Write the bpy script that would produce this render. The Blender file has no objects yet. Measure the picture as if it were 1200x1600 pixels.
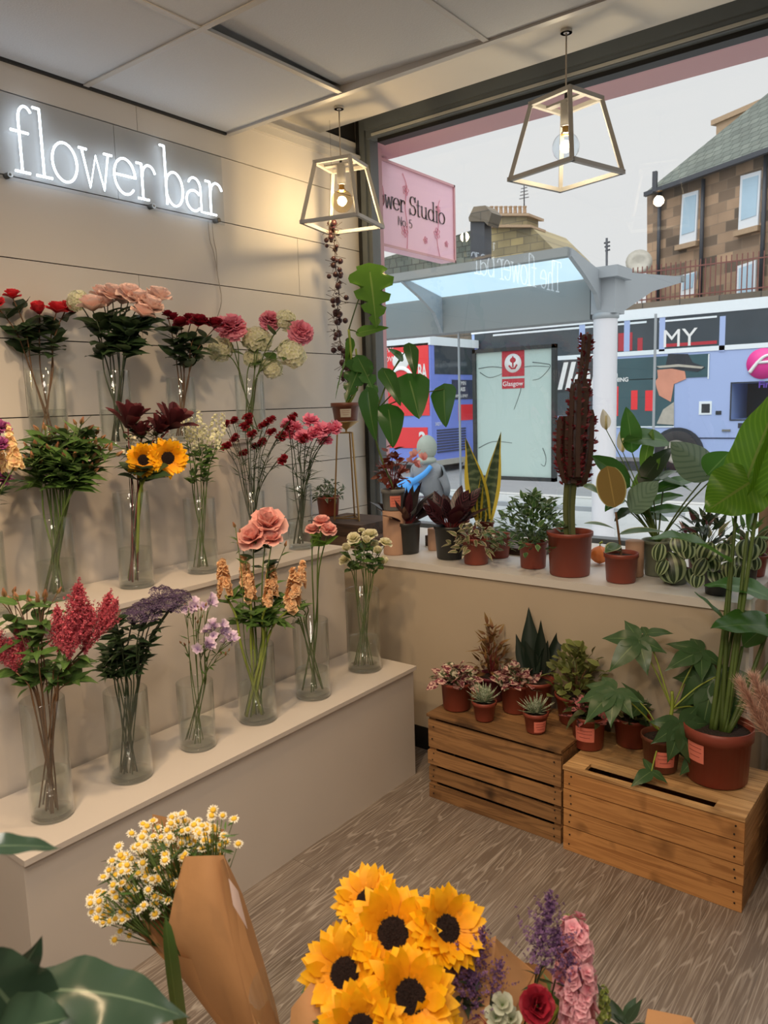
import bpy, math, random
from mathutils import Vector as V, Matrix, Quaternion
random.seed(7)
RND = random.random
def U(a, b): return a + (b - a) * RND()
SC = bpy.context.scene
COL = SC.collection

# ---------------------------------------------------------------- camera
F_PX = 1196.64
RIGHT = V((0.79300705, 0.60852447, -0.0289446))
DOWN = V((0.06279238, -0.12890249, -0.98966725))
FWD = V((-0.60596776, 0.78299561, -0.14043129))
EYE = V((0, 0, 1.5))
cam_d = bpy.data.cameras.new('camera')
cam = bpy.data.objects.new('camera', cam_d)
COL.objects.link(cam)
up_, back_ = -DOWN, -FWD
cam.matrix_world = Matrix(((RIGHT.x, up_.x, back_.x, EYE.x), (RIGHT.y, up_.y, back_.y, EYE.y),
                           (RIGHT.z, up_.z, back_.z, EYE.z), (0, 0, 0, 1)))
cam_d.sensor_fit = 'VERTICAL'
cam_d.sensor_height = 36
cam_d.lens = 36 * F_PX / 1600
cam_d.clip_start = 0.05
cam_d.clip_end = 300
cam_d.dof.use_dof = True
cam_d.dof.focus_distance = 3.0
cam_d.dof.aperture_fstop = 9
SC.camera = cam

# ---------------------------------------------------------------- world, lights, exposure
SC.view_settings.view_transform = 'Standard'
SC.view_settings.look = 'None'
SC.view_settings.gamma = 1
SC.view_settings.use_curve_mapping = False
SC.view_settings.exposure = 0.0
SC.cycles.max_bounces = 10
SC.cycles.diffuse_bounces = 4
SC.cycles.glossy_bounces = 4
SC.cycles.transmission_bounces = 8
SC.cycles.transparent_max_bounces = 32
SC.cycles.sample_clamp_indirect = 4
SC.cycles.caustics_reflective = False
SC.cycles.caustics_refractive = False
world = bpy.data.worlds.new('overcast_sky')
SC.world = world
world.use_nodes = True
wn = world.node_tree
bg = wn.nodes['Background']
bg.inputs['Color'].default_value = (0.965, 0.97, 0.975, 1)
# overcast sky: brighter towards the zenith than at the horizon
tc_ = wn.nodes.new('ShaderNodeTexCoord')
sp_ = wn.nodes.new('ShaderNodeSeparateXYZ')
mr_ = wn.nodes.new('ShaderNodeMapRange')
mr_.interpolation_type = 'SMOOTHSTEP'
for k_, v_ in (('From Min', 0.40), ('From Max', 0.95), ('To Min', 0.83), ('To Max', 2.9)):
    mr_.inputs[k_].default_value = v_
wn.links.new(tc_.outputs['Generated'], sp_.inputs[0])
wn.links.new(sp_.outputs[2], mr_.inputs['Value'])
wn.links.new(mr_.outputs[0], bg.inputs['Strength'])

def light(name, kind, loc, energy, color, target=None, **kw):
    d = bpy.data.lights.new(name, kind)
    d.energy = energy
    d.color = color
    for k, v in kw.items():
        setattr(d, k, v)
    o = bpy.data.objects.new(name, d)
    COL.objects.link(o)
    o.location = loc
    if target is not None:
        o.rotation_euler = (V(target) - V(loc)).to_track_quat('-Z', 'Y').to_euler()
    return o

WARM = (1.0, 0.70, 0.40)
NEUT = (1.0, 0.91, 0.80)
# added broad sun lamp from behind the shop, brightens the street side opposite
light('street_fill_sun', 'SUN', (0, -20, 40), 1.1, (1.0, 0.98, 0.96), (-4, 14, 0), angle=1.6)
# recessed warm downlights of the shop ceiling
for i, (x, y, e, tx, ty, tz) in enumerate([(-1.45, 0.55, 70, -2.0, 0.75, 0.6), (-1.3, 1.35, 44, -2.2, 1.6, 0.7), (-0.3, 0.9, 26, -1.0, 2.5, 0.3),
                                           (0.9, 0.3, 26, 0.2, 1.2, 0.0), (-0.6, -0.5, 40, -0.9, 0.6, 0.6), (-1.6, 1.12, 6, -2.74, 2.3, 2.0)]):
    light('ceiling_downlight', 'SPOT', (x, y, 2.66), e, WARM, (tx, ty, tz), spot_size=1.9, spot_blend=0.8, shadow_soft_size=0.05)
light('ceiling_fill_light', 'AREA', (0.5, -0.7, 2.68), 22, NEUT, (0.5, -0.7, 0), size=0.6)  # unseen area lamps added below the ceiling as neutral room fill
light('ceiling_fill_light', 'AREA', (-0.75, 0.1, 2.68), 20, NEUT, (-0.75, 0.1, 0), size=0.6)

# ---------------------------------------------------------------- pixel -> place helpers
def ray(u, v):
    return RIGHT * (u - 600) + DOWN * (v - 800) + FWD * F_PX
def at_z(u, v, z):
    d = ray(u, v)
    return EYE + d * ((z - EYE.z) / d.z)
def at_x(u, v, x):
    d = ray(u, v)
    return EYE + d * (x / d.x)
def at_y(u, v, y):
    d = ray(u, v)
    return EYE + d * (y / d.y)
def at_d(u, v, D):
    return EYE + ray(u, v) * (D / F_PX)
def at_pl(u, v, o, n):
    d = ray(u, v)
    return EYE + d * ((o - EYE).dot(n) / d.dot(n))
def dep(p):
    return (V(p) - EYE).dot(FWD)
def mpp(p):
    return dep(p) / F_PX
def z_at(x, y, v):
    # height on the upright through (x, y) that lands on picture row v
    lo, hi = -1.0, 6.0
    for _ in range(40):
        m = (lo + hi) / 2
        q = V((x, y, m)) - EYE
        pv = 800 + F_PX * q.dot(DOWN) / q.dot(FWD)
        if pv > v: lo = m
        else: hi = m
    return lo

# ---------------------------------------------------------------- materials
MATS = {}
def nmat(name):
    m = bpy.data.materials.new(name)
    m.use_nodes = True
    nt = m.node_tree
    nt.nodes.clear()
    out = nt.nodes.new('ShaderNodeOutputMaterial')
    MATS[name] = m
    return m, nt, out
def N(nt, t, **kw):
    n = nt.nodes.new('ShaderNode' + t)
    for k, v in kw.items():
        if k.startswith('i_'):
            n.inputs[k[2:].replace('_', ' ')].default_value = v
        else:
            setattr(n, k, v)
    return n
def L(nt, a, b): nt.links.new(a, b)
def c4(c): return (c[0], c[1], c[2], 1)
def S(r, g, b):
    f = lambda c: (c / 255 / 12.92) if c / 255 <= 0.04045 else ((c / 255 + 0.055) / 1.055) ** 2.4
    return (f(r), f(g), f(b))
def mathn(nt, op, a, b=None, clamp=False):
    n = N(nt, 'Math', operation=op, use_clamp=clamp)
    for i, x in enumerate((a, b)):
        if x is None: continue
        if isinstance(x, (int, float)): n.inputs[i].default_value = x
        else: L(nt, x, n.inputs[i])
    return n.outputs[0]
def mixc(nt, fac, a, b, mode='MIX'):
    n = N(nt, 'MixRGB', blend_type=mode)
    for i, x in enumerate((fac, a, b)):
        if isinstance(x, (int, float)): n.inputs[i].default_value = x
        elif isinstance(x, tuple): n.inputs[i].default_value = c4(x)
        else: L(nt, x, n.inputs[i])
    return n.outputs[0]
def plain(name, col, rough=0.6, metal=0.0, var=0.12, scale=14, bump=0.0, spec=0.5, emit=None, es=0.0):
    m, nt, out = nmat(name)
    b = N(nt, 'BsdfPrincipled')
    b.inputs['Roughness'].default_value = rough
    b.inputs['Metallic'].default_value = metal
    b.inputs['Specular IOR Level'].default_value = spec
    if var:
        tc = N(nt, 'TexCoord')
        nz = N(nt, 'TexNoise', i_Scale=scale, i_Detail=5.0)
        L(nt, tc.outputs['Object'], nz.inputs['Vector'])
        f = mathn(nt, 'MULTIPLY_ADD', nz.outputs['Fac'], var * 2)
        f.node.inputs[2].default_value = 1 - var
        mx = N(nt, 'VectorMath', operation='SCALE')
        mx.inputs[0].default_value = col
        L(nt, f, mx.inputs['Scale'])
        L(nt, mx.outputs[0], b.inputs['Base Color'])
        if bump:
            bp = N(nt, 'Bump', i_Strength=bump, i_Distance=0.01)
            L(nt, nz.outputs['Fac'], bp.inputs['Height'])
            L(nt, bp.outputs[0], b.inputs['Normal'])
    else:
        b.inputs['Base Color'].default_value = c4(col)
    if emit:
        b.inputs['Emission Color'].default_value = c4(emit)
        b.inputs['Emission Strength'].default_value = es
    L(nt, b.outputs[0], out.inputs[0])
    return m
def leafmat(name, col, rib=None, edge=None, back=None, pat=None, pcol=None, rough=0.42, trans=0.3, var=0.35, ew=0.09, pscale=1.0, tip=None):
    """Leaf or petal: UV x runs across (0.5 is the midrib), UV y from base to tip; layer 'rnd' holds one random number per leaf."""
    m, nt, out = nmat(name)
    uv = N(nt, 'UVMap', uv_map='uv')
    rn = N(nt, 'UVMap', uv_map='rnd')
    sx = N(nt, 'SeparateXYZ'); L(nt, uv.outputs[0], sx.inputs[0])
    sr = N(nt, 'SeparateXYZ'); L(nt, rn.outputs[0], sr.inputs[0])
    a = mathn(nt, 'ABSOLUTE', mathn(nt, 'SUBTRACT', sx.outputs[0], 0.5))
    t = sx.outputs[1]
    c = col
    if tip: c = mixc(nt, t, col, tip)
    if pat == 'lateral':      # side veins running out from the midrib
        w = mathn(nt, 'SINE', mathn(nt, 'MULTIPLY', mathn(nt, 'SUBTRACT', t, mathn(nt, 'MULTIPLY', a, 0.55)), 60.0 * pscale))
        c = mixc(nt, mathn(nt, 'MULTIPLY', mathn(nt, 'SUBTRACT', w, 0.2), 1.6, True), c, pcol)
    elif pat == 'stripe':     # lengthwise bands that spread from the base
        w = mathn(nt, 'SINE', mathn(nt, 'MULTIPLY', a, 44.0 * pscale))
        c = mixc(nt, mathn(nt, 'MULTIPLY', mathn(nt, 'ADD', w, 0.35), 1.8, True), c, pcol)
    elif pat == 'spots':
        tc = N(nt, 'TexCoord')
        nz = N(nt, 'TexNoise', i_Scale=95.0 * pscale, i_Detail=2.0)
        L(nt, tc.outputs['Object'], nz.inputs['Vector'])
        c = mixc(nt, mathn(nt, 'MULTIPLY', mathn(nt, 'SUBTRACT', nz.outputs['Fac'], 0.47), 14.0, True), c, pcol)
    elif pat == 'cross':      # mottled cross banding
        tc = N(nt, 'TexCoord')
        nz = N(nt, 'TexNoise', i_Scale=30.0, i_Detail=3.0)
        L(nt, tc.outputs['Object'], nz.inputs['Vector'])
        w = mathn(nt, 'SINE', mathn(nt, 'ADD', mathn(nt, 'MULTIPLY', t, 70.0 * pscale), mathn(nt, 'MULTIPLY', nz.outputs['Fac'], 9.0)))
        c = mixc(nt, mathn(nt, 'MULTIPLY', mathn(nt, 'ADD', w, 0.1), 0.8, True), c, pcol)
    if rib:
        r = mathn(nt, 'LESS_THAN', a, 0.022)
        c = mixc(nt, mathn(nt, 'MULTIPLY', r, 0.8), c, rib)
    if edge:
        e = mathn(nt, 'GREATER_THAN', a, 0.5 - ew)
        c = mixc(nt, e, c, edge)
    if back:
        g = N(nt, 'NewGeometry')
        c = mixc(nt, g.outputs['Backfacing'], c, back)
    k = mathn(nt, 'MULTIPLY_ADD', sr.outputs[0], 2 * var); k.node.inputs[2].default_value = 1 - var
    mx = N(nt, 'VectorMath', operation='SCALE')
    if isinstance(c, tuple): mx.inputs[0].default_value = c
    else: L(nt, c, mx.inputs[0])
    L(nt, k, mx.inputs['Scale'])
    b = N(nt, 'BsdfPrincipled', i_Roughness=rough)
    L(nt, mx.outputs[0], b.inputs['Base Color'])
    tr = N(nt, 'BsdfTranslucent')
    L(nt, mx.outputs[0], tr.inputs['Color'])
    ms = N(nt, 'MixShader', i_Fac=trans)
    L(nt, b.outputs[0], ms.inputs[1]); L(nt, tr.outputs[0], ms.inputs[2])
    L(nt, ms.outputs[0], out.inputs[0])
    return m
def thin_glass(name, tint, ior=1.45, rough=0.0, gl=(1, 1, 1), edge=None):
    m, nt, out = nmat(name)
    t = N(nt, 'BsdfTransparent'); t.inputs[0].default_value = c4(tint)
    g = N(nt, 'BsdfGlossy', i_Roughness=rough); g.inputs[0].default_value = c4(gl)
    ge = N(nt, 'NewGeometry')
    dt = N(nt, 'VectorMath', operation='DOT_PRODUCT')
    L(nt, ge.outputs['Incoming'], dt.inputs[0]); L(nt, ge.outputs['Normal'], dt.inputs[1])
    k = mathn(nt, 'POWER', mathn(nt, 'SUBTRACT', 1.0, mathn(nt, 'ABSOLUTE', dt.outputs['Value'])), 5.0)
    if edge:          # light crosses more glass where the wall turns away
        k2 = mathn(nt, 'POWER', mathn(nt, 'SUBTRACT', 1.0, mathn(nt, 'ABSOLUTE', dt.outputs['Value'])), 2.6)
        L(nt, mixc(nt, k2, tint, edge), t.inputs[0])
    f0 = ((ior - 1) / (ior + 1)) ** 2
    f = mathn(nt, 'MULTIPLY_ADD', k, 1 - f0, True); f.node.inputs[2].default_value = f0
    ms = N(nt, 'MixShader')
    L(nt, f, ms.inputs[0]); L(nt, t.outputs[0], ms.inputs[1]); L(nt, g.outputs[0], ms.inputs[2])
    L(nt, ms.outputs[0], out.inputs[0])
    return m
def emis(name, col, s):
    m, nt, out = nmat(name)
    e = N(nt, 'Emission', i_Strength=s); e.inputs[0].default_value = c4(col)
    L(nt, e.outputs[0], out.inputs[0])
    return m

# ---------------------------------------------------------------- mesh builder
def basis(d, n):
    d = d.normalized()
    s = d.cross(n)
    if s.length < 1e-5:
        s = d.cross(V((0.31, 0.77, 0.55)))
    s.normalize()
    return d, s, s.cross(d).normalized()
PROF = {
    'ovate': lambda t: math.sin(math.pi * min(1, max(0, t)) ** 0.72) ** 0.85 if 0 < t < 1 else 0.0,
    'ellipse': lambda t: math.sqrt(max(0, 1 - (2 * t - 1) ** 2)),
    'lance': lambda t: (math.sin(math.pi * t ** 0.65) ** 1.25 if 0 < t < 1 else 0.0),
    'strap': lambda t: min(1, 0.5 + t * 4) * (1 - t ** 5) ** 0.6,
    'sword': lambda t: (0.55 + 0.45 * math.sin(math.pi * min(1, t * 1.1 + 0.1))) * (1 - t ** 4),
    'spike': lambda t: (1 - t) ** 0.8,
    'heart': lambda t: (min(1, (t / 0.22)) ** 0.5) * (max(0, 1 - t) ** 0.75) * 1.25 if t < 1 else 0,
    'petal': lambda t: (0.35 + 0.75 * math.sin(min(1.0, t * 1.02) * 2.05)) * (1 if t < 0.85 else math.sqrt(max(0.05, 1 - ((t - 0.85) / 0.16) ** 2))),
    'ray': lambda t: (0.42 + 0.62 * math.sin(math.pi * t * 0.85)) * (1 if t < 0.55 else max(0, (1 - t) / 0.45) ** 0.62),
    'fan': lambda t: 0.15 + 0.85 * t ** 0.8,
    'obov': lambda t: (math.sin(math.pi * t ** 1.5) ** 0.8 if 0 < t < 1 else 0.0) + (0.08 if t < 0.5 else 0),
}
class MB:
    def __init__(s):
        s.v = []; s.f = []; s.uv = []; s.rn = []; s.mi = []; s.m = 0
    def add(s, vs, fs, uvs=None, r=None):
        o = len(s.v)
        s.v.extend(vs)
        s.uv.extend(uvs if uvs else [(0.3, 0.5)] * len(vs))
        r = RND() if r is None else r
        s.rn.extend([r] * len(vs))
        for f in fs:
            s.f.append(tuple(i + o for i in f))
            s.mi.append(s.m)
    def leafc(s, p0, p1, p2, n, W, prof='ovate', fold=0.1, cup=0.0, wave=0.0, seg=7, ac=2, lobe=0.0, notch=0, r=None, wf=3.0):
        pf = PROF[prof]
        vs, uvs, fs = [], [], []
        ph = U(0, 6.28)
        Ltot = (p1 - p0).length + (p2 - p1).length
        for i in range(seg + 1):
            t = i / seg
            c = p0 * ((1 - t) ** 2) + p1 * (2 * t * (1 - t)) + p2 * (t * t)
            T = (p1 - p0) * (1 - t) + (p2 - p1) * t
            if T.length < 1e-9: T = p2 - p0
            T, sd, nn = basis(T, n)
            w = W * 0.5 * pf(t)
            for j in range(-ac, ac + 1):
                a = j / ac
                ww = w
                if notch and abs(a) >= 0.7: ww = w * (1 - (0.62 if abs(a) == 1 else 0.4) * (1 if (i + (a > 0)) % 4 == 3 else 0) * min(1, t * 4))
                q = c + sd * (a * ww) + nn * (fold * abs(a) * w + cup * a * a * w)
                if lobe: q = q - T * (lobe * abs(a) ** 1.5 * W * max(0, 1 - t * 2.2))
                if wave: q = q + nn * (wave * W * abs(a) * math.sin(ph + wf * 6.28 * t + (1.3 if a > 0 else 0)))
                vs.append(q); uvs.append((0.5 + 0.5 * a, t))
        k = 2 * ac + 1
        for i in range(seg):
            for j in range(k - 1):
                a = i * k + j
                fs.append((a, a + 1, a + k + 1, a + k))
        s.add(vs, fs, uvs, r)
    def leaf(s, p, d, n, Ln, W, prof='ovate', droop=0.15, **kw):
        d, sd, nn = basis(d, n)
        s.leafc(p, p + d * (Ln * 0.5), p + d * (Ln * (1 - abs(droop) * 0.3)) - nn * (droop * Ln), nn, W, prof, **kw)
    def tube(s, pts, r0, r1=None, n=6, cap=True, r=None):
        r1 = r0 if r1 is None else r1
        vs, fs, uvs = [], [], []
        m = len(pts)
        ref = V((0.13, 0.21, 0.97))
        for i, p in enumerate(pts):
            T = pts[min(i + 1, m - 1)] - pts[max(i - 1, 0)]
            if T.length < 1e-9: T = V((0, 0, 1))
            T, a, b = basis(T, ref if abs(T.normalized().dot(ref)) < 0.95 else V((1, 0, 0)))
            t = i / (m - 1)
            rr = r0 + (r1 - r0) * t
            for k in range(n):
                an = 2 * math.pi * k / n
                vs.append(p + a * (rr * math.cos(an)) + b * (rr * math.sin(an))); uvs.append((k / n, t))
        for i in range(m - 1):
            for k in range(n):
                fs.append((i * n + k, i * n + (k + 1) % n, (i + 1) * n + (k + 1) % n, (i + 1) * n + k))
        if cap:
            fs.append(tuple(range(n - 1, -1, -1)))
            fs.append(tuple((m - 1) * n + k for k in range(n)))
        s.add(vs, fs, uvs, r)
    def lathe(s, prof, c=V((0, 0, 0)), n=24, ax=None, closed=False):
        q = V((0, 0, 1)).rotation_difference(ax) if ax is not None else None
        vs, fs, uvs = [], [], []
        m = len(prof)
        for i, (r, z) in enumerate(prof):
            for k in range(n):
                a = 2 * math.pi * k / n
                p = V((r * math.cos(a), r * math.sin(a), z))
                if q: p = q @ p
                vs.append(c + p); uvs.append((k / n, i / max(1, m - 1)))
        for i in range(m - 1):
            for k in range(n):
                fs.append((i * n + k, i * n + (k + 1) % n, (i + 1) * n + (k + 1) % n, (i + 1) * n + k))
        s.add(vs, fs, uvs)
    def ball(s, c, r, n=8, m=5, sq=(1, 1, 1)):
        vs, fs = [], []
        for i in range(m + 1):
            ph = math.pi * i / m
            for k in range(n):
                a = 2 * math.pi * k / n
                vs.append(c + V((r * sq[0] * math.sin(ph) * math.cos(a), r * sq[1] * math.sin(ph) * math.sin(a), r * sq[2] * math.cos(ph))))
        for i in range(m):
            for k in range(n):
                fs.append((i * n + k, (i + 1) * n + k, (i + 1) * n + (k + 1) % n, i * n + (k + 1) % n))
        s.add(vs, fs)
    def box(s, x0, y0, z0, x1, y1, z1, M=None):
        vs = [V((x, y, z)) for z in (z0, z1) for y in (y0, y1) for x in (x0, x1)]
        if M is not None: vs = [M @ v for v in vs]
        s.add(vs, [(0, 2, 3, 1), (4, 5, 7, 6), (0, 1, 5, 4), (2, 6, 7, 3), (0, 4, 6, 2), (1, 3, 7, 5)],
              [(v.x, v.y + v.z) for v in vs])
    def bar(s, a, b, w, h=None, up=V((0, 0, 1))):
        h = w if h is None else h
        T, sd, nn = basis(b - a, up)
        vs = [p + sd * (i * w / 2) + nn * (j * h / 2) for p in (a, b) for i, j in ((-1, -1), (1, -1), (1, 1), (-1, 1))]
        s.add(vs, [(3, 2, 1, 0), (4, 5, 6, 7), (0, 1, 5, 4), (1, 2, 6, 5), (2, 3, 7, 6), (3, 0, 4, 7)])
    def floret(s, c, n, r, k=4, w=0.8, lift=0.25, r_=None):
        n, a, b = basis(n, V((0.2, 0.5, 0.83)))
        ph = U(0, 6.28)
        vs, fs, uvs = [], [], []
        for i in range(k):
            an = ph + 6.283 * i / k
            d = a * math.cos(an) + b * math.sin(an)
            e = n.cross(d)
            o = len(vs)
            vs += [c, c + d * (r * 0.6) + e * (r * w * 0.45) + n * (r * lift), c + d * r + n * (r * lift * U(0.2, 1.4)), c + d * (r * 0.6) - e * (r * w * 0.45) + n * (r * lift)]
            uvs += [(0.5, 0), (0.9, 0.6), (0.5, 1), (0.1, 0.6)]
            fs.append((o, o + 1, o + 2, o + 3))
        s.add(vs, fs, uvs, r_)
    def prism(s, poly, th, M=None):
        """poly: [(x, z)] outline in the x-z plane, extruded th along +y"""
        k = len(poly)
        vs = [V((x, 0, z)) for x, z in poly] + [V((x, th, z)) for x, z in poly]
        if M is not None: vs = [M @ v for v in vs]
        fs = [tuple(range(k)), tuple(range(2 * k - 1, k - 1, -1))] + [(i, i + k, (i + 1) % k + k, (i + 1) % k) for i in range(k)]
        s.add(vs, fs, [(v.x, v.z) for v in vs])
    def mesh(s, name, mats, off=None, smooth=True):
        me = bpy.data.meshes.new(name)
        vv = [v - off for v in s.v] if off is not None else s.v
        me.from_pydata([tuple(v) for v in vv], [], s.f)
        mats = mats if isinstance(mats, (list, tuple)) else [mats]
        for m in mats: me.materials.append(MATS[m] if isinstance(m, str) else m)
        nl = len(me.loops)
        idx = [0] * nl
        me.loops.foreach_get('vertex_index', idx)
        for nm, src in (('uv', s.uv), ('rnd', [(r, r) for r in s.rn])):
            l = me.uv_layers.new(name=nm)
            fl = [0.0] * (2 * nl)
            for i, vi in enumerate(idx):
                fl[2 * i], fl[2 * i + 1] = src[vi]
            l.data.foreach_set('uv', fl)
        if len(mats) > 1: me.polygons.foreach_set('material_index', s.mi)
        if smooth: me.polygons.foreach_set('use_smooth', [True] * len(me.polygons))
        me.update()
        return me

def put(name, me, parent=None, loc=None, label=None):
    o = bpy.data.objects.new(name, me)
    COL.objects.link(o)
    if parent is not None: o.parent = parent
    if loc is not None: o.location = loc
    if label: o['label'] = label
    return o
def wpos(o):
    p = V((0, 0, 0))
    while o is not None:
        p = p + o.location
        o = o.parent
    return p
def part(name, mb, mats, parent, smooth=True, label=None):
    """mb holds world coordinates; the part is stored relative to its (unrotated) parent"""
    return put(name, mb.mesh(name, mats, wpos(parent), smooth), parent, None, label)
def solo(name, mb, mats, label, cat, base=None, group=None, smooth=True):
    base = V(base) if base is not None else V((0, 0, 0))
    o = put(name, mb.mesh(name, mats, base, smooth), None, base)
    return tag(o, label, cat, group)
def tag(o, label, cat, group=None):
    o['label'] = label
    o['category'] = cat
    if group: o['group'] = group
    return o
def thing(name, label, cat, loc=(0, 0, 0), group=None):
    o = bpy.data.objects.new(name, None)
    o.empty_display_size = 0.05
    COL.objects.link(o)
    o.location = V(loc)
    return tag(o, label, cat, group)
def struct(name, mb, mats, smooth=False):
    o = put(name, mb.mesh(name, mats, None, smooth))
    o['kind'] = 'structure'
    return o
def text_mesh(name, txt, size, mat, origin, right, upv, ext=0.002, align='LEFT', shear=0.0, bold=0.0, sx=1.0):
    c = bpy.data.curves.new(name, 'FONT')
    c.body = txt; c.size = size; c.extrude = ext; c.align_x = align; c.shear = shear; c.offset = bold
    o = bpy.data.objects.new(name, c)
    COL.objects.link(o)
    bpy.context.view_layer.update()
    me = bpy.data.meshes.new_from_object(o.evaluated_get(bpy.context.evaluated_depsgraph_get()))
    bpy.data.objects.remove(o); bpy.data.curves.remove(c)
    me.name = name
    r, u = right.normalized(), upv.normalized()
    n = r.cross(u)
    for v in me.vertices:
        v.co = origin + r * (v.co.x * sx) + u * v.co.y + n * v.co.z
    me.materials.clear(); me.materials.append(MATS[mat])
    return me
def text(name, txt, size, mat, origin, right, upv, parent, **kw):
    me = text_mesh(name, txt, size, mat, origin - wpos(parent), right, upv, **kw)
    return put(name, me, parent)
def cat_pts(P, k=4):
    """smooth polyline through P"""
    out = []
    for i in range(len(P) - 1):
        p0, p1, p2, p3 = P[max(i - 1, 0)], P[i], P[i + 1], P[min(i + 2, len(P) - 1)]
        for j in range(k):
            t = j / k
            out.append(0.5 * ((2 * p1) + (p2 - p0) * t + (2 * p0 - 5 * p1 + 4 * p2 - p3) * t * t + (3 * p1 - p0 - 3 * p2 + p3) * t ** 3))
    out.append(P[-1])
    return out
def cyl(r, h, b=0.0):
    return [(0, 0), (r - b, 0), (r, b), (r, h - b), (r - b, h), (0, h)]
def rdir(zlo=-1, zhi=1):
    z = U(zlo, zhi); a = U(0, 6.283); r = math.sqrt(max(0, 1 - z * z))
    return V((r * math.cos(a), r * math.sin(a), z))
Z = V((0, 0, 1))
ORD = 'first second third fourth fifth sixth seventh eighth ninth tenth eleventh twelfth thirteenth fourteenth fifteenth sixteenth seventeenth eighteenth nineteenth twentieth'.split()
# ---------------------------------------------------------------- materials of the room
plain('wall_paint', (0.62, 0.59, 0.555), 0.55, var=0.04, scale=3)
plain('white_paint', (0.66, 0.64, 0.61), 0.5, var=0.03, scale=5)
plain('plinth_paint', (0.62, 0.565, 0.515), 0.42, var=0.05, scale=4)
plain('bench_paint', (0.50, 0.42, 0.32), 0.45, var=0.05, scale=4)
plain('ceiling_tile', (0.62, 0.64, 0.665), 0.9, var=0.05, scale=160, bump=0.12)
plain('ceiling_trim', (0.55, 0.53, 0.50), 0.45, var=0.03)
plain('soffit_paint', (0.60, 0.56, 0.49), 0.5, var=0.08, scale=3)
plain('frame_grey', S(96, 103, 108), 0.4, var=0.08, scale=8)
plain('frame_dark', S(24, 24, 24), 0.5, var=0.1)
plain('frame_light', S(178, 178, 172), 0.4, var=0.05)
plain('pink_paint', S(206, 160, 166), 0.55, var=0.04, scale=2)
plain('dark_gap', S(20, 18, 17), 0.9, var=0)
def floor_mat():
    m, nt, out = nmat('plank_floor')
    tc = N(nt, 'TexCoord')
    mp = N(nt, 'Mapping'); mp.inputs['Rotation'].default_value = (0, 0, math.radians(90))
    L(nt, tc.outputs['Object'], mp.inputs['Vector'])
    br = N(nt, 'TexBrick', offset=0.37, offset_frequency=2, squash=1.0)
    br.inputs['Scale'].default_value = 1.0
    br.inputs['Mortar Size'].default_value = 0.0011
    br.inputs['Brick Width'].default_value = 1.22
    br.inputs['Row Height'].default_value = 0.18
    br.inputs['Color1'].default_value = (0.0, 0.0, 0.0, 1); br.inputs['Color2'].default_value = (1, 1, 1, 1)
    br.inputs['Mortar'].default_value = (0.5, 0.5, 0.5, 1)
    L(nt, mp.outputs[0], br.inputs['Vector'])
    # grain: long distorted rings running with the boards
    m2 = N(nt, 'Mapping'); m2.inputs['Scale'].default_value = (8.5, 0.75, 1)
    L(nt, tc.outputs['Object'], m2.inputs['Vector'])
    off = N(nt, 'VectorMath', operation='MULTIPLY_ADD')
    L(nt, br.outputs['Color'], off.inputs[0]); off.inputs[1].default_value = (3.7, 9.1, 0)
    L(nt, m2.outputs[0], off.inputs[2])
    n0 = N(nt, 'TexNoise', i_Scale=1.0, i_Detail=2.5, i_Roughness=0.45)
    L(nt, off.outputs[0], n0.inputs['Vector'])
    ring = mathn(nt, 'SINE', mathn(nt, 'MULTIPLY', n0.outputs['Fac'], 150.0))
    ringl = mathn(nt, 'MULTIPLY', mathn(nt, 'SUBTRACT', ring, 0.80), 5.0, True)
    m3 = N(nt, 'Mapping'); m3.inputs['Scale'].default_value = (210, 7, 1)
    L(nt, tc.outputs['Object'], m3.inputs['Vector'])
    n1 = N(nt, 'TexNoise', i_Scale=1.0, i_Detail=4.0)
    L(nt, m3.outputs[0], n1.inputs['Vector'])
    base = mixc(nt, n0.outputs['Fac'], S(58, 45, 37), S(136, 124, 114))
    base = mixc(nt, mathn(nt, 'MULTIPLY', br.outputs['Color'], 0.35), base, S(152, 138, 126))
    base = mixc(nt, mathn(nt, 'MULTIPLY', mathn(nt, 'SUBTRACT', n1.outputs['Fac'], 0.47), 2.4, True), base, S(184, 175, 166))
    base = mixc(nt, mathn(nt, 'MULTIPLY', ringl, 0.45), base, S(188, 180, 172))
    base = mixc(nt, mathn(nt, 'MULTIPLY', br.outputs['Fac'], 0.6), base, S(72, 62, 54))
    b = N(nt, 'BsdfPrincipled', i_Roughness=0.36)
    L(nt, base, b.inputs['Base Color'])
    bp = N(nt, 'Bump', i_Strength=0.12, i_Distance=0.004)
    L(nt, n1.outputs['Fac'], bp.inputs['Height']); L(nt, bp.outputs[0], b.inputs['Normal'])
    L(nt, b.outputs[0], out.inputs[0])
floor_mat()
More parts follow.
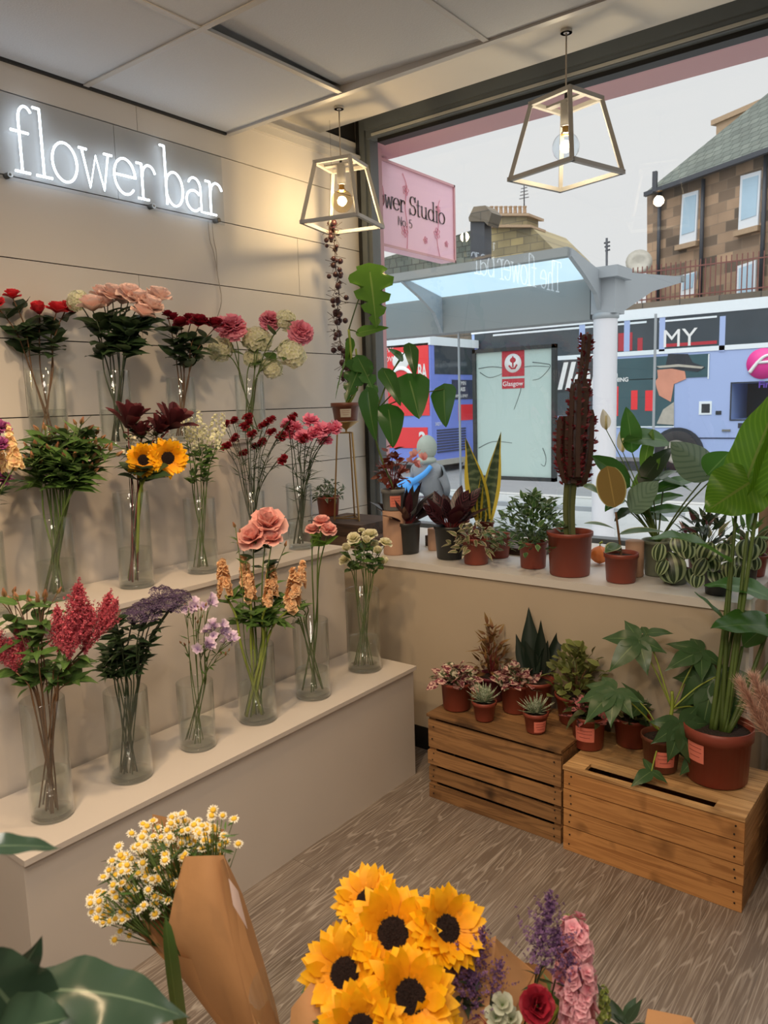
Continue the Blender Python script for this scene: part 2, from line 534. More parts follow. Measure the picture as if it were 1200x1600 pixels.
def wood_mat(name, dark, light, axis=0, sc=1.0, rough=0.6, knots=True):
    m, nt, out = nmat(name)
    tc = N(nt, 'TexCoord')
    oi = N(nt, 'ObjectInfo')
    mp = N(nt, 'Mapping')
    s = [34 * sc] * 3; s[axis] = 2.0 * sc
    mp.inputs['Scale'].default_value = s
    L(nt, tc.outputs['Object'], mp.inputs['Vector'])
    ad = N(nt, 'VectorMath', operation='ADD')
    L(nt, mp.outputs[0], ad.inputs[0])
    cv = N(nt, 'CombineXYZ')
    for i in range(3): L(nt, mathn(nt, 'MULTIPLY', oi.outputs['Random'], 37.0 + 11 * i), cv.inputs[i])
    L(nt, cv.outputs[0], ad.inputs[1])
    n = N(nt, 'TexNoise', i_Scale=1.0, i_Detail=6.0, i_Distortion=0.8)
    L(nt, ad.outputs[0], n.inputs['Vector'])
    w = mathn(nt, 'SINE', mathn(nt, 'MULTIPLY', n.outputs['Fac'], 30.0))
    f = mathn(nt, 'ADD', mathn(nt, 'MULTIPLY', w, 0.22), n.outputs['Fac'], True)
    c = mixc(nt, f, dark, light)
    k = mathn(nt, 'MULTIPLY_ADD', oi.outputs['Random'], 0.5); k.node.inputs[2].default_value = 0.75
    if knots:
        n3 = N(nt, 'TexNoise', i_Scale=9.0, i_Detail=2.0)
        ad2 = N(nt, 'VectorMath', operation='ADD'); L(nt, tc.outputs['Object'], ad2.inputs[0]); L(nt, cv.outputs[0], ad2.inputs[1])
        L(nt, ad2.outputs[0], n3.inputs['Vector'])
        c = mixc(nt, mathn(nt, 'MULTIPLY', mathn(nt, 'SUBTRACT', n3.outputs['Fac'], 0.60), 5.0, True), c, tuple(x * 0.45 for x in dark))
    mx = N(nt, 'VectorMath', operation='SCALE'); L(nt, c, mx.inputs[0]); L(nt, k, mx.inputs['Scale'])
    b = N(nt, 'BsdfPrincipled', i_Roughness=rough)
    L(nt, mx.outputs[0], b.inputs['Base Color'])
    bp = N(nt, 'Bump', i_Strength=0.25, i_Distance=0.004)
    L(nt, n.outputs['Fac'], bp.inputs['Height']); L(nt, bp.outputs[0], b.inputs['Normal'])
    L(nt, b.outputs[0], out.inputs[0])
wood_mat('crate_wood_brown', S(98, 68, 42), S(168, 126, 82))
wood_mat('crate_wood_orange', S(146, 96, 52), S(204, 150, 92))
wood_mat('crate_wood_pale', S(140, 102, 62), S(206, 168, 118))
wood_mat('crate_wood_end', S(120, 84, 48), S(192, 148, 100), axis=1)
wood_mat('dark_wood', S(52, 36, 28), S(98, 74, 58))
wood_mat('pale_wood', S(150, 122, 92), S(196, 168, 134), axis=2)

# ---------------------------------------------------------------- the room
XW, XR, YB = -2.74, 2.4, -2.6         # left wall, right wall, back wall
YG = 3.45                             # window glass
ZC, ZS = 2.71, 2.87                   # tile ceiling, plaster soffit at the window
f = MB(); f.box(XW - 0.1, YB - 0.1, -0.08, XR + 0.1, 3.36, 0.0)
struct('floor', f, 'plank_floor')
w = MB()
w.box(XW - 0.12, YB, 0, XW - 0.012, 3.42, 3.1); w.m = 1
rows = [0.087 + 0.28 * k for k in range(-1, 11)]
cuts = {2: [0.2, 1.0], 4: [0.9, 2.1], 5: [0.45, 1.9], 6: [0.7, 1.44, 2.6], 7: [1.0, 1.955], 8: [0.3, 1.1, 2.9], 9: [0.6, 1.889]}
for k, z in enumerate(rows):
    ys = [YB] + cuts.get(k, [0.4 + 0.37 * (k % 3), 2.0 + 0.3 * (k % 2)]) + [3.40]
    for a, b in zip(ys, ys[1:]):
        w.box(XW - 0.012, a + 0.0012, max(0, z + 0.002), XW, b - 0.0012, min(z + 0.278, 2.86))
struct('wall_left', w, ['dark_gap', 'wall_paint'])
w = MB()
w.box(XR, YB, 0, XR + 0.1, 3.42, 3.1)
struct('wall_right', w, 'wall_paint')
w = MB(); w.box(XW - 0.1, YB - 0.1, 0, XR + 0.1, YB, 3.1)
struct('wall_back', w, 'wall_paint')
# low wall and door-side wall that close the shop front beside and under the window
w = MB()
w.box(XW - 0.12, 3.36, -0.1, XR + 0.1, 3.46, 0.80)
w.box(1.2, 3.36, 0.80, XR + 0.1, 3.46, 3.3)
w.box(XW - 0.5, 3.40, -0.4, XW + 0.02, 3.52, 3.4)
w.box(XW - 0.5, 3.37, 3.06, XR + 0.1, 3.52, 3.4)
struct('wall_front', w, 'wall_paint')
# tile ceiling: tiles with a T-bar grid, one tile lifted at a corner
c = MB()
xs = [XW, -2.06, -1.405, -0.75, -0.10, 0.55, 1.2, 1.85, XR]
ys = [2.465, 1.775, 1.14, 0.50, -0.14, -0.78, -1.42, -2.06, YB]
for i in range(len(xs) - 1):
    for j in range(len(ys) - 1):
        x0, x1, y1, y0 = xs[i], xs[i + 1], ys[j], ys[j + 1]
        if i == 1 and j == 0:
            M = Matrix.Translation((x1, y1, ZC + 0.008)) @ Matrix.Rotation(math.radians(1.6), 4, 'Y') @ Matrix.Rotation(math.radians(-1.2), 4, 'X')
            c.box(x0 - x1 + 0.004, y0 - y1 + 0.004, 0, -0.004, -0.004, 0.015, M)
        else:
            c.box(x0 + 0.004, y0 + 0.004, ZC + 0.004, x1 - 0.004, y1 - 0.004, ZC + 0.02)
c.box(XW, YB, ZC + 0.05, XR, 2.465, ZC + 0.10)
struct('ceiling', c, 'ceiling_tile')
c = MB()
for x in xs[1:-1]: c.box(x - 0.011, YB, ZC - 0.001, x + 0.011, 2.465, ZC + 0.003)
for y in ys[1:-1]: c.box(XW, y - 0.011, ZC - 0.002, XR, y + 0.011, ZC + 0.0025)
struct('trim_1', c, 'ceiling_trim')
c = MB(); c.box(XW, 2.462, ZC - 0.004, XR, 2.478, ZC + 0.17); c.box(XW, 2.478, ZC + 0.012, XR, 2.515, ZC + 0.035); c.box(XW, 2.478, ZC - 0.004, XR, 2.49, ZC + 0.004)
struct('trim_2', c, 'ceiling_trim')
c = MB(); c.box(XW, YB, ZC - 0.006, XW + 0.012, 2.462, ZC + 0.004)
struct('trim_3', c, 'frame_dark')
c = MB(); c.box(XW - 0.1, 2.478, ZS, XR, 3.10, ZS + 0.06); c.box(XW - 0.1, 3.04, ZS + 0.06, XR + 0.1, 3.10, 3.15)
c.box(XW - 0.1, 3.08, 3.10, XR + 0.1, 3.52, 3.16)
struct('ceiling_soffit', c, 'soffit_paint')
c = MB()
c.box(XW, 2.515, 2.768, XW + 0.02, 3.38, 2.80); c.box(XW, 2.515, 2.80, XW + 0.035, 3.38, 2.815)
struct('trim_4', c, 'ceiling_trim')
# shop roof: keeps the sky off the ceiling void
c = MB(); c.box(XW - 0.6, YB - 0.2, 3.4, XR + 0.2, 3.60, 3.5)
struct('roof', c, 'frame_dark')

# ---------------------------------------------------------------- shop window
fr = MB()
fr.box(-2.72, 3.385, 0.80, -2.680, 3.48, 3.06); fr.box(-2.680, 3.40, 0.80, -2.655, 3.47, 3.06)
fr.box(-2.66, 3.36, 2.93, 1.2, 3.42, 3.06); fr.box(-2.66, 3.375, 2.89, 1.2, 3.44, 2.93)
fr.box(1.14, 3.40, 0.80, 1.2, 3.47, 3.06); fr.box(-2.66, 3.40, 0.80, 1.2, 3.47, 0.845)
fr.m = 1
fr.box(-2.62, 3.368, 2.895, 1.14, 3.376, 2.907); fr.box(-2.62, 3.352, 2.990, 1.14, 3.362, 3.000)
fr.m = 2
fr.box(-2.61, 3.41, 2.870, 1.14, 3.475, 2.891); fr.box(-2.735, 3.38, 0.80, -2.715, 3.46, 3.06)
window = struct('window_1', fr, ['frame_grey', 'frame_light', 'frame_dark'])
pane = MB(); pane.add([V((-2.66, YG, 0.82)), V((1.16, YG, 0.82)), V((1.16, YG, 2.90)), V((-2.66, YG, 2.90))], [(0, 1, 2, 3)])
thin_glass('window_glass', (0.97, 0.985, 0.98), 1.62)
part('pane', pane, 'window_glass', window)
c = MB(); c.box(XW - 0.6, 3.48, 2.905, XR, 3.775, 3.60); c.box(XW - 0.6, 3.50, -0.35, XW + 0.01, 3.60, 3.0)
struct('trim_5', c, 'pink_paint')
c = MB(); c.box(-0.665, 3.30, 0.85, -0.55, 3.38, 1.19)
solo('wooden_post', c, 'pale_wood', 'short tan wooden post standing at the end of the window bench', 'post', (-0.6, 3.34, 0.85), smooth=False)

# ---------------------------------------------------------------- stepped display stand and window bench
ZA, ZB, ZT = 0.458, 0.912, 1.37
XA, XB, XC = -1.712, -2.055, -2.40
Y0, Y1 = 0.812, 2.395
st = thing('stepped_display_stand', 'pale painted stepped stand of three deep tiers filled with vases along the wall', 'display stand', (-2.2, 1.6, 0))
for nm, x0, x1, z1, y1 in (('lower', XB, XA, ZA, Y1), ('middle', XC, XB, ZB, Y1), ('upper', XW + 0.004, XC, ZT, 2.21)):
    b = MB(); b.box(x0, Y0 - 0.02, 0, x1 - 0.012, y1 - 0.008, z1 - 0.016)
    t = part('tier', b, 'plinth_paint', st, False, nm + ' tier')
    b = MB(); b.box(x0, Y0 - 0.022, z1 - 0.0155, x1, y1, z1)
    part('top_board', b, 'plinth_paint', t, False)
YBN, ZN = 2.60, 0.830
bn = thing('window_bench', 'long beige window bench boxed in under the shop window', 'bench', (-1.6, 2.9, 0))
b = MB(); b.box(XW + 0.004, YBN, 0.0, -0.56, YBN + 0.02, ZN - 0.031); part('front_panel', b, 'bench_paint', bn, False)
b = MB(); b.box(XW + 0.004, YBN - 0.012, ZN - 0.03, -0.556, 3.355, ZN); part('top', b, 'white_paint', bn, False)
b = MB(); b.box(-0.585, YBN + 0.02, 0.0, -0.56, 3.35, ZN - 0.031); part('end_panel', b, 'bench_paint', bn, False)
b = MB(); b.box(-2.03, YBN - 0.006, 0.0, -1.55, YBN - 0.001, 0.10); part('vent', b, 'frame_dark', bn, False, 'dark vent strip at the floor')
b = MB(); b.box(-0.556, YBN - 0.03, 0, -0.53, YBN + 0.03, ZN + 0.02)
struct('trim_6', b, 'white_paint')
b = MB(); b.box(-0.53, 2.95, 0, 0.4, 3.0, 0.84)
struct('wall_niche', b, 'bench_paint')

# ---------------------------------------------------------------- wooden crates
def crate(label, x0, y0, x1, y1, h, rows_f, rows_t, mf, mt, me, slot=False, rot=0.0, gap=0.008, z0=0.0):
    o = thing('wooden_crate', label, 'crate', ((x0 + x1) / 2, (y0 + y1) / 2, z0), 'wooden crates along the window bench')
    th = 0.012
    inner = MB()
    for a in (x0 + th, x1 - th - 0.02):
        for c_ in (y0 + th, y1 - th - 0.02): inner.box(a, c_, z0 + 0.002, a + 0.02, c_ + 0.02, z0 + h - 0.013)
    part('corner_post', inner, me, o, False)
    tot = sum(rows_f); hh = (h - th) / tot
    z = z0
    for r in rows_f:
        m = MB(); m.box(x0 + U(0, .003), y0 + U(0, .003), z + 0.001, x1 - U(0, .003), y0 + th, z + r * hh - gap)
        part('front_slat', m, mf, o, False)
        m = MB(); m.box(x0 + U(0, .003), y1 - th, z + 0.001, x1 - U(0, .003), y1, z + r * hh - gap)
        part('back_slat', m, mf, o, False)
        z += r * hh
    ww = (y1 - y0) / sum(rows_t); y = y0
    for i, r in enumerate(rows_t):
        m = MB()
        ya, yb = y + (0.0 if i else -0.004), y + r * ww - 0.006
        if slot and i == 0:
            s0, s1 = x0 + 0.07, x1 - 0.09
            ym = ya + 0.016; yn = ya + 0.066
            m.box(x0, ya, z0 + h - th, x1, ym, z0 + h); m.box(x0, ym, z0 + h - th, s0, yn, z0 + h)
            m.box(s1, ym, z0 + h - th, x1, yn, z0 + h); m.box(x0, yn, z0 + h - th, x1, yb, z0 + h)
        else:
            m.box(x0, ya, z0 + h - th + U(0, .002), x1, yb, z0 + h - U(0, .002))
        part('top_slat', m, mt, o, False)
        y += r * ww
    for xa in (x0 + 0.001, x1 - th - 0.001):
        z = z0
        for k in range(3):
            m = MB(); m.box(xa, y0 + th + 0.001, z + 0.002, xa + th, y1 - th - 0.001, z + (h - th) / 3 - 0.004)
            part('end_board', m, me, o, False); z += (h - th) / 3
    nl = MB()
    for xx in (x0 + 0.025, x1 - 0.025):
        zz = z0
        for r in rows_f:
            for q in (0.3, 0.7):
                nl.lathe([(0.0, 0), (0.0028, 0), (0.0028, 0.002), (0, 0.002)], V((xx + U(-.004, .004), y0 - 0.0015, zz + r * hh * q)), 6, V((0, 1, 0)))
            zz += r * hh
    part('nail', nl, 'frame_dark', o, False)
    if rot: o.rotation_euler.z = rot
    return o
crate('brown slatted wooden crate with gaps between boards next to the stepped stand', -1.575, 2.262, -1.024, 2.575, 0.338, [1.0, 0.95, 0.95, 1.75], [1.15, 1, 1], 'crate_wood_brown', 'crate_wood_brown', 'crate_wood_brown', gap=0.013, rot=math.radians(-1.2))
crate('orange wooden crate of close-fitting boards with a long slot in its top', -1.010, 2.232, -0.448, 2.575, 0.298, [1.35, 1, 1.1, 1.05], [1.15, 0.8, 0.8, 0.8], 'crate_wood_orange', 'crate_wood_pale', 'crate_wood_end', slot=True, rot=math.radians(-1.0), gap=0.003)
crate('small pale wooden crate at the frame edge beside the slotted orange crate', -0.415, 2.40, 0.02, 2.66, 0.300, [1, 1, 1], [1, 1, 1], 'crate_wood_end', 'crate_wood_end', 'crate_wood_end')
# ---------------------------------------------------------------- lettering built from strokes
def el(cx, cy, rx, ry, a0, a1, n=18):
    return [(cx + rx * math.cos(math.radians(a0 + (a1 - a0) * i / n)), cy + ry * math.sin(math.radians(a0 + (a1 - a0) * i / n))) for i in range(n + 1)]
GL = {
    'f': (0.78, [[(.3, 0), (.3, 1.3)] + el(.56, 1.3, .26, .36, 180, 40), [(.05, 0), (.58, 0)], [(0, 1), (.62, 1)]]),
    'l': (0.62, [[(.3, 0), (.3, 1.7)], [(.06, 1.7), (.3, 1.7)], [(.02, 0), (.6, 0)]]),
    'o': (1.08, [el(.5, .5, .47, .51, 90, 450, 28)]),
    'w': (1.38, [[(.12, 1), (.38, 0), (.67, .88), (.95, 0), (1.2, 1)], [(0, 1), (.32, 1)], [(1.02, 1), (1.36, 1)]]),
    'e': (1.02, [[(.04, .54), (.93, .54)] + el(.5, .52, .46, .5, 0, 318, 24)]),
    'r': (0.84, [[(.25, 0), (.25, 1)], [(.02, 1), (.25, 1)], [(.02, 0), (.52, 0)], [(.25, .6)] + el(.58, .68, .3, .32, 160, 20)]),
    'b': (1.08, [[(.2, 0), (.2, 1.7)], [(0, 1.7), (.2, 1.7)], el(.58, .5, .4, .5, 160, -160, 24)]),
    'a': (1.02, [el(.42, .3, .36, .31, 40, 320, 22), [(.98, 0), (.78, 0), (.78, .68)] + el(.47, .68, .31, .32, 0, 150)]),
    'T': (1.3, [[(.6, 0), (.6, 1.7)], [(0, 1.42), (0, 1.7), (1.2, 1.7), (1.2, 1.42)], [(.33, 0), (.87, 0)]]),
    'h': (1.14, [[(.2, 0), (.2, 1.7)], [(0, 1.7), (.2, 1.7)], [(.0, 0), (.42, 0)], [(.2, .6)] + el(.53, .66, .32, .34, 170, 0) + [(.85, 0)], [(.64, 0), (1.06, 0)]]),
    'F': (1.15, [[(.22, 0), (.22, 1.6)], [(0, 1.6), (1.05, 1.6), (1.05, 1.2)], [(.22, .85), (.75, .85)], [(.75, 1.02), (.75, .66)], [(0, 0), (.5, 0)]]),
    'S': (1.0, [el(.48, 1.2, .36, .4, 40, 265, 16) + el(.46, .42, .42, .42, 80, -140, 16), [(.86, 1.58), (.84, 1.2)], [(.06, .02), (.06, .45)]]),
    't': (.66, [[(.28, 1.4), (.28, .18)] + el(.46, .18, .18, .18, 180, 300, 8), [(0, 1), (.56, 1)]]),
    'u': (1.16, [[(.0, 1), (.2, 1), (.2, .3)] + el(.5, .3, .3, .3, 180, 360, 12), [(.62, 1), (.84, 1), (.84, 0), (1.06, 0)]]),
    'd': (1.12, [[(.86, 0), (.86, 1.7)], [(.64, 1.7), (.86, 1.7)], [(.86, 0), (1.08, 0)], el(.47, .5, .42, .5, 20, 340, 24)]),
    'i': (.56, [[(.26, 0), (.26, 1)], [(.04, 1), (.26, 1)], [(.02, 0), (.5, 0)], el(.24, 1.38, .05, .05, 0, 360, 8)]),
    'N': (1.3, [[(.2, 0), (.2, 1.6)], [(.2, 1.6), (1.05, 0)], [(1.05, 0), (1.05, 1.6)]]),
    '5': (.9, [[(.75, 1.6), (.22, 1.6), (.18, .9)] + el(.42, .5, .4, .5, 125, -150, 16)]),
    '.': (.4, [el(.15, .06, .05, .05, 0, 360, 6)]), ' ': (.55, []),
}
def neon_word(word, y0, zb, xh, sx, x, parent):
    y = y0
    for ch in word:
        w_, st_ = GL[ch]
        if st_:
            m = MB()
            for s in st_:
                m.tube([V((x, y + px * xh * sx, zb + pz * xh)) for px, pz in s], 0.0043, n=8)
            part('letter', m, 'neon_white', parent)
        y += w_ * xh * sx
    return y
emis('neon_white', (0.80, 0.90, 1.0), 6.0)
plain('steel', S(150, 148, 144), 0.3, 1.0, 0.05)
plain('black_plastic', S(26, 27, 27), 0.45, var=0.1)
plain('cable_white', S(170, 160, 148), 0.5, var=0)
thin_glass('acrylic', (0.90, 0.92, 0.94), 1.2, 0.05)
ns = thing('neon_sign', 'white neon sign reading The flower bar on a clear panel fixed to the panelled wall', 'neon sign', (XW + 0.02, 1.6, 2.3))
b = MB(); b.box(XW + 0.018, 0.88, 2.306, XW + 0.024, 2.41, 2.600)
part('backing_panel', b, 'acrylic', ns, False)
xn = XW + 0.038
neon_word('The', 1.01, 2.338, 0.134, 0.80, xn, ns)
ye = neon_word('flower', 1.452, 2.338, 0.134, 0.765, xn, ns)
neon_word('bar', 2.072, 2.338, 0.134, 0.80, xn, ns)
for y in (0.95, 1.44, 2.03, 2.37):
    b = MB(); b.lathe(cyl(0.010, 0.032), V((XW + 0.001, y, 2.322)), 12, V((1, 0, 0))); part('standoff', b, 'steel', ns)
cb = MB()
for dy, e in ((0, 0.07), (0.02, 0.015)):
    pts = [at_x(325 + dy * 300, 345, XW + 0.012), at_x(328 + dy * 300, 375, XW + 0.010), at_x(334 + dy * 200, 395, XW + 0.008), at_x(340, 430, XW + 0.008), at_x(346, 470, XW + 0.008), at_x(336, 505, XW + 0.008)]
    cb.tube(cat_pts(pts, 4), 0.0018, n=5)
part('cable', cb, 'cable_white', ns)

# ---------------------------------------------------------------- pendant lamps
emis('filament', (1.0, 0.78, 0.45), 60.0)
plain('lamp_frame', S(178, 175, 170), 0.45, var=0.05)
plain('brass', S(176, 140, 80), 0.35, 1.0, 0.08)
thin_glass('bulb_glass_amber', (0.93, 0.84, 0.66), 1.5)
thin_glass('bulb_glass_clear', (0.90, 0.94, 0.97), 1.5)
def pendant(label, c, zb, zt, s, st_, ang, glass):
    o = thing('pendant_lamp', label, 'pendant lamp', (c[0], c[1], ZS - 0.0), 'lantern frame pendant lamps by the window')
    def cor(side, z): return [V((c[0], c[1], z)) + Matrix.Rotation(ang, 3, 'Z') @ V((a * side / 2, b_ * side / 2, 0)) for a, b_ in ((-1, -1), (1, -1), (1, 1), (-1, 1))]
    B, T = cor(s, zb), cor(st_, zt)
    t = 0.016
    m = MB()
    for i in range(4):
        m.bar(B[i], B[(i + 1) % 4] + (B[(i + 1) % 4] - B[i]).normalized() * t * .5, t)
        m.bar(T[i], T[(i + 1) % 4] + (T[(i + 1) % 4] - T[i]).normalized() * t * .5, t)
        m.bar(B[i], T[i], t, t, (B[i] + T[i]) / 2 - V((c[0], c[1], (zb + zt) / 2)))
    m.bar((T[0] + T[3]) / 2, (T[1] + T[2]) / 2, 0.03, 0.008)
    part('lamp_frame', m, 'lamp_frame', o, False)
    m = MB(); m.tube([V((c[0], c[1], zt)), V((c[0], c[1], ZS))], 0.003); part('cord', m, 'cable_white', o)
    m = MB(); m.lathe([(0.006, zt), (0.006, zt + 0.035), (0, zt + 0.035)], V((c[0], c[1], 0)), 10)
    part('cord_grip', m, 'black_plastic', o)
    m = MB(); m.lathe(cyl(0.022, 0.012), V((c[0], c[1], ZS - 0.012)), 20)
    part('ceiling_rose', m, 'white_paint', o)
    m = MB(); m.lathe(cyl(0.021, 0.085, 0.002), V((c[0], c[1], zt - 0.09)), 20); part('socket', m, 'lamp_frame', o)
    zc = zt - 0.165
    m = MB(); m.lathe([(0.013, 0.074), (0.013, 0.058), (0.02, 0.046)], V((c[0], c[1], zc)), 16)
    bl = part('bulb', m, 'brass', o)
    m = MB(); prof = [(0.016, 0.058), (0.022, 0.043)] + [(0.052 * math.sin(math.radians(a)), 0.052 * math.cos(math.radians(a))) for a in range(28, 181, 8)]
    m.lathe(prof, V((c[0], c[1], zc)), 24); part('globe', m, glass, bl)
    m = MB()
    m.ball(V((c[0], c[1], zc - 0.002)), 0.0085, 8, 6, (1, 1, 2.3))
    part('filament', m, 'filament', bl)
    l = light('bulb_light', 'POINT', (c[0], c[1], zc - 0.001), 9 if glass == 'bulb_glass_amber' else 5, (1.0, 0.78, 0.50), shadow_soft_size=0.025)
pendant('pale frame pendant lamp with amber lit globe hanging before the panelled wall corner', (-2.44, 2.90), 2.345, 2.615, 0.285, 0.178, math.radians(14), 'bulb_glass_amber')
pendant('pale frame pendant lamp with clear globe hanging before the sky in the window', (-1.315, 2.905), 2.348, 2.618, 0.300, 0.185, math.radians(-15), 'bulb_glass_clear')

# ---------------------------------------------------------------- the street
plain('asphalt', S(118, 120, 122), 0.85, var=0.15, scale=3)
plain('paving', S(168, 168, 166), 0.8, var=0.12, scale=2)
plain('kerb', S(176, 174, 170), 0.8, var=0.1)
def br_mat(name, c1, c2, mort, sc, bw=0.5, rh=0.25, ms=0.02, var=0.5):
    m, nt, out = nmat(name)
    uv = N(nt, 'UVMap', uv_map='uv')
    b_ = N(nt, 'TexBrick', offset=0.5)
    b_.inputs['Scale'].default_value = sc; b_.inputs['Brick Width'].default_value = bw; b_.inputs['Row Height'].default_value = rh
    b_.inputs['Mortar Size'].default_value = ms; b_.inputs['Bias'].default_value = -0.1
    b_.inputs['Color1'].default_value = c4(c1); b_.inputs['Color2'].default_value = c4(c2); b_.inputs['Mortar'].default_value = c4(mort)
    L(nt, uv.outputs[0], b_.inputs['Vector'])
    n = N(nt, 'TexNoise', i_Scale=0.9, i_Detail=5.0)
    L(nt, uv.outputs[0], n.inputs['Vector'])
    k = mathn(nt, 'MULTIPLY_ADD', n.outputs['Fac'], var * 2); k.node.inputs[2].default_value = 1 - var
    mx = N(nt, 'VectorMath', operation='SCALE'); L(nt, b_.outputs['Color'], mx.inputs[0]); L(nt, k, mx.inputs['Scale'])
    p = N(nt, 'BsdfPrincipled', i_Roughness=0.85); L(nt, mx.outputs[0], p.inputs['Base Color']); L(nt, p.outputs[0], out.inputs[0])
br_mat('tenement_stone', S(182, 152, 124), S(84, 76, 68), S(142, 124, 106), 1.0, 0.72, 0.36, 0.012, 0.45)
br_mat('gable_stone', S(176, 160, 116), S(128, 120, 98), S(120, 112, 94), 1.0, 0.7, 0.35, 0.02, 0.5)
br_mat('slate_roof', S(104, 112, 104), S(84, 92, 86), S(60, 66, 62), 1.0, 0.4, 0.28, 0.02, 0.35)
br_mat('parapet_stone', S(128, 116, 100), S(96, 90, 80), S(80, 76, 70), 1.0, 1.2, 0.5, 0.02, 0.3)
g = MB(); g.box(-60, 3.60, -0.40, 30, 13.0, -0.30); struct('pavement', g, 'paving')
g = MB(); g.box(-60, 13.0, -0.50, 30, 13.25, -0.29); struct('kerb', g, 'kerb')
g = MB(); g.box(-60, 13.25, -0.60, 30, 26.0, -0.455); struct('road', g, 'asphalt')
g = MB(); g.box(-60, 26.0, -0.70, 40, 60.0, -0.46); struct('ground', g, 'asphalt')

# projecting shop sign
plain('sign_pink', S(236, 196, 214), 0.5, var=0.02, scale=2)
plain('sign_rose', S(232, 150, 176), 0.5, var=0.05)
plain('sign_ink', S(52, 44, 66), 0.5, var=0)
sg = thing('projecting_sign', 'pink shop sign reading Flower Studio No 5 projecting over the pavement outside', 'sign', (-2.83, 3.6, 2.4))
b = MB(); b.box(-2.90, 3.56, 2.41, -2.80, 4.455, 2.885); part('sign_box', b, 'sign_pink', sg, False)
rim = MB()
for z in (2.405, 2.878): rim.box(-2.797, 3.55, z, -2.790, 4.462, z + 0.014)
for y in (3.55, 4.45): rim.box(-2.797, y, 2.405, -2.790, y + 0.014, 2.892)
part('border', rim, 'pink_paint', sg, False)
def didone(word, y0, zb, xh, sx, thick, thin, mat, x=-2.7965):
    m = MB(); y = y0
    for ch in word:
        w_, st_ = GL[ch]
        for s in st_:
            for (a, c_), (d, e) in zip(s, s[1:]):
                A, B_ = V((x, y + a * xh * sx, zb + c_ * xh)), V((x, y + d * xh * sx, zb + e * xh))
                if (B_ - A).length < 1e-6: continue
                dr = (B_ - A).normalized()
                wd = thin + (thick - thin) * abs(dr.z) ** 1.5
                ex = dr * (wd * 0.3)
                nn = V((0, -dr.z, dr.y)) * (wd / 2)
                o = len(m.v); m.add([A - ex - nn, B_ + ex - nn, B_ + ex + nn, A - ex + nn], [(0, 1, 2, 3)])
        y += w_ * xh * sx
    part('lettering', m, mat, sg, False)
didone('Flower', 3.53, 2.628, 0.066, 0.935, 0.0125, 0.004, 'sign_ink')
didone('Studio', 3.955, 2.628, 0.066, 1.07, 0.0125, 0.004, 'sign_ink')
didone('No. 5', 3.832, 2.548, 0.030, 1.15, 0.006, 0.003, 'sign_ink')
fl = MB()
for (cy, cz, k) in ((3.66, 2.80, 1.0), (3.92, 2.76, 1.1), (3.90, 2.52, 1.2), (4.25, 2.56, 1.25), (4.27, 2.71, 0.8), (4.12, 2.50, 0.8), (4.36, 2.51, 0.7)):
    for i in range(5):
        a = i * 1.2566 + cy * 9
        pts = [V((-2.7968, cy + 0.030 * k * (math.cos(a) * (0.5 + 0.45 * math.cos(q)) - math.sin(a) * 0.32 * math.sin(q)), cz + 0.030 * k * (math.sin(a) * (0.5 + 0.45 * math.cos(q)) + math.cos(a) * 0.32 * math.sin(q)))) for q in [j * 0.6283 for j in range(11)]]
        fl.tube(pts, 0.0017, n=4)
for P in ([(3.92, 2.42), (3.93, 2.55), (3.91, 2.66), (3.93, 2.78), (3.89, 2.85)], [(4.28, 2.42), (4.25, 2.52), (4.27, 2.62), (4.27, 2.72), (4.29, 2.77)], [(3.66, 2.80), (3.70, 2.70), (3.68, 2.60)]):
    fl.tube(cat_pts([V((-2.7968, y, z)) for y, z in P], 4), 0.002, n=4)
part('floral_print', fl, 'sign_rose', sg)

# bus shelter
plain('shelter_grey', S(150, 158, 164), 0.45, var=0.04, scale=1)
plain('shelter_beam', S(132, 138, 138), 0.55, var=0.05, scale=1)
plain('shelter_post', S(214, 216, 222), 0.4, var=0.03, scale=1)
plain('shelter_black', S(40, 46, 48), 0.5, var=0.1)
def sheet_mat():
    m, nt, out = nmat('roof_glass')
    t = N(nt, 'BsdfTransparent'); t.inputs[0].default_value = (0.62, 0.80, 0.90, 1)
    d = N(nt, 'BsdfTranslucent'); d.inputs[0].default_value = (0.50, 0.70, 0.84, 1)
    ms = N(nt, 'MixShader', i_Fac=0.62)
    L(nt, t.outputs[0], ms.inputs[1]); L(nt, d.outputs[0], ms.inputs[2]); L(nt, ms.outputs[0], out.inputs[0])
sheet_mat()
thin_glass('shelter_glass', (0.93, 0.96, 0.96), 1.25)
plain('frosted_panel', S(176, 198, 194), 0.35, var=0.05, scale=1.3)
plain('crest_red', S(176, 44, 58), 0.6, var=0.08)
plain('print_white', S(228, 230, 230), 0.6, var=0.03)
plain('scratch_grey', S(92, 104, 104), 0.7, var=0.2)
YP = 9.3
sh = thing('bus_shelter', 'grey bus shelter with blue glass roof and white round post across the pavement', 'bus shelter', (-4.5, YP, -0.3))
pc = at_y(945, 600, YP)
m = MB(); m.lathe([(0.145, -0.3), (0.145, 2.44)], V((pc.x, YP, 0)), 24); part('post', m, 'shelter_post', sh)
m = MB(); m.lathe([(0.145, 2.44), (0.16, 2.45), (0.16, 2.50), (0.11, 2.52), (0.11, 2.56)], V((pc.x, YP, 0)), 20); part('post_collar', m, 'shelter_grey', sh)
xl = -14.0; xr = pc.x - 0.06
zl, zu = at_y(900, 502, YP).z, at_y(900, 439, YP).z
m = MB(); m.box(xl, YP - 0.05, zl, xr - 0.12, YP + 0.25, zu); part('roof_beam', m, 'shelter_beam', sh, False)
nf = at_x(887, 394, xr)
ff = at_x(1063, 436, pc.x + 0.1)
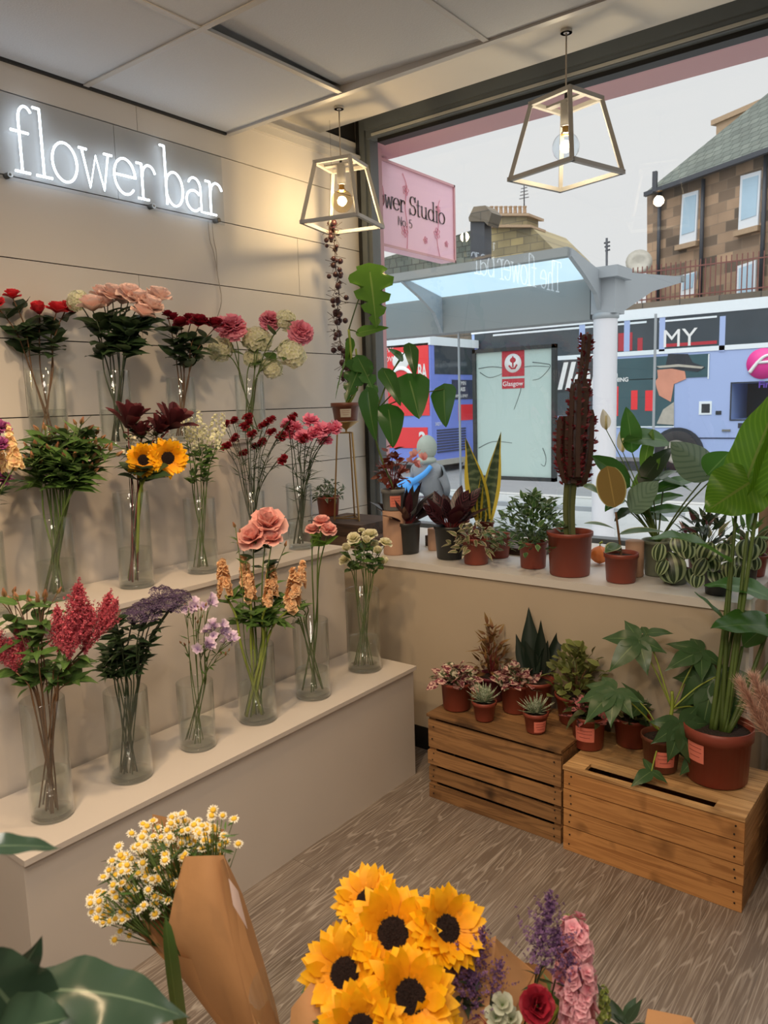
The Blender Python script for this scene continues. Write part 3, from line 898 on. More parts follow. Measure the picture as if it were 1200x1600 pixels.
m = MB(); m.bar(V((xl, nf.y, nf.z)), V((xr + 0.02, nf.y, nf.z)), 0.12, 0.10); part('roof_edge', m, 'shelter_beam', sh, False)
m = MB(); m.bar(V((xl, ff.y, ff.z)), V((pc.x + 0.15, ff.y, ff.z)), 0.12, 0.09); part('roof_edge', m, 'shelter_beam', sh, False)
m = MB(); m.add([V((xl, nf.y, nf.z)), V((xr, nf.y, nf.z)), V((xr, YP - 0.06, zu)), V((xl, YP - 0.06, zu))], [(0, 1, 2, 3)]); part('roof_glass', m, 'roof_glass', sh)
m = MB(); m.add([V((xl, ff.y, ff.z)), V((pc.x, ff.y, ff.z)), V((pc.x, YP + 0.26, zu)), V((xl, YP + 0.26, zu))], [(0, 1, 2, 3)]); part('roof_glass', m, 'roof_glass', sh)
def arm(x, th=0.05):
    a = [V((x, nf.y, nf.z + 0.04)), V((x, nf.y, nf.z - 0.05)), V((x, nf.y * 0.62 + YP * 0.38, nf.z * 0.5 + zu * 0.5 - 0.12)), V((x, nf.y * 0.25 + YP * 0.75, zu - 0.22)), V((x, YP - 0.05, zl)), V((x, YP - 0.05, zu + 0.04))]
    m = MB(); k = len(a); m.add([p for p in a] + [p + V((th, 0, 0)) for p in a], [tuple(range(k)), tuple(range(2 * k - 1, k - 1, -1))] + [(i, i + k, (i + 1) % k + k, (i + 1) % k) for i in range(k)])
    part('roof_arm', m, 'shelter_grey', sh, False)
arm(xr); arm(at_y(690, 500, YP).x); arm(at_y(430, 500, YP).x)
m = MB(); a = [V((pc.x + 0.08, YP + 0.1, zu + 0.06)), V((pc.x + 0.08, ff.y, ff.z + 0.03)), V((pc.x + 0.08, ff.y, ff.z - 0.05)), V((pc.x + 0.08, (ff.y + YP) / 2, (ff.z + zu) / 2 - 0.18)), V((pc.x + 0.08, YP + 0.12, 2.50))]
m.add([p for p in a] + [p + V((0.05, 0, 0)) for p in a], [tuple(range(5)), tuple(range(9, 4, -1))] + [(i, i + 5, (i + 1) % 5 + 5, (i + 1) % 5) for i in range(5)])
part('roof_arm', m, 'shelter_grey', sh, False)
m = MB(); m.box(pc.x - 0.2, YP - 0.2, zu - 0.03, pc.x + 0.22, YP + 0.28, zu + 0.10); part('roof_cap', m, 'shelter_grey', sh, False)
m = MB(); m.box(pc.x - 0.14, YP - 0.12, 2.5, pc.x + 0.16, YP + 0.2, zu); part('post_head', m, 'shelter_grey', sh, False)
# poster panel
def rY(u0, v0, u1, v1, y):
    a, b_ = at_y(u0, (v0 + v1) / 2, y), at_y(u1, (v0 + v1) / 2, y)
    c_, d = at_y((u0 + u1) / 2, v0, y), at_y((u0 + u1) / 2, v1, y)
    return a.x, b_.x, d.z, c_.z          # x0, x1, z0, z1
def plate(mb, u0, v0, u1, v1, y, th=0.02):
    x0, x1, z0, z1 = rY(u0, v0, u1, v1, y)
    mb.box(x0, y, z0, x1, y + th, z1)
x0, x1, z0, z1 = rY(741, 542, 869, 750, YP)
m = MB(); e = 0.05
m.box(x0, YP - 0.04, z0, x0 + e, YP + 0.04, z1); m.box(x1 - e, YP - 0.04, z0, x1, YP + 0.04, z1); m.box(x0, YP - 0.04, z0, x1, YP + 0.04, z0 + e); m.box(x0, YP - 0.04, z1 - e, x1, YP + 0.04, z1)
pf = part('poster_frame', m, 'shelter_black', sh, False)
m = MB(); m.box(x0 + e, YP - 0.01, z0 + e, x1 - e, YP + 0.01, z1 - e); part('poster_panel', m, 'frosted_panel', pf, False)
cx0, cx1 = at_y(785, 575, YP).x, at_y(820, 575, YP).x
cz1, cz0 = at_y(802, 546, YP).z, at_y(802, 607, YP).z
m = MB(); m.box(cx0, YP - 0.014, cz0 + 0.16, cx1, YP - 0.011, cz1); m.box(cx0, YP - 0.014, cz0, cx1, YP - 0.011, cz0 + 0.13)
crest = part('crest_sticker', m, 'crest_red', pf, False)
m = MB()
m.lathe([(0, 0), (0.125, 0), (0.125, 0.002), (0, 0.002)], V(((cx0 + cx1) / 2, YP - 0.0145, cz1 - 0.18)), 24, V((0, -1, 0)))
part('crest_disc', m, 'print_white', crest)
m = MB(); cc = V(((cx0 + cx1) / 2, YP - 0.018, cz1 - 0.18))
m.tube([cc + V((0, 0, -0.05)), cc + V((0, 0, 0.09))], 0.010); m.ball(cc + V((0, 0, 0.04)), 0.045, 10, 6, (1, .1, .8)); m.tube([cc + V((-0.06, 0, -0.03)), cc + V((-0.02, 0, -0.07)), cc + V((0.03, 0, -0.07)), cc + V((0.06, 0, -0.02))], 0.012)
part('crest_emblem', m, 'crest_red', crest)
text('lettering', 'Glasgow', 0.088, 'print_white', V((cx0 + 0.01, YP - 0.0145, cz0 + 0.035)), V((1, 0, 0)), Z, crest)
m = MB()
for P in ([(748, 576), (770, 573), (800, 576), (830, 572), (858, 573)], [(750, 582), (765, 590), (785, 584)], [(832, 566), (850, 568), (860, 572), (845, 590), (832, 594)], [(815, 600), (812, 615), (803, 640)], [(848, 700), (853, 715), (851, 728), (845, 725)], [(748, 700), (770, 690), (800, 692)]):
    m.tube(cat_pts([at_y(u, v, YP - 0.012) for u, v in P], 4), 0.006, 0.003, n=4)
part('scratch', m, 'scratch_grey', pf)
m = MB()
for u in (718, 1022): 
    q = at_y(u, 620, YP); m.box(q.x - 0.012, YP - 0.012, -0.2, q.x + 0.012, YP + 0.012, zl)
m.box(-13, YP - 0.02, 0.05, pc.x + 1.0, YP + 0.02, 0.11)
part('glazing_bar', m, 'shelter_grey', sh, False)
q = at_y(1022, 620, YP).x
m = MB(); m.add([V((x1 + .02, YP, 0.12)), V((q, YP, 0.12)), V((q, YP, 2.42)), V((x1 + .02, YP, 2.42))], [(0, 1, 2, 3)]); part('glass_panel', m, 'shelter_glass', sh)
m = MB(); m.add([V((-12, YP, 0.12)), V((x0 - .02, YP, 0.12)), V((x0 - .02, YP, 2.42)), V((-12, YP, 2.42))], [(0, 1, 2, 3)]); part('glass_panel', m, 'shelter_glass', sh)
m = MB(); m.box(-9.0, YP - 0.55, 0.12, -5.6, YP - 0.30, 0.17); m.box(-8.8, YP - 0.45, -0.3, -8.7, YP - 0.4, 0.12); m.box(-5.9, YP - 0.45, -0.3, -5.8, YP - 0.4, 0.12); part('bench_seat', m, 'shelter_grey', sh, False)

# double-decker buses
plain('bus_lilac', S(162, 182, 226), 0.35, var=0.03, scale=0.6)
plain('bus_violet', S(118, 138, 222), 0.35, var=0.03, scale=0.6)
plain('bus_white', S(226, 236, 242), 0.35, var=0.03)
plain('bus_window', S(58, 68, 76), 0.12, var=0.35, scale=1.6)
plain('bus_teal', S(52, 84, 92), 0.3, var=0.35, scale=1.2)
plain('ad_red', S(232, 44, 52), 0.45, var=0.08, scale=1.5)
plain('ad_pink', S(240, 90, 130), 0.45, var=0.1)
plain('ad_skin', S(206, 142, 118), 0.6, var=0.2, scale=3)
plain('ad_dark', S(40, 46, 54), 0.5, var=0.2)
plain('magenta', S(226, 60, 150), 0.4, var=0.03)
plain('violet_print', S(92, 60, 160), 0.4, var=0)
plain('tyre', S(44, 44, 46), 0.8, var=0.15)
plain('hub_grey', S(176, 172, 160), 0.4, var=0.2, scale=8)
plain('navy_panel', S(48, 56, 84), 0.5, var=0.1)
YBUS = 20.0
RX = V((1, 0, 0))
bus = thing('double_decker_bus', 'lilac double-decker bus with a pink emblem and a hat advert passing beyond the shelter', 'bus', (-6, YBUS + 1.2, -0.455))
bx0 = at_y(738, 600, YBUS).x; bx1 = at_y(1330, 600, YBUS).x
zr = at_y(1080, 475, YBUS).z
dw = rY(1143, 598, 1215, 655, YBUS)
m = MB()
m.box(bx0, YBUS, -0.1, dw[0], YBUS + 2.5, zr - 0.15); m.box(dw[0], YBUS, -0.1, dw[1], YBUS + 2.5, dw[2]); m.box(dw[0], YBUS, dw[3], dw[1], YBUS + 2.5, zr - 0.15); m.box(dw[1], YBUS, -0.1, bx1, YBUS + 2.5, zr - 0.15)
body = part('body', m, 'bus_lilac', bus, False)
m = MB(); m.box(dw[0], YBUS + 1.6, dw[2], dw[1], YBUS + 1.7, dw[3]); part('cab_lining', m, 'ad_dark', body, False)
m = MB(); m.box(bx0, YBUS - 0.03, zr - 0.26, bx1, YBUS + 2.52, zr); part('roof', m, 'bus_white', bus, False)
zu1, zu0 = at_y(1060, 494, YBUS).z, at_y(1060, 549, YBUS).z
m = MB(); m.box(bx0 + 0.1, YBUS - 0.012, zu0, bx1 - 0.2, YBUS - 0.002, zu1); uw = part('upper_window', m, 'bus_window', bus, False)
m = MB()
for u in (905, 975, 1030, 1124): plate(m, u, 494, u + 9, 549, YBUS - 0.02, 0.008)
part('window_pillar', m, 'bus_lilac', uw, False)
m = MB(); plate(m, 770, 512, 1010, 515, YBUS - 0.018, 0.004); plate(m, 1030, 497, 1120, 500, YBUS - 0.018, 0.004); part('light_strip', m, 'bus_white', uw, False)
m = MB(); plate(m, 966, 520, 988, 548, YBUS - 0.018, 0.004); plate(m, 996, 528, 1004, 548, YBUS - 0.018, 0.004); plate(m, 1030, 535, 1120, 540, YBUS - 0.018, 0.004); part('seat_back', m, 'crest_red', uw, False)
text('lettering', 'MY', 0.62, 'print_white', at_y(1034, 543, YBUS - 0.02), RX, Z, uw)
m = MB(); plate(m, bx0 and 770, 549, 1200, 556, YBUS - 0.02, 0.015); part('trim_strip', m, 'bus_white', bus, False)
# lower side: window and advert
m = MB(); plate(m, 756, 560, 938, 650, YBUS - 0.012, 0.01); lw = part('lower_window', m, 'bus_window', bus, False)
m = MB(); plate(m, 870, 563, 940, 612, YBUS - 0.018, 0.005); sp = part('advert_strip', m, 'ad_dark', lw, False)
text('lettering', 'ller', 1.02, 'print_white', at_y(869, 608, YBUS - 0.022), RX, Z, sp, shear=0.25, bold=0.02)
text('lettering', 'EN', 0.14, 'print_white', at_y(955, 590, YBUS - 0.022), RX, Z, sp, bold=0.004)
text('lettering', 'THING', 0.15, 'print_white', at_y(955, 597, YBUS - 0.022), RX, Z, sp, bold=0.004)
m = MB(); plate(m, 952, 557, 1108, 592, YBUS - 0.014, 0.012); plate(m, 952, 592, 1053, 666, YBUS - 0.014, 0.012)
ad = part('advert_panel', m, 'bus_teal', bus, False)
m = MB()
for u, w_, a_, b_ in ((954, 12, 604, 650), (986, 10, 610, 640), (1008, 12, 610, 642)): plate(m, u, a_, u + w_, b_, YBUS - 0.02, 0.005)
part('advert_block', m, 'ad_red', ad, False)
def flat(P, y, th=0.006):
    pts = [at_y(u, v, y) for u, v in P]
    m = MB(); m.prism([(p.x, p.z) for p in pts], th, Matrix.Translation((0, y, 0)))
    return m
part('advert_hat', flat([(1020, 574), (1040, 571), (1044, 553), (1075, 553), (1082, 566), (1102, 574), (1090, 581), (1050, 576)], YBUS - 0.024), 'ad_dark', ad, False)
part('advert_hat_band', flat([(1026, 572), (1060, 569), (1100, 573), (1096, 576), (1060, 573), (1030, 575)], YBUS - 0.027), 'hub_grey', ad, False)
part('advert_face', flat([(1027, 578), (1050, 576), (1070, 580), (1072, 592), (1053, 600), (1048, 628), (1030, 618), (1026, 606), (1024, 596), (1028, 590)], YBUS - 0.021), 'ad_skin', ad, False)
part('advert_collar', flat([(1026, 662), (1036, 640), (1053, 628), (1053, 664)], YBUS - 0.022), 'hub_grey', ad, False)
m = MB(); plate(m, 1053, 666, 952, 668, YBUS - 0.018, 0.004); plate(m, 1106, 553, 1108, 592, YBUS - 0.018, 0.004); part('advert_border', m, 'bus_white', ad, False)
m = MB()
lc = at_y(1192, 568, YBUS - 0.01)
m.lathe([(0, 0), (0.36, 0), (0.36, 0.01), (0, 0.01)], lc, 28, V((0, -1, 0)))
lg = part('emblem', m, 'magenta', bus)
m = MB(); m.tube(cat_pts([lc + V((-0.28, -0.02, -0.20)), lc + V((-0.12, -0.02, 0.02)), lc + V((0.05, -0.02, 0.17)), lc + V((0.3, -0.02, 0.2))], 5), 0.045, 0.03, n=6); m.tube([lc + V((-0.15, -0.02, 0.02)), lc + V((0.25, -0.02, 0.04))], 0.035)
part('emblem_letter', m, 'print_white', lg)
text('lettering', 'First', 0.22, 'violet_print', lc + V((-0.08, -0.012, -0.56)), RX, Z, lg, bold=0.006)
m = MB(); plate(m, 1092, 627, 1112, 648, YBUS - 0.012, 0.011); sn = part('speaker_grille', m, 'bus_white', bus, False)
m = MB(); plate(m, 1096, 631, 1109, 645, YBUS - 0.018, 0.006); plate(m, 1118, 642, 1127, 648, YBUS - 0.012, 0.01); part('grille_face', m, 'ad_dark', sn, False)
m = MB(); plate(m, 1128, 671, 1141, 674, YBUS - 0.03, 0.028); part('door_handle', m, 'steel', bus, False)
m = MB(); plate(m, 1153, 661, 1168, 669, YBUS - 0.012, 0.01); part('filler_cap', m, 'ad_dark', bus, False)
m = MB(); x0, x1, z0, z1 = dw
for a in ((x0 - .03, z0 - .03, x1 + .03, z0), (x0 - .03, z1, x1 + .03, z1 + .03), (x0 - .03, z0, x0, z1), (x1, z0, x1 + .03, z1)): m.box(a[0], YBUS - 0.015, a[1], a[2], YBUS, a[3])
cf = part('cab_window_frame', m, 'ad_dark', bus, False)
m = MB(); m.add([V((x0, YBUS + .01, z0)), V((x1, YBUS + .01, z0)), V((x1, YBUS + .01, z1)), V((x0, YBUS + .01, z1))], [(0, 1, 2, 3)]); part('cab_window', m, 'shelter_glass', cf)
m = MB(); plate(m, 1078, 684, 1330, 686, YBUS - 0.01, 0.008); part('panel_seam', m, 'navy_panel', bus, False)
m = MB(); plate(m, 745, 722, 1330, 740, YBUS - 0.01, 0.02); part('skirt', m, 'ad_dark', bus, False)
for u in (1058, 700):
    c_ = at_y(u, 701, YBUS - 0.02)
    m = MB(); m.lathe([(0, 0.0), (0.66, 0.0), (0.66, -0.05), (0, -0.05)], V((c_.x, YBUS - 0.002, 0.02)), 30, V((0, 1, 0))); wa = part('wheel_arch', m, 'ad_dark', bus, False)
    m = MB(); m.lathe([(0.30, -0.06), (0.50, -0.05), (0.53, 0), (0.53, 0.05), (0.3, 0.05)], V((c_.x, YBUS - 0.06, 0.07)), 28, V((0, 1, 0))); wl = part('wheel', m, 'tyre', bus)
    m = MB(); m.lathe([(0, -0.10), (0.10, -0.10), (0.12, -0.03), (0.24, -0.02), (0.31, -0.06), (0.31, 0.0)], V((c_.x, YBUS - 0.06, 0.07)), 24, V((0, 1, 0))); part('hub', m, 'hub_grey', wl)
# second bus
YB2 = 17.4
bus2 = thing('double_decker_bus', 'violet double-decker bus seen at its back corner with a red advert on the side', 'bus', (-13, YB2 + 1, -0.455))
xe = at_y(673, 600, YB2).x
ze = at_y(673, 528, YB2).z
m = MB(); m.box(xe - 10.5, YB2, -0.12, xe, YB2 + 2.5, ze - 0.1); part('body', m, 'bus_violet', bus2, False)
m = MB(); m.box(xe - 10.5, YB2 - 0.02, ze - 0.18, xe + 0.02, YB2 + 2.52, ze + 0.05); part('roof', m, 'bus_white', bus2, False)
m = MB(); plate(m, 560, 540, 670, 650, YB2 - 0.02, 0.018); ra = part('red_advert', m, 'ad_red', bus2, False)
text('lettering', 'BA', 0.56, 'print_white', at_y(653, 592, YB2 - 0.024), RX, Z, ra, bold=0.012, sx=.42)
text('lettering', 'NEW', 0.20, 'print_white', at_y(594, 552, YB2 - 0.024), RX, Z, ra)
text('lettering', '&', 0.20, 'print_white', at_y(598, 559, YB2 - 0.024), RX, Z, ra)
text('lettering', 'NOW', 0.20, 'print_white', at_y(594, 566, YB2 - 0.024), RX, Z, ra)
cc = at_y(626, 570, YB2 - 0.03)
m = MB()
m.lathe([(0.36, 0), (0.46, 0), (0.46, 0.02), (0.36, 0.02)], cc + V((0, 0, -0.5)), 26, V((0, -1, 0))); m.ball(cc + V((0, 0.01, 0.1)), 0.30, 14, 8, (1, 0.06, 0.8))
part('round_badge', m, 'print_white', ra)
m = MB(); plate(m, 600, 668, 668, 700, YB2 - 0.02, 0.018); rb = part('red_advert', m, 'ad_red', bus2, False)
text('lettering', '2', 0.42, 'print_white', at_y(655, 692, YB2 - 0.024), RX, Z, rb, bold=0.02)
# end of the second bus (faces along the street)
e0, e1 = V((xe + 0.012, YB2, 0)), V((xe + 0.012, YB2 + 2.5, 0))
def endp(mb, f0, f1, z0, z1, d=0.01):
    mb.box(xe, YB2 + 2.5 * f0, z0, xe + d, YB2 + 2.5 * f1, z1)
RYd = V((0, 1, 0))
m = MB(); endp(m, 0.08, 0.92, 2.25, 3.05); part('rear_window', m, 'bus_window', bus2, False)
m = MB(); endp(m, 0.42, 0.98, 1.55, 2.1); pn = part('notice_panel', m, 'navy_panel', bus2, False)
text('lettering', 'MIN', 0.16, 'print_white', V((xe + 0.02, YB2 + 1.5, 1.95)), RYd, Z, pn)
text('lettering', 'PASS', 0.16, 'print_white', V((xe + 0.02, YB2 + 1.4, 1.78)), RYd, Z, pn, bold=.004)
text('lettering', 'APP & EPAY', 0.13, 'print_white', V((xe + 0.02, YB2 + 1.2, 1.60)), RYd, Z, pn)
m = MB(); endp(m, 0.55, 0.9, 0.95, 1.4); part('rear_light', m, 'ad_red', bus2, False)
m = MB()
for k in range(9): endp(m, 0.1, 0.7, 0.1 + k * 0.075, 0.14 + k * 0.075, 0.02)
part('engine_grille', m, 'navy_panel', bus2, False)
text('lettering', '34271', 0.13, 'print_white', V((xe + 0.02, YB2 + 0.15, 0.85)), RYd, Z, bus2)
m = MB(); endp(m, 0.0, 1.0, -0.25, -0.1, 0.06); part('bumper', m, 'hub_grey', bus2, False)
for x_ in (xe - 2.4, xe - 7.5):
    m = MB(); m.lathe([(0.0, -0.02), (0.48, -0.02), (0.5, 0.0), (0.5, 0.12), (0.0, 0.12)], V((x_, YB2 - 0.03, 0.045)), 24, V((0, 1, 0))); part('wheel', m, 'tyre', bus2)

# retaining wall with railing, tenement, far gable with chimneys
YW = 26.0
m = MB(); a, b_ = at_y(950, 478, YW), at_y(1330, 440, YW)
zt_ = at_y(1080, 466, YW).z
m.box(-30, YW, -0.5, 12, YW + 0.6, zt_ - 0.3); m.box(-30, YW - 0.08, zt_ - 0.3, 12, YW + 0.7, zt_)
struct('wall_street', m, 'parapet_stone')
plain('rail_red', S(120, 74, 66), 0.6, var=0.15)
rl = thing('iron_railing', 'rusty red iron railing along the top of the street wall behind the bus', 'railing', (at_y(1100, 460, YW).x, YW + 0.3, zt_))
zr1 = at_y(1080, 404, YW).z
x = at_y(955, 460, YW).x; xe_ = at_y(1290, 460, YW).x
m = MB(); m.box(x, YW + 0.28, zr1 - 0.22, xe_, YW + 0.32, zr1 - 0.18); m.box(x, YW + 0.28, zt_ + 0.12, xe_, YW + 0.32, zt_ + 0.16); part('rail', m, 'rail_red', rl, False)
while x < xe_:
    m = MB(); m.box(x, YW + 0.285, zt_, x + 0.03, YW + 0.315, zr1); part('bar', m, 'rail_red', rl, False)
    x += 0.155
# tenement: facade plane turned towards us
TO = at_y(1011, 299, 32.0)
TD = V((0.0, 0, 0)) - ray(57, 616).normalized(); TD.z = 0; TD.normalize()
TN = V((TD.y, -TD.x, 0))
if TN.dot(EYE - TO) < 0: TN = -TN
def tp(u, v, off=0.0): return at_pl(u, v, TO + TN * off, TN)
def tpoly(mb, P, off, th=0.15):
    k = len(P)
    A = [tp(u, v, off) for u, v in P]
    B_ = [p - TN * th for p in A]
    mb.add(A + B_, [tuple(range(k)), tuple(range(2 * k - 1, k - 1, -1))] + [(i, i + k, (i + 1) % k + k, (i + 1) % k) for i in range(k)],
           [((p - TO).dot(TD), p.z) for p in A + B_])
plain('window_white', S(226, 232, 238), 0.4, var=0.03)
plain('window_blue', S(176, 204, 222), 0.15, var=0.2, scale=0.5)
plain('pipe_dark', S(62, 66, 74), 0.5, var=0.1)
plain('sill_stone', S(176, 150, 122), 0.8, var=0.15)
tb = thing('tenement_building', 'brown stone tenement with slate roof and white windows above the railing', 'building', TO)
m = MB(); tpoly(m, [(1011, 299), (1330, 190), (1330, 650), (1011, 650)], 0.0, 6.0); part('facade', m, 'tenement_stone', tb, False)
m = MB()
r0, r1, r2 = tp(1008, 301, 0.35), tp(1330, 184, 0.35), None
r2 = at_pl(1330, 40, TO - TN * 4.0, TN); r3 = at_pl(1128, 213, TO - TN * 4.0, TN)
R4 = [r0, r1, r2, r3]; dn = V((0, 0, -0.18))
m.add(R4 + [p + dn for p in R4], [(0, 1, 2, 3), (7, 6, 5, 4), (0, 4, 5, 1), (1, 5, 6, 2), (2, 6, 7, 3), (3, 7, 4, 0)], [((p - TO).dot(TD), (p - TO).dot(TN) * 1.3) for p in R4] * 2)
part('roof', m, 'slate_roof', tb, False)
m = MB(); A = tp(1008, 304, 0.45); B_ = tp(1330, 188, 0.45); m.bar(A, B_, 0.16); part('gutter', m, 'pipe_dark', tb, False)
for P in ([(1066, 304), (1091, 297), (1087, 376), (1061, 384)], [(1157, 275), (1189, 266), (1184, 352), (1153, 362)], [(1065, 430), (1088, 424), (1084, 460), (1063, 466)], [(1151, 416), (1181, 406), (1179, 470), (1150, 478)]):
    m = MB(); tpoly(m, P, 0.06, 0.1); wv = part('window', m, 'window_white', tb, False)
    cu = sum(p[0] for p in P) / 4; cv = sum(p[1] for p in P) / 4
    Q = [(cu + (u - cu) * 0.76, cv - 2 + (v - cv) * 0.80) for u, v in P]
    Q[2] = (Q[2][0], Q[2][1] - 6); Q[3] = (Q[3][0], Q[3][1] - 6)
    m = MB(); tpoly(m, Q, 0.08, 0.04); part('pane', m, 'window_blue', wv, False)
    m = MB(); A, B_ = tp(P[3][0] - 4, P[3][1] + 4, 0.12), tp(P[2][0] + 3, P[2][1] + 4, 0.12); m.bar(A, B_, 0.22, 0.18); part('sill', m, 'sill_stone', wv, False)
for u, v0_, v1_ in ((1031, 300, 470), (1099, 280, 470), (1197, 240, 470)):
    m = MB(); A = tp(u, v0_, 0.14); B_ = V((A.x, A.y, tp(u - 4, v1_, 0.14).z)); m.tube([B_, A], 0.075, n=8); part('drainpipe', m, 'pipe_dark', tb)
m = MB(); A = at_pl(1163, 190, TO - TN * 4.0, TN)
M = Matrix(((TD.x, TN.x, 0, A.x), (TD.y, TN.y, 0, A.y), (0, 0, 1, A.z), (0, 0, 0, 1)))
m.box(-0.95, -1.0, -2.2, 1.3, 0.5, 0.15, M); m.box(-1.15, -1.1, 0.15, 1.5, 0.6, 0.35, M)
part('chimney_stack', m, 'sill_stone', tb, False)
m = MB()
A = tp(1023, 300, 0.5); m.box(A.x - .08, A.y - .08, A.z, A.x + .08, A.y + .08, A.z + 0.75); part('vent_pipe', m, 'pipe_dark', tb, False)
# far gable
YF = 34.0
fg = thing('gable_house', 'old stone gable house with a long row of chimney pots beyond the shelter', 'building', at_y(800, 430, YF))
def fP(P, y, th):
    m = MB(); pts = [at_y(u, v, y) for u, v in P]
    for (u, v), p in zip(P, pts):
        if v == 668: p.z = -0.455
    m.prism([(p.x, p.z) for p in pts], th, Matrix.Translation((0, y, 0)))
    return m
part('gable_wall', fP([(752, 372), (762, 352), (828, 352), (868, 392), (868, 668), (752, 668)], YF, 4.0), 'gable_stone', fg, False)
part('chimney_stack', fP([(767, 352), (767, 336), (823, 336), (823, 352)], YF - 0.1, 1.2), 'gable_stone', fg, False)
m = fP([(764, 337), (764, 333), (826, 333), (826, 337)], YF - 0.3, 1.6); m2 = fP([(762, 355), (762, 351), (829, 351), (829, 355)], YF - 0.3, 1.6)
cs = part('chimney_cope', m, 'sill_stone', fg, False); part('chimney_cope', m2, 'sill_stone', fg, False)
for k in range(8):
    p = at_y(768 + k * 7.4, 333, YF + 0.3)
    m = MB(); m.lathe([(0.09, 0), (0.075, 0.25), (0.10, 0.27), (0.10, 0.31)], p, 10); part('chimney_pot', m, 'sill_stone', cs)
part('slate_roof', fP([(700, 372), (736, 360), (752, 372), (752, 668), (560, 668), (560, 415)], YF + 0.5, 4.0), 'slate_roof', fg, False)
m = MB(); p = at_y(819, 330, YF + 0.5); m.tube([p, p + V((0, 0, 1.2))], 0.03); 
for k in range(4): m.bar(p + V((-0.25 + .03 * k, 0, 0.6 + 0.15 * k)), p + V((0.25 - .03 * k, 0, 0.6 + 0.15 * k)), 0.03)
part('aerial', m, 'pipe_dark', fg)
fp = thing('flue_chimney', 'tall dark square flue with a hooded grey cap standing by the stone gable', 'chimney', at_y(746, 430, 30.0))
m = fP([(735, 345), (757, 345), (757, 668), (735, 668)], 30.0, 0.6); part('shaft', m, 'pipe_dark', fp, False)
m = fP([(732, 340), (740, 323), (758, 321), (768, 332), (762, 352), (756, 346), (733, 346)], 29.85, 0.9); part('cap', m, 'parapet_stone', fp, False)
lr = fP([(560, 425), (640, 405), (700, 400), (744, 405), (744, 668), (560, 668)], 27.5, 3.0)
solo('low_roof_building', lr, 'slate_roof', 'low grey slate building behind the shelter roof under the pink sign', 'building', at_y(650, 470, 27.5), smooth=False)
m = MB(); p = at_y(948, 668, 27.0); p.z = -0.46; m.tube([p, at_y(948, 372, 27.0)], 0.04, n=6)
for k in range(3): m.bar(at_y(944 + k, 380 + k * 6, 27), at_y(953, 378 + k * 6, 27), 0.05)
solo('mast', m, 'pipe_dark', 'thin grey aerial mast standing beyond the shelter roof', 'mast', p)
m = MB(); p = at_y(998, 412, 27.2)
m.lathe([(0.0, 0.0), (0.25, 0.05), (0.42, 0.14), (0.44, 0.16), (0.25, 0.08), (0.0, 0.03)], p, 20, V((0.35, -0.9, 0.25))); m.tube([p, p + V((0, 0.2, -1.0))], 0.03)
solo('satellite_dish', m, 'hub_grey', 'grey satellite dish standing over the railing left of the tenement', 'satellite dish', p)

# ---------------------------------------------------------------- people
def skin_body(name, joints, edges, mat, parent):
    """joints: [(pos, radius)]; one continuous skinned surface"""
    me = bpy.data.meshes.new(name)
    off = wpos(parent)
    me.from_pydata([tuple(V(p) - off) for p, r in joints], edges, [])
    o = bpy.data.objects.new(name, me); COL.objects.link(o); o.parent = parent
    md = o.modifiers.new('skin', 'SKIN'); md.use_smooth_shade = True
    sd = o.modifiers.new('sub', 'SUBSURF'); sd.levels = 2; sd.render_levels = 2
    for i, (p, r) in enumerate(joints):
        rr = r if isinstance(r, tuple) else (r, r)
        me.skin_vertices[0].data[i].radius = rr
        me.skin_vertices[0].data[i].use_root = (i == 0)
    bpy.context.view_layer.update()
    me2 = bpy.data.meshes.new_from_object(o.evaluated_get(bpy.context.evaluated_depsgraph_get()))
    o.modifiers.clear(); o.data = me2
    me2.materials.clear(); me2.materials.append(MATS[mat])
    for p in me2.polygons: p.use_smooth = True
    return o
plain('jacket_grey', S(126, 130, 134), 0.9, var=0.12, scale=6)
plain('hood_grey', S(150, 158, 148), 0.95, var=0.12, scale=10)
plain('bag_blue', S(66, 150, 224), 0.6, var=0.12, scale=8)
plain('trousers', S(52, 56, 66), 0.9, var=0.1)
plain('skin_tone', S(196, 150, 126), 0.6, var=0.05)
plain('sleeve_blue', S(150, 190, 214), 0.8, var=0.08)
hp = at_d(666, 702, 0) if False else at_y(667, 702, 8.75)
px_, py_, pz_ = hp.x, hp.y, hp.z
pr = thing('person', 'person in a grey hood with a blue bag sitting in the bus shelter', 'person', (px_, py_, -0.3))
J = [((px_, py_ + 0.02, pz_ - 0.72), (0.17, 0.14)), ((px_, py_, pz_ - 0.50), (0.18, 0.13)), ((px_, py_ - 0.01, pz_ - 0.28), (0.20, 0.12)), ((px_, py_, pz_ - 0.16), (0.09, 0.08)), ((px_, py_ + 0.02, pz_), (0.10, 0.115)), ((px_, py_ + 0.02, pz_ + 0.09), (0.075, 0.085)),
     ((px_ - 0.21, py_, pz_ - 0.27), 0.075), ((px_ - 0.27, py_ + 0.06, pz_ - 0.52), 0.055), ((px_ - 0.16, py_ + 0.27, pz_ - 0.66), 0.045),
     ((px_ + 0.21, py_, pz_ - 0.27), 0.075), ((px_ + 0.28, py_ + 0.06, pz_ - 0.52), 0.055), ((px_ + 0.14, py_ + 0.27, pz_ - 0.66), 0.045),
     ((px_ - 0.1, py_ + 0.42, pz_ - 0.74), 0.085), ((px_ - 0.1, py_ + 0.46, -0.22), 0.06), ((px_ - 0.1, py_ + 0.58, -0.25), 0.045),
     ((px_ + 0.1, py_ + 0.42, pz_ - 0.74), 0.085), ((px_ + 0.1, py_ + 0.46, -0.22), 0.06), ((px_ + 0.1, py_ + 0.58, -0.25), 0.045)]
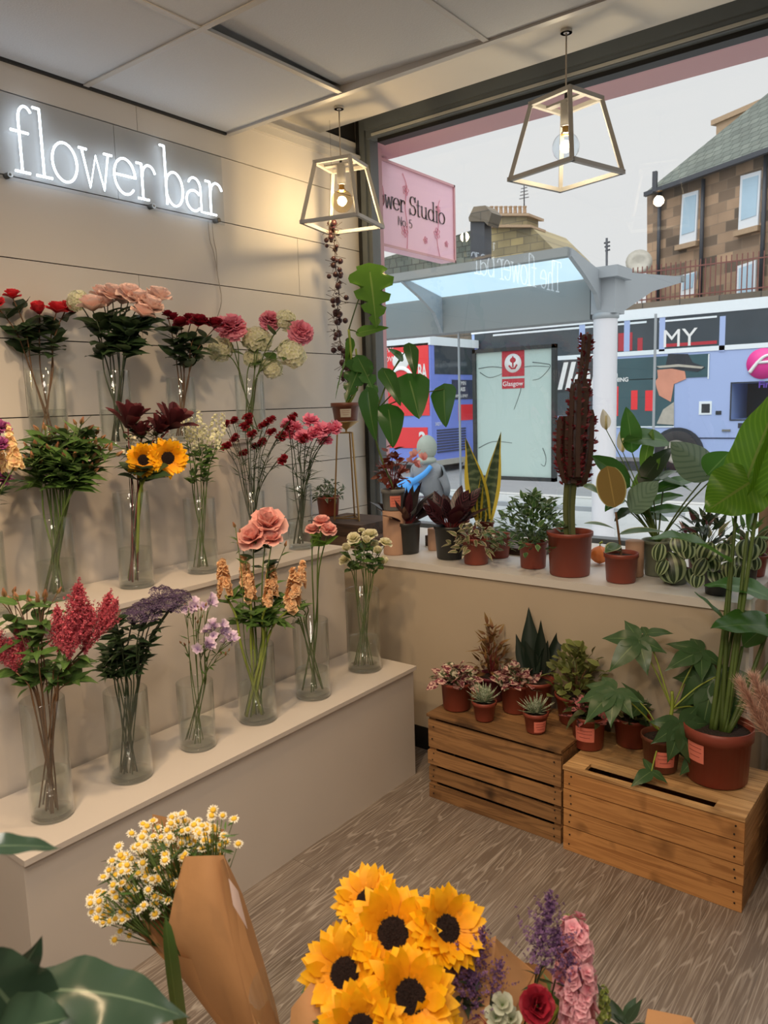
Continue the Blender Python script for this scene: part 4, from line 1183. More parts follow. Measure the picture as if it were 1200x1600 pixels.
E_ = [(0, 1), (1, 2), (2, 3), (3, 4), (4, 5), (2, 6), (6, 7), (7, 8), (2, 9), (9, 10), (10, 11), (0, 12), (12, 13), (13, 14), (0, 15), (15, 16), (16, 17)]
skin_body('body', J, E_, 'jacket_grey', pr)
m = MB(); m.ball(V((px_, py_, pz_ + 0.02)), 0.15, 18, 12, (0.92, 1.0, 1.18)); m.ball(V((px_, py_ - 0.02, pz_ - 0.15)), 0.13, 14, 8, (1.15, 1.0, 0.5)); part('hood', m, 'hood_grey', pr)
m = MB(); m.tube(cat_pts([V((px_ + 0.15, py_ - 0.13, pz_ - 0.22)), V((px_ + 0.05, py_ - 0.155, pz_ - 0.33)), V((px_ - 0.14, py_ - 0.15, pz_ - 0.44)), V((px_ - 0.28, py_ - 0.08, pz_ - 0.52))], 5), 0.032, 0.05, n=8)
m.ball(V((px_ - 0.26, py_ - 0.09, pz_ - 0.52)), 0.17, 16, 10, (1.1, 0.55, 0.8)); part('shoulder_bag', m, 'bag_blue', pr)
dx, dz_ = (dw[0] + 0.95), dw[2]
dp = thing('person', 'bus driver in a light blue short-sleeved shirt behind the cab window', 'person', (dx, YBUS + 0.9, dz_ - 0.6))
J = [((dx, YBUS + 0.9, dz_ - 0.25), (0.19, 0.15)), ((dx, YBUS + 0.88, dz_ + 0.05), (0.19, 0.14)), ((dx + 0.02, YBUS + 0.85, dz_ + 0.32), (0.20, 0.13)), ((dx + 0.03, YBUS + 0.85, dz_ + 0.45), 0.065), ((dx + 0.05, YBUS + 0.85, dz_ + 0.60), (0.10, 0.09)), ((dx + 0.05, YBUS + 0.85, dz_ + 0.72), (0.08, 0.08)),
     ((dx, YBUS + 0.62, dz_ + 0.30), 0.08), ((dx - 0.05, YBUS + 0.5, dz_ + 0.08), 0.06), ((dx + 0.30, YBUS + 0.45, dz_ + 0.04), 0.045), ((dx, YBUS + 1.06, dz_ + 0.30), 0.08), ((dx + 0.05, YBUS + 1.2, dz_ + 0.05), 0.06), ((dx + 0.35, YBUS + 1.15, dz_ + 0.05), 0.045)]
skin_body('body', J, [(0, 1), (1, 2), (2, 3), (3, 4), (4, 5), (2, 6), (6, 7), (7, 8), (2, 9), (9, 10), (10, 11)], 'skin_tone', dp)
m = MB(); m.ball(V((dx + 0.01, YBUS + 0.86, dz_ + 0.12)), 0.26, 16, 10, (0.92, 0.85, 1.1)); m.tube([V((dx, YBUS + 0.66, dz_ + 0.30)), V((dx - 0.05, YBUS + 0.52, dz_ + 0.12))], 0.10, 0.085, n=10); part('shirt', m, 'sleeve_blue', dp)
m = MB(); m.ball(V((dx + 0.05, YBUS + 0.86, dz_ + 0.70)), 0.115, 14, 8, (1, 1, 0.75)); part('hair', m, 'ad_dark', dp)
# ---------------------------------------------------------------- flower and leaf materials
leafmat('leaf_dark', S(50, 72, 44), rib=S(74, 96, 66), back=S(72, 92, 66), rough=0.4)
leafmat('leaf_mid', S(80, 112, 54), rib=S(112, 140, 80), back=S(92, 118, 74), rough=0.42)
leafmat('leaf_bright', S(92, 134, 48), rib=S(150, 178, 96), rough=0.42, trans=0.4)
leafmat('leaf_olive', S(66, 74, 38), back=S(98, 106, 70), rough=0.45)
leafmat('leaf_grey', S(70, 84, 62), rough=0.55)
leafmat('stem_green', S(84, 106, 48), rough=0.5, trans=0.1, var=0.25)
leafmat('stem_lime', S(140, 156, 62), rough=0.5, trans=0.1, var=0.2)
leafmat('stem_dark', S(48, 62, 38), rough=0.5, trans=0.1, var=0.25)
leafmat('stem_brown', S(108, 78, 52), rough=0.6, trans=0.05, var=0.3)
leafmat('stem_red', S(120, 40, 44), rough=0.5, trans=0.1, var=0.25)
def pm(n, a, b, tr=0.3, var=0.16, **k): leafmat(n, S(*a), tip=S(*b), rough=0.6, trans=tr, var=var, **k)
pm('petal_coral', (196, 44, 62), (240, 74, 84)); pm('petal_pale_pink', (242, 208, 196), (252, 228, 220)); pm('petal_cream', (228, 220, 160), (244, 238, 196))
pm('petal_crimson', (92, 8, 24), (150, 22, 46)); pm('petal_pink', (206, 96, 130), (240, 158, 180)); pm('petal_white_green', (216, 220, 172), (246, 244, 228))
pm('petal_yellow', (242, 156, 0), (254, 198, 8), var=0.12); pm('petal_daisy', (240, 232, 200), (250, 246, 232), var=0.06); pm('petal_leucadendron', (52, 22, 26), (98, 36, 44))
pm('petal_ivory', (224, 222, 168), (248, 244, 222)); pm('petal_dark_red', (104, 10, 26), (156, 28, 44)); pm('petal_rose_pink', (222, 96, 140), (250, 160, 190))
pm('petal_astilbe', (176, 56, 78), (226, 116, 132), var=0.4); pm('petal_trachelium', (62, 46, 76), (104, 84, 120), var=0.35); pm('petal_freesia', (196, 170, 214), (240, 222, 238))
pm('petal_apricot', (224, 164, 108), (246, 214, 172), var=0.2); pm('petal_blush', (228, 148, 142), (248, 198, 190)); pm('petal_snap', (244, 188, 150), (250, 232, 170))
pm('petal_purple', (120, 40, 96), (176, 90, 150)); pm('bud_peach', (120, 120, 66), (206, 140, 110)); pm('petal_statice', (92, 62, 106), (150, 112, 160), var=0.3)
pm('petal_stock_pink', (226, 138, 156), (248, 196, 206)); pm('petal_red', (112, 14, 34), (176, 34, 56)); pm('petal_euca', (176, 186, 158), (214, 216, 196))
pm('petal_orchid', (244, 190, 204), (250, 226, 230)); pm('bud_green', (110, 134, 60), (160, 170, 90))
plain('disc_brown', S(44, 24, 18), 0.95, var=0.4, scale=300, bump=0.6)
plain('disc_yellow', S(228, 182, 52), 0.8, var=0.25, scale=400)
plain('calyx_green', S(92, 116, 52), 0.6, var=0.2)
thin_glass('vase_glass', (0.975, 0.985, 0.98), 1.55, edge=(0.74, 0.78, 0.77))
thin_glass('water', (0.95, 0.965, 0.95), 1.5, edge=(0.84, 0.87, 0.84))
def solid_glass():
    m, nt, out = nmat('base_glass')
    t = N(nt, 'BsdfTransparent'); t.inputs[0].default_value = (0.95, 0.97, 0.96, 1)
    g = N(nt, 'BsdfGlass', i_IOR=1.45, i_Roughness=0.02)
    ms = N(nt, 'MixShader', i_Fac=0.2)
    L(nt, t.outputs[0], ms.inputs[1]); L(nt, g.outputs[0], ms.inputs[2]); L(nt, ms.outputs[0], out.inputs[0])
thin_glass('base_glass', (0.95, 0.965, 0.96), 1.6, edge=(0.8, 0.84, 0.83))

# ---------------------------------------------------------------- bloom shapes (axis +Z, about one unit across the radius)
def b_rose(seed, layers, ruff=0.0):
    random.seed(seed); m = MB()
    for n, op, ln, w, cup in layers:
        a0 = U(0, 6.28)
        for i in range(n):
            a = a0 + 6.283 * i / n + U(-.2, .2); o_ = op + U(-.08, .08)
            rd = V((math.cos(a), math.sin(a), 0))
            d = Z * math.cos(o_) + rd * math.sin(o_)
            nn = -rd * math.cos(o_) + Z * math.sin(o_)
            m.leaf(rd * 0.10 - Z * 0.05 * op, d, nn, ln * U(.92, 1.06), w, 'petal', droop=0.10 + 0.22 * op, cup=cup, wave=ruff, seg=5, ac=2, wf=2)
    return m
ROSE = [(3, 0.02, 0.95, 0.62, 0.75), (4, 0.14, 1.0, 0.85, 0.7), (5, 0.34, 1.02, 1.0, 0.55), (5, 0.62, 1.0, 1.12, 0.42), (5, 0.95, 0.95, 1.1, 0.3)]
ROSE_BUD = [(3, 0.02, 1.15, 0.7, 0.8), (4, 0.12, 1.2, 0.95, 0.7), (5, 0.26, 1.15, 1.1, 0.6), (3, 0.55, 0.9, 0.9, 0.3)]
LISI = [(4, 0.05, 0.85, 0.8, 0.6), (5, 0.35, 0.95, 1.1, 0.45), (6, 0.75, 1.0, 1.2, 0.3), (5, 1.15, 1.0, 1.1, 0.2)]
def b_carn(seed, n=34, lo=0.05, hi=1.5):
    random.seed(seed); m = MB()
    for i in range(n):
        o_ = lo + (hi - lo) * (i / n) ** 0.8; a = i * 2.4 + U(-.2, .2)
        rd = V((math.cos(a), math.sin(a), 0)); d = Z * math.cos(o_) + rd * math.sin(o_)
        m.leaf(rd * 0.05, d, -rd * math.cos(o_) + Z * math.sin(o_), U(.85, 1.05), 0.8, 'fan', droop=U(.05, .3), cup=U(0, .3), wave=0.13, seg=4, ac=2, wf=1.6)
    return m
def b_ball(seed, n=70, k=4, r=0.24, squash=0.85, low=-0.35):
    random.seed(seed); m = MB()
    for i in range(n):
        z = 1 - (1 - low) * (i + .5) / n; a = i * 2.39996; q = math.sqrt(1 - z * z)
        d = V((q * math.cos(a), q * math.sin(a), z))
        m.floret(V((d.x, d.y, d.z * squash)) * U(.86, 1.0), (d + rdir() * .3).normalized(), r * U(.85, 1.15), k, 1.25, U(.1, .4))
    return m
def b_rays(seed, n=20, layers=2, ln=0.62, w=0.24, r0=0.38, op=1.35, prof='ray', seg=4, ac=1, droop=0.1, wav=.04, jd=.2):
    random.seed(seed); m = MB()
    for l in range(layers):
        for i in range(n):
            a = 6.283 * (i + 0.5 * l) / n + U(-.07, .07); o_ = op - 0.18 * l + U(-.22, .22)
            rd = V((math.cos(a), math.sin(a), 0)); d = Z * math.cos(o_) + rd * math.sin(o_)
            m.leaf(rd * r0 * (0.96 - 0.08 * l) + Z * 0.03 * l, d, -rd * math.cos(o_) + Z * math.sin(o_), ln * U(.85, 1.12), w * U(.85, 1.15), prof, droop=droop + U(-.75 * jd, jd), fold=0.12, wave=wav, seg=seg, ac=ac)
    return m
def b_disc(seed, r=0.4, h=0.12, nb=160):
    random.seed(seed); m = MB()
    m.lathe([(r, -0.04), (r * 1.02, 0.01), (r * .85, h * .7), (r * .5, h), (0.001, h * .8)], n=24)
    for i in range(nb):
        q = math.sqrt(i / nb) * r * .98; a = i * 2.39996
        m.floret(V((q * math.cos(a), q * math.sin(a), h * (1 - (q / r) ** 2) * .8 + 0.02)), (Z + rdir() * .3).normalized(), 0.045, 3, 1.4, 0.8)
    return m
def b_spike(seed, n=26, r=0.17, f=5, w=1.1, taper=0.5, jit=0.25, lift=0.3, layers=2, width=0.10):
    """florets around a vertical axis of length 1"""
    random.seed(seed); m = MB()
    for i in range(n):
        t = i / n; a = i * 2.39996 + U(-jit, jit)
        d = V((math.cos(a), math.sin(a), 0.25 + 0.9 * t * t)).normalized()
        k = 1 - taper * t
        c = V((d.x * width * k, d.y * width * k, t * 0.95))
        for l in range(layers):
            m.floret(c + d * (0.02 * l), (d + rdir() * .25).normalized(), r * k * (1 - .35 * l) * U(.85, 1.1), f, w, lift + .35 * l)
    return m
def b_plume(seed, nb=46, fl=16, r=0.028, wid=0.34):
    random.seed(seed); m = MB()
    for i in range(nb):
        t = (i / nb) ** 0.9; a = i * 2.39996
        ln = wid * (1 - t) ** 0.8 * U(.7, 1.1) + 0.03
        d = V((math.cos(a), math.sin(a), 0.9)).normalized()
        b0 = V((0, 0, t * 0.85))
        for j in range(fl):
            s = (j + 1) / fl
            c = b0 + d * (ln * s) + Z * (0.04 * s * s) + rdir() * 0.018
            m.floret(c, (d + rdir()).normalized(), r * U(.7, 1.3) * (1.15 - .5 * s), 3, 1.2, .5)
    for j in range(14):
        m.floret(V((0, 0, 0.85 + 0.15 * j / 14)) + rdir() * .01, rdir(), r * .8, 3, 1.2, .5)
    return m
def b_umbel(seed, n=520, r=0.06, h=0.45):
    random.seed(seed); m = MB()
    for i in range(n):
        q = math.sqrt((i + .5) / n); a = i * 2.39996
        lump = 0.09 * math.sin(a * 3 + q * 9 + seed) + 0.05 * math.sin(a * 7 - q * 13)
        c = V((q * math.cos(a), q * math.sin(a), h * (1 - q ** 2.2) + lump + U(-.03, .03)))
        m.floret(c, (Z + V((c.x, c.y, 0)) * .8 + rdir() * .5).normalized(), r * U(.7, 1.3), 4, 1.0, .5)
    for i in range(22):
        a = i * 2.39996; q = math.sqrt((i + .5) / 22) * .85
        m.tube([V((0, 0, -0.55)), V((q * math.cos(a) * .5, q * math.sin(a) * .5, -0.2)), V((q * math.cos(a), q * math.sin(a), h * (1 - q ** 2.2) - .03))], 0.02, 0.012, n=4, cap=False)
    return m
def b_funnel(seed, op=0.55):
    random.seed(seed); m = MB()
    for l in range(2):
        for i in range(3):
            a = 6.283 * (i + .5 * l) / 3 + U(-.1, .1); rd = V((math.cos(a), math.sin(a), 0)); o_ = op + U(-.15, .15)
            d = Z * math.cos(o_) + rd * math.sin(o_)
            m.leaf(rd * .05, d, -rd * math.cos(o_) + Z * math.sin(o_), 1.25, 0.72, 'petal', droop=0.25, cup=.4, seg=4, ac=1)
    m.lathe([(0.05, -0.75), (0.10, -0.3), (0.17, 0.12)], n=8)
    return m
def b_bud(seed, fat=0.3):
    random.seed(seed); m = MB()
    for i in range(4):
        a = i * 1.571; rd = V((math.cos(a), math.sin(a), 0))
        m.leaf(rd * .04, (Z + rd * .35).normalized(), (-rd + Z * .35).normalized(), 1.2, fat * 2.1, 'ovate', droop=-0.28, cup=.6, seg=4, ac=1)
    return m
def b_spray(seed, n=9, r=0.22, kind='floret'):
    """a few small florets on short stalks"""
    random.seed(seed); m = MB()
    for i in range(n):
        d = (Z * U(.4, 1.3) + rdir() * .8).normalized(); c = d * U(.6, 1.0)
        for l in range(2): m.floret(c + d * .05 * l, (d + rdir() * .3).normalized(), r * U(.8, 1.2) * (1 - .3 * l), 5, 1.1, .3 + .5 * l)
        m.tube([V((0, 0, -.1)), c], 0.02, n=4, cap=False)
    return m
BL = {}
def bloom(key, mat, makers, disc=None, dmat=None):
    BL[key] = ([mk.mesh(key, mat) for mk in makers], disc.mesh('disc', dmat) if disc else None)
V3 = (1, 2, 3)
for k, mt in (('coral', 'petal_coral'), ('palepink', 'petal_pale_pink'), ('cream', 'petal_cream'), ('crimson', 'petal_crimson')):
    bloom('rose_' + k, mt, [b_rose(s, ROSE if s != 2 else ROSE_BUD) for s in V3])
bloom('rose_white', 'petal_ivory', [b_rose(s + 5, ROSE_BUD if s == 2 else LISI) for s in V3])
bloom('lisi_pink', 'petal_blush', [b_rose(s + 9, LISI, 0.05) for s in V3])
bloom('carn_red', 'petal_dark_red', [b_carn(s, 22) for s in V3]); bloom('carn_pink', 'petal_rose_pink', [b_carn(s, 26, 0.3, 1.75) for s in V3])
bloom('ball_pink', 'petal_pink', [b_carn(s + 4, 70, 0.05, 2.1) for s in V3]); bloom('hyd_white', 'petal_white_green', [b_ball(s, 110, 4, 0.22, 0.9, -0.6) for s in V3])
bloom('sunflower', 'petal_yellow', [b_rays(s, 20, 3, 0.72, 0.35, 0.38, 1.3, droop=0.05, ac=2, seg=7, wav=.07, jd=.3) for s in V3], b_disc(5, 0.43, 0.10, 300), 'disc_brown')
bloom('daisy', 'petal_daisy', [b_rays(s, 13, 1, 0.52, 0.25, 0.40, 1.45, 'ray', 2, 1, 0.15) for s in V3], b_disc(6, 0.42, 0.26, 40), 'disc_yellow')
bloom('spike_apricot', 'petal_apricot', [b_spike(s, 34, 0.15, 5, 1.2, .3, jit=.8, width=.13, layers=3) for s in V3]); bloom('spike_pink', 'petal_stock_pink', [b_spike(s, 48, 0.17, 5, 1.2, .3, jit=.8, width=.19, layers=3) for s in V3])
bloom('spike_snap', 'petal_snap', [b_spike(s, 20, 0.17, 4, 1.2, .65, width=.09) for s in V3]); bloom('spike_green', 'petal_white_green', [b_spike(s, 26, 0.095, 5, 1.0, .4, jit=.6, width=.13) for s in V3])
bloom('plume', 'petal_astilbe', [b_plume(s, 64, 15, .033, .40) for s in V3]); bloom('umbel', 'petal_trachelium', [b_umbel(s) for s in V3])
bloom('freesia', 'petal_freesia', [b_funnel(s) for s in V3]); bloom('alstro', 'bud_peach', [b_bud(s, .26) for s in V3])
bloom('leuca', 'petal_leucadendron', [b_rose(s, [(3, .1, 1.2, .5, .5), (5, .4, 1.3, .55, .35), (5, .75, 1.3, .5, .2)]) for s in V3]); bloom('purple', 'petal_purple', [b_carn(s, 16, .2, 1.5) for s in V3])
bloom('spray_white', 'petal_daisy', [b_spray(s, 12, .2) for s in V3]); bloom('statice', 'petal_statice', [b_plume(s + 3, 22, 8, .045, .62) for s in V3])
bloom('red', 'petal_red', [b_rose(s, LISI) for s in V3]); bloom('bud_green', 'bud_green', [b_spike(s, 16, .16, 4, 1.2, .4, width=.1) for s in V3])
bloom('euca', 'petal_euca', [b_rose(s, [(3, .3, 1, .8, .2), (4, .8, 1, .9, .1)]) for s in V3])
random.seed(11)
def place_bloom(parent, key, p, ax, r, name='bloom', off=None, spin=None):
    ms, disc = BL[key]
    q = Z.rotation_difference(ax.normalized()) @ Quaternion(Z, U(0, 6.28) if spin is None else spin)
    o = put(name, random.choice(ms), parent, V(p) - (off if off is not None else wpos(parent)))
    o.rotation_mode = 'QUATERNION'; o.rotation_quaternion = q; o.scale = (r, r, r)
    if disc:
        d = put('disc', disc, o)
    return o

# ---------------------------------------------------------------- vases
def vase(label, c, r, h, hw, lean=None):
    o = thing('glass_vase', label, 'vase', c, 'clear cylinder vases on the stepped stand')
    t = 0.0035
    m = MB(); m.lathe([(r - 0.006, 0.001), (r, 0.006), (r, h - 0.002), (r - t / 2, h), (r - t, h - 0.002), (r - t, 0.018), (r - 0.012, 0.013), (0.0005, 0.012)], V(c), 40); part('vessel', m, 'vase_glass', o)
    m = MB(); m.lathe([(0, 0.0005), (r - 0.007, 0.0005), (r - 0.0005, 0.006), (r - 0.002, 0.0125), (0, 0.0115)], V(c), 36); part('thick_base', m, 'base_glass', o)
    m = MB(); rw = r - t - 0.001; m.lathe([(rw, 0.020), (rw, hw), (rw - 0.004, hw - 0.002), (0.0005, hw - 0.003)], V(c), 36); part('water', m, 'water', o)
    return o
def stem_path(c, r, h, head, base_r=0.6, k=None):
    a = U(0, 6.28); q = r * base_r * math.sqrt(RND())
    d = V((head.x - c.x, head.y - c.y, 0))
    dl = max(d.length, 1e-6); dn = d / dl
    foot = V((c.x - dn.x * r * 0.45 + q * math.cos(a) * .7, c.y - dn.y * r * 0.45 + q * math.sin(a) * .7, c.z + 0.022))
    fd = V((foot.x - c.x, foot.y - c.y, 0))
    if fd.length > r * 0.8: fd *= r * 0.8 / fd.length; foot = V((c.x + fd.x, c.y + fd.y, foot.z))
    rr = min(dl * 0.75, r * 0.78) * U(.7, 1.0)
    s = V((-dn.y, dn.x, 0)) * U(-.3, .3) * r
    rim = V((c.x, c.y, c.z + h - 0.004)) + dn * rr + s
    mid = rim + (head - rim) * 0.5 + V((0, 0, (head - rim).length * 0.08)) - dn * 0.012
    return cat_pts([foot, foot.lerp(rim, .5), rim, mid, head], 4), rim
def flower(name, label, cat, group, pts, rim, head, ax, key, size, sm, sr, lf=None, extra=None, bname='bloom', pl=True):
    o = thing(name, label, cat, pts[0], group)
    m = MB(); m.tube(pts, sr, sr * 0.75, n=6)
    part('stem', m, sm, o)
    if key:
        place_bloom(o, key, head, ax, size, bname)
    for e in (extra or []):
        k2, p2, ax2, s2 = e
        b = MB(); q = pts[int(len(pts) * .78)]
        b.tube([q, (q + p2) / 2 + V((0, 0, .01)), p2], sr * .6, n=5); part('side_stem', b, sm, o)
        place_bloom(o, k2, p2, ax2, s2, bname)
    if lf:
        n, ln, w, lm, pf, t0, t1 = lf[:7]
        b = MB()
        for i in range(n):
            t = U(t0, t1); k = t * (len(pts) - 1); i0 = min(int(k), len(pts) - 2)
            p = pts[i0].lerp(pts[i0 + 1], k - i0)
            T = (pts[i0 + 1] - pts[i0]).normalized()
            d = (rdir(-.2, .5) + T * .35 + V((.25, -.15, 0))).normalized()
            b.leaf(p, d, (Z + rdir() * .4 + V((.2, -.3, 0))).normalized(), ln * U(.7, 1.25), w * U(.75, 1.2), pf, droop=U(0, .45), fold=U(.05, .25), wave=.02, seg=5, ac=1)
        part('foliage', b, lm, o)
    return o
def bunch(vlabel, phrase, base, wpx, rimv, watv, shelf, sets, cx=None):
    """one vase and its cut stems; base = picture point of the vase foot, standing on the tier 'shelf'"""
    f = at_z(base[0], base[1], shelf)
    r = wpx / 2 * mpp(f)
    dn = V((f.x, f.y, 0)).normalized()
    c = f + dn * (r * 0.9); c.z = shelf + 0.0005
    c.x = min(c.x, {ZA: XA, ZB: XB, ZT: XC}[shelf] - r - 0.004)
    c.x = max(c.x, {ZA: XB, ZB: XC, ZT: XW}[shelf] + r + 0.006)
    h = z_at(c.x, c.y, rimv) - shelf; hw = (z_at(c.x, c.y, watv) - shelf) if watv else h * .3
    vase(vlabel, c, r, h, hw)
    D = dep(c)
    for s in sets:
        hs = []
        for it in s['heads']:
            u, v = it[0], it[1]
            off = it[2] if len(it) > 2 else U(-.05, .05)
            hd = at_d(u, v, D + off)
            lim = {ZA: XB, ZB: XC, ZT: XW}[shelf] + 0.05
            if hd.x < lim and hd.z < shelf + 0.46: hd = at_x(u, v, lim)
            if hd.x < XW + 0.05: hd = at_x(u, v, XW + 0.05)
            hs.append((u, hd, it[3] if len(it) > 3 else 1.0))
        hs.sort(key=lambda q: q[0])
        for i, (u, hd, k) in enumerate(hs):
            pts, rim = stem_path(c, r - 0.006, h, hd)
            out = V((hd.x - c.x, hd.y - c.y, 0))
            ax = (Z * s.get('up', 0.8) + out * s.get('out', 3.0) + (EYE - hd).normalized() * s.get('face', 0.3) + rdir() * s.get('jit', 0.25)).normalized()
            lab = s['desc'] + ((', ' + ORD[i] + ' from the left') if len(hs) > 1 else '') + ' ' + phrase
            ex = []
            for (du, dv) in s.get('side', []):
                p2 = at_d(u, 0, 1) if False else hd + RIGHT * (du + U(-.3, .3) * abs(du)) - DOWN * dv * U(.7, 1.3) + FWD * U(-.02, .02)
                ex.append((s['key'], p2, (ax + (p2 - hd).normalized() * .7).normalized(), s['size'] * U(.7, .95)))
            flower(s['name'], lab, s['cat'], s['desc'] + 's ' + phrase, pts, rim, hd, ax, s['key'], s['size'] * k * U(.93, 1.07), s.get('stem', 'stem_green'), s.get('sr', 0.0028), s.get('lf'), ex, s.get('bname', 'bloom'))
    return c, r, h
def cloud(u, v, ru, rv, n):
    return [(u + ru * math.sqrt((i + .5) / n) * math.cos(i * 2.4 + .4), v + rv * math.sqrt((i + .5) / n) * math.sin(i * 2.4 + .4)) for i in range(n)]
def F(name, cat, desc, key, heads, size, **k): return dict(name=name, cat=cat, desc=desc, key=key, heads=heads, size=size, **k)
# bottom tier, from the open end to the window
bunch('tallest clear vase of thin brown stems and pink astilbe on the bottom tier', 'in the astilbe vase', (84, 1287), 66, 1092, 1205, ZA, [
    F('astilbe', 'flower', 'feathery pink astilbe plume', 'plume', [(12, 1040, 0, .8), (38, 1035, .03, .7), (92, 1020, 0, .9), (120, 1010, -.03, 1.2), (134, 1022, .0, .9), (150, 1000, .03, .9), (108, 1030, -.05, .8), (164, 985, .03, .6), (24, 1050, -.03, .6)], 0.155, up=1, out=2.2, face=0, jit=.12, stem='stem_brown', sr=.0022, lf=(4, .06, .022, 'leaf_mid', 'lance', .62, .85)),
    F('alstroemeria', 'flower', 'pink budded alstroemeria', 'alstro', [(8, 935), (28, 940), (70, 937), (60, 945)], 0.026, bname='bud', stem='stem_brown', sr=.0022, lf=(7, .085, .026, 'leaf_mid', 'ovate', .74, 1.0), side=[(.02, .01), (-.02, 0)]),
    F('foliage_stem', 'foliage', 'leafy green filler stem', None, [(60, 1010), (100, 1050), (20, 1045), (40, 985), (120, 1060), (75, 1045)], 0.02, stem='stem_brown', sr=.002, lf=(9, .07, .026, 'leaf_mid', 'lance', .72, 1.0))])
bunch('clear vase of dark stems and purple trachelium on the bottom tier', 'in the purple trachelium vase', (207, 1226), 67, 1077, 1146, ZA, [
    F('trachelium', 'flower', 'purple trachelium umbel', 'umbel', [(226, 958, -.03, 1.1), (268, 946, 0, 1.0), (255, 928, .04, .9), (208, 966, .02, .9), (240, 946, -.01, 1.0), (282, 932, .03, .7)], 0.045, up=1, out=1.5, face=.25, jit=.1, stem='stem_dark', sr=.0026, lf=(8, .05, .016, 'leaf_dark', 'lance', .66, .9)),
    F('trachelium', 'flower', 'green budded trachelium', None, [(180, 985), (165, 1010), (190, 1020), (215, 1005), (160, 1045), (200, 1040), (180, 965), (170, 1030), (222, 1030), (185, 1000)], 0.045, stem='stem_dark', sr=.0022, lf=(34, .044, .015, 'leaf_dark', 'lance', .72, 1.0))])
bunch('clear vase of slender stems and lilac freesia on the bottom tier', 'in the lilac freesia vase', (311, 1176), 57, 1064, 1128, ZA, [
    F('freesia', 'flower', 'pale lilac freesia', 'freesia', [(330, 985), (345, 990), (362, 1003), (322, 1012), (300, 950, .03), (326, 945, .03)], 0.022, up=.4, out=2, face=.5, jit=.4, stem='stem_green', sr=.0018, side=[(.016, .006), (-.018, -.006), (.006, .02)], lf=(4, .035, .006, 'leaf_mid', 'lance', .6, .9)),
    F('freesia', 'flower', 'green budded freesia', 'alstro', [(290, 950), (315, 955), (308, 975), (290, 1010), (352, 1025)], 0.014, bname='bud', stem='stem_green', sr=.0016, side=[(.01, .012), (-.01, .01)], lf=(3, .03, .006, 'leaf_mid', 'lance', .7, .95))])
bunch('wide clear vase of thick pale green stems and apricot stock on the bottom tier', 'in the apricot stock vase', (404, 1134), 61, 1006, 1068, ZA, [
    F('stock', 'flower', 'apricot stock spike', 'spike_apricot', [(352, 930, -.03, 1.0), (385, 915, .03, 1.0), (392, 938, -.03, .8), (424, 930, .0, 1.0), (418, 945, -.05, .8), (456, 950, -.03, 1.15), (470, 915, .05, .8)], 0.115, up=1, out=1.2, face=-.05, jit=.08, stem='stem_lime', sr=.005, lf=(14, .08, .022, 'leaf_mid', 'lance', .66, .95)),
    F('lisianthus', 'flower', 'ruffled pink lisianthus', 'lisi_pink', [(418, 822, .03, 1.25), (396, 842, 0, 1.0), (425, 845, -.01, .7)], 0.048, up=.6, face=.5, out=1, stem='stem_green', sr=.003, lf=(9, .05, .017, 'leaf_dark', 'ovate', .75, .98)),
    F('lisianthus', 'flower', 'green budded lisianthus', 'alstro', [(368, 825), (375, 835), (445, 855)], 0.02, bname='bud', stem='stem_green', sr=.0018, lf=(4, .05, .012, 'leaf_mid', 'lance', .75, .95))])
bunch('clear vase of two tall pink lisianthus on the bottom tier', 'in the pink lisianthus vase', (490, 1096), 56, 968, 1045, ZA, [
    F('lisianthus', 'flower', 'pale pink lisianthus on a bare stem', 'lisi_pink', [(503, 818, 0, 1.0), (488, 830, .02, .85), (513, 830, -.02, .95)], 0.032, up=.8, face=.4, out=1, stem='stem_green', sr=.0032, lf=(2, .085, .045, 'leaf_bright', 'ovate', .84, .95)),
    F('cut_stem', 'stem', 'bare green cut stem', None, [(448, 960), (455, 975), (470, 950), (475, 940)], 0.02, stem='stem_green', sr=.003, lf=(3, .04, .012, 'leaf_mid', 'lance', .8, 1.0))])
bunch('clear vase of small white roses at the window end of the bottom tier', 'in the white rose vase', (570, 1053), 54, 921, 995, ZA, [
    F('spray_rose', 'flower', 'small ivory spray rose', 'rose_white', [(578, 838, 0, 1.2), (556, 852), (602, 850, 0, 1.1), (542, 860), (540, 876), (597, 880), (572, 848), (553, 842), (585, 855), (565, 830, .03, .6), (590, 865)], 0.026, up=.7, face=.5, out=2, stem='stem_green', sr=.002, lf=(7, .045, .024, 'leaf_mid', 'ovate', .70, .93))])
# middle tier
bunch('clear vase of snapdragons cut by the photo edge on the middle tier', 'in the snapdragon vase', (-14, 968), 58, 832, 890, ZB, [
    F('snapdragon', 'flower', 'peach and yellow snapdragon', 'spike_snap', [(24, 728, -.02, 1.1), (2, 742, 0, .9)], 0.11, up=1, face=0, out=1, stem='stem_green', sr=.003, lf=(8, .05, .012, 'leaf_dark', 'lance', .7, .9)),
    F('stock', 'flower', 'purple stock bloom', 'purple', [(0, 695), (2, 670), (6, 750), (-6, 720)], 0.026, stem='stem_green', sr=.003, lf=(8, .05, .014, 'leaf_dark', 'lance', .7, .95))])
bunch('clear vase packed with thick green alstroemeria stems on the middle tier', 'in the alstroemeria vase', (93, 940), 61, 806, 876, ZB, [
    F('alstroemeria', 'flower', 'leafy alstroemeria with closed peach buds', 'alstro', cloud(108, 700, 72, 38, 17), 0.027, bname='bud', up=1, out=2, stem='stem_green', sr=.0034, side=[(.018, -.01), (-.016, 0)], lf=(19, .092, .028, 'leaf_mid', 'lance', .70, 1.0))])
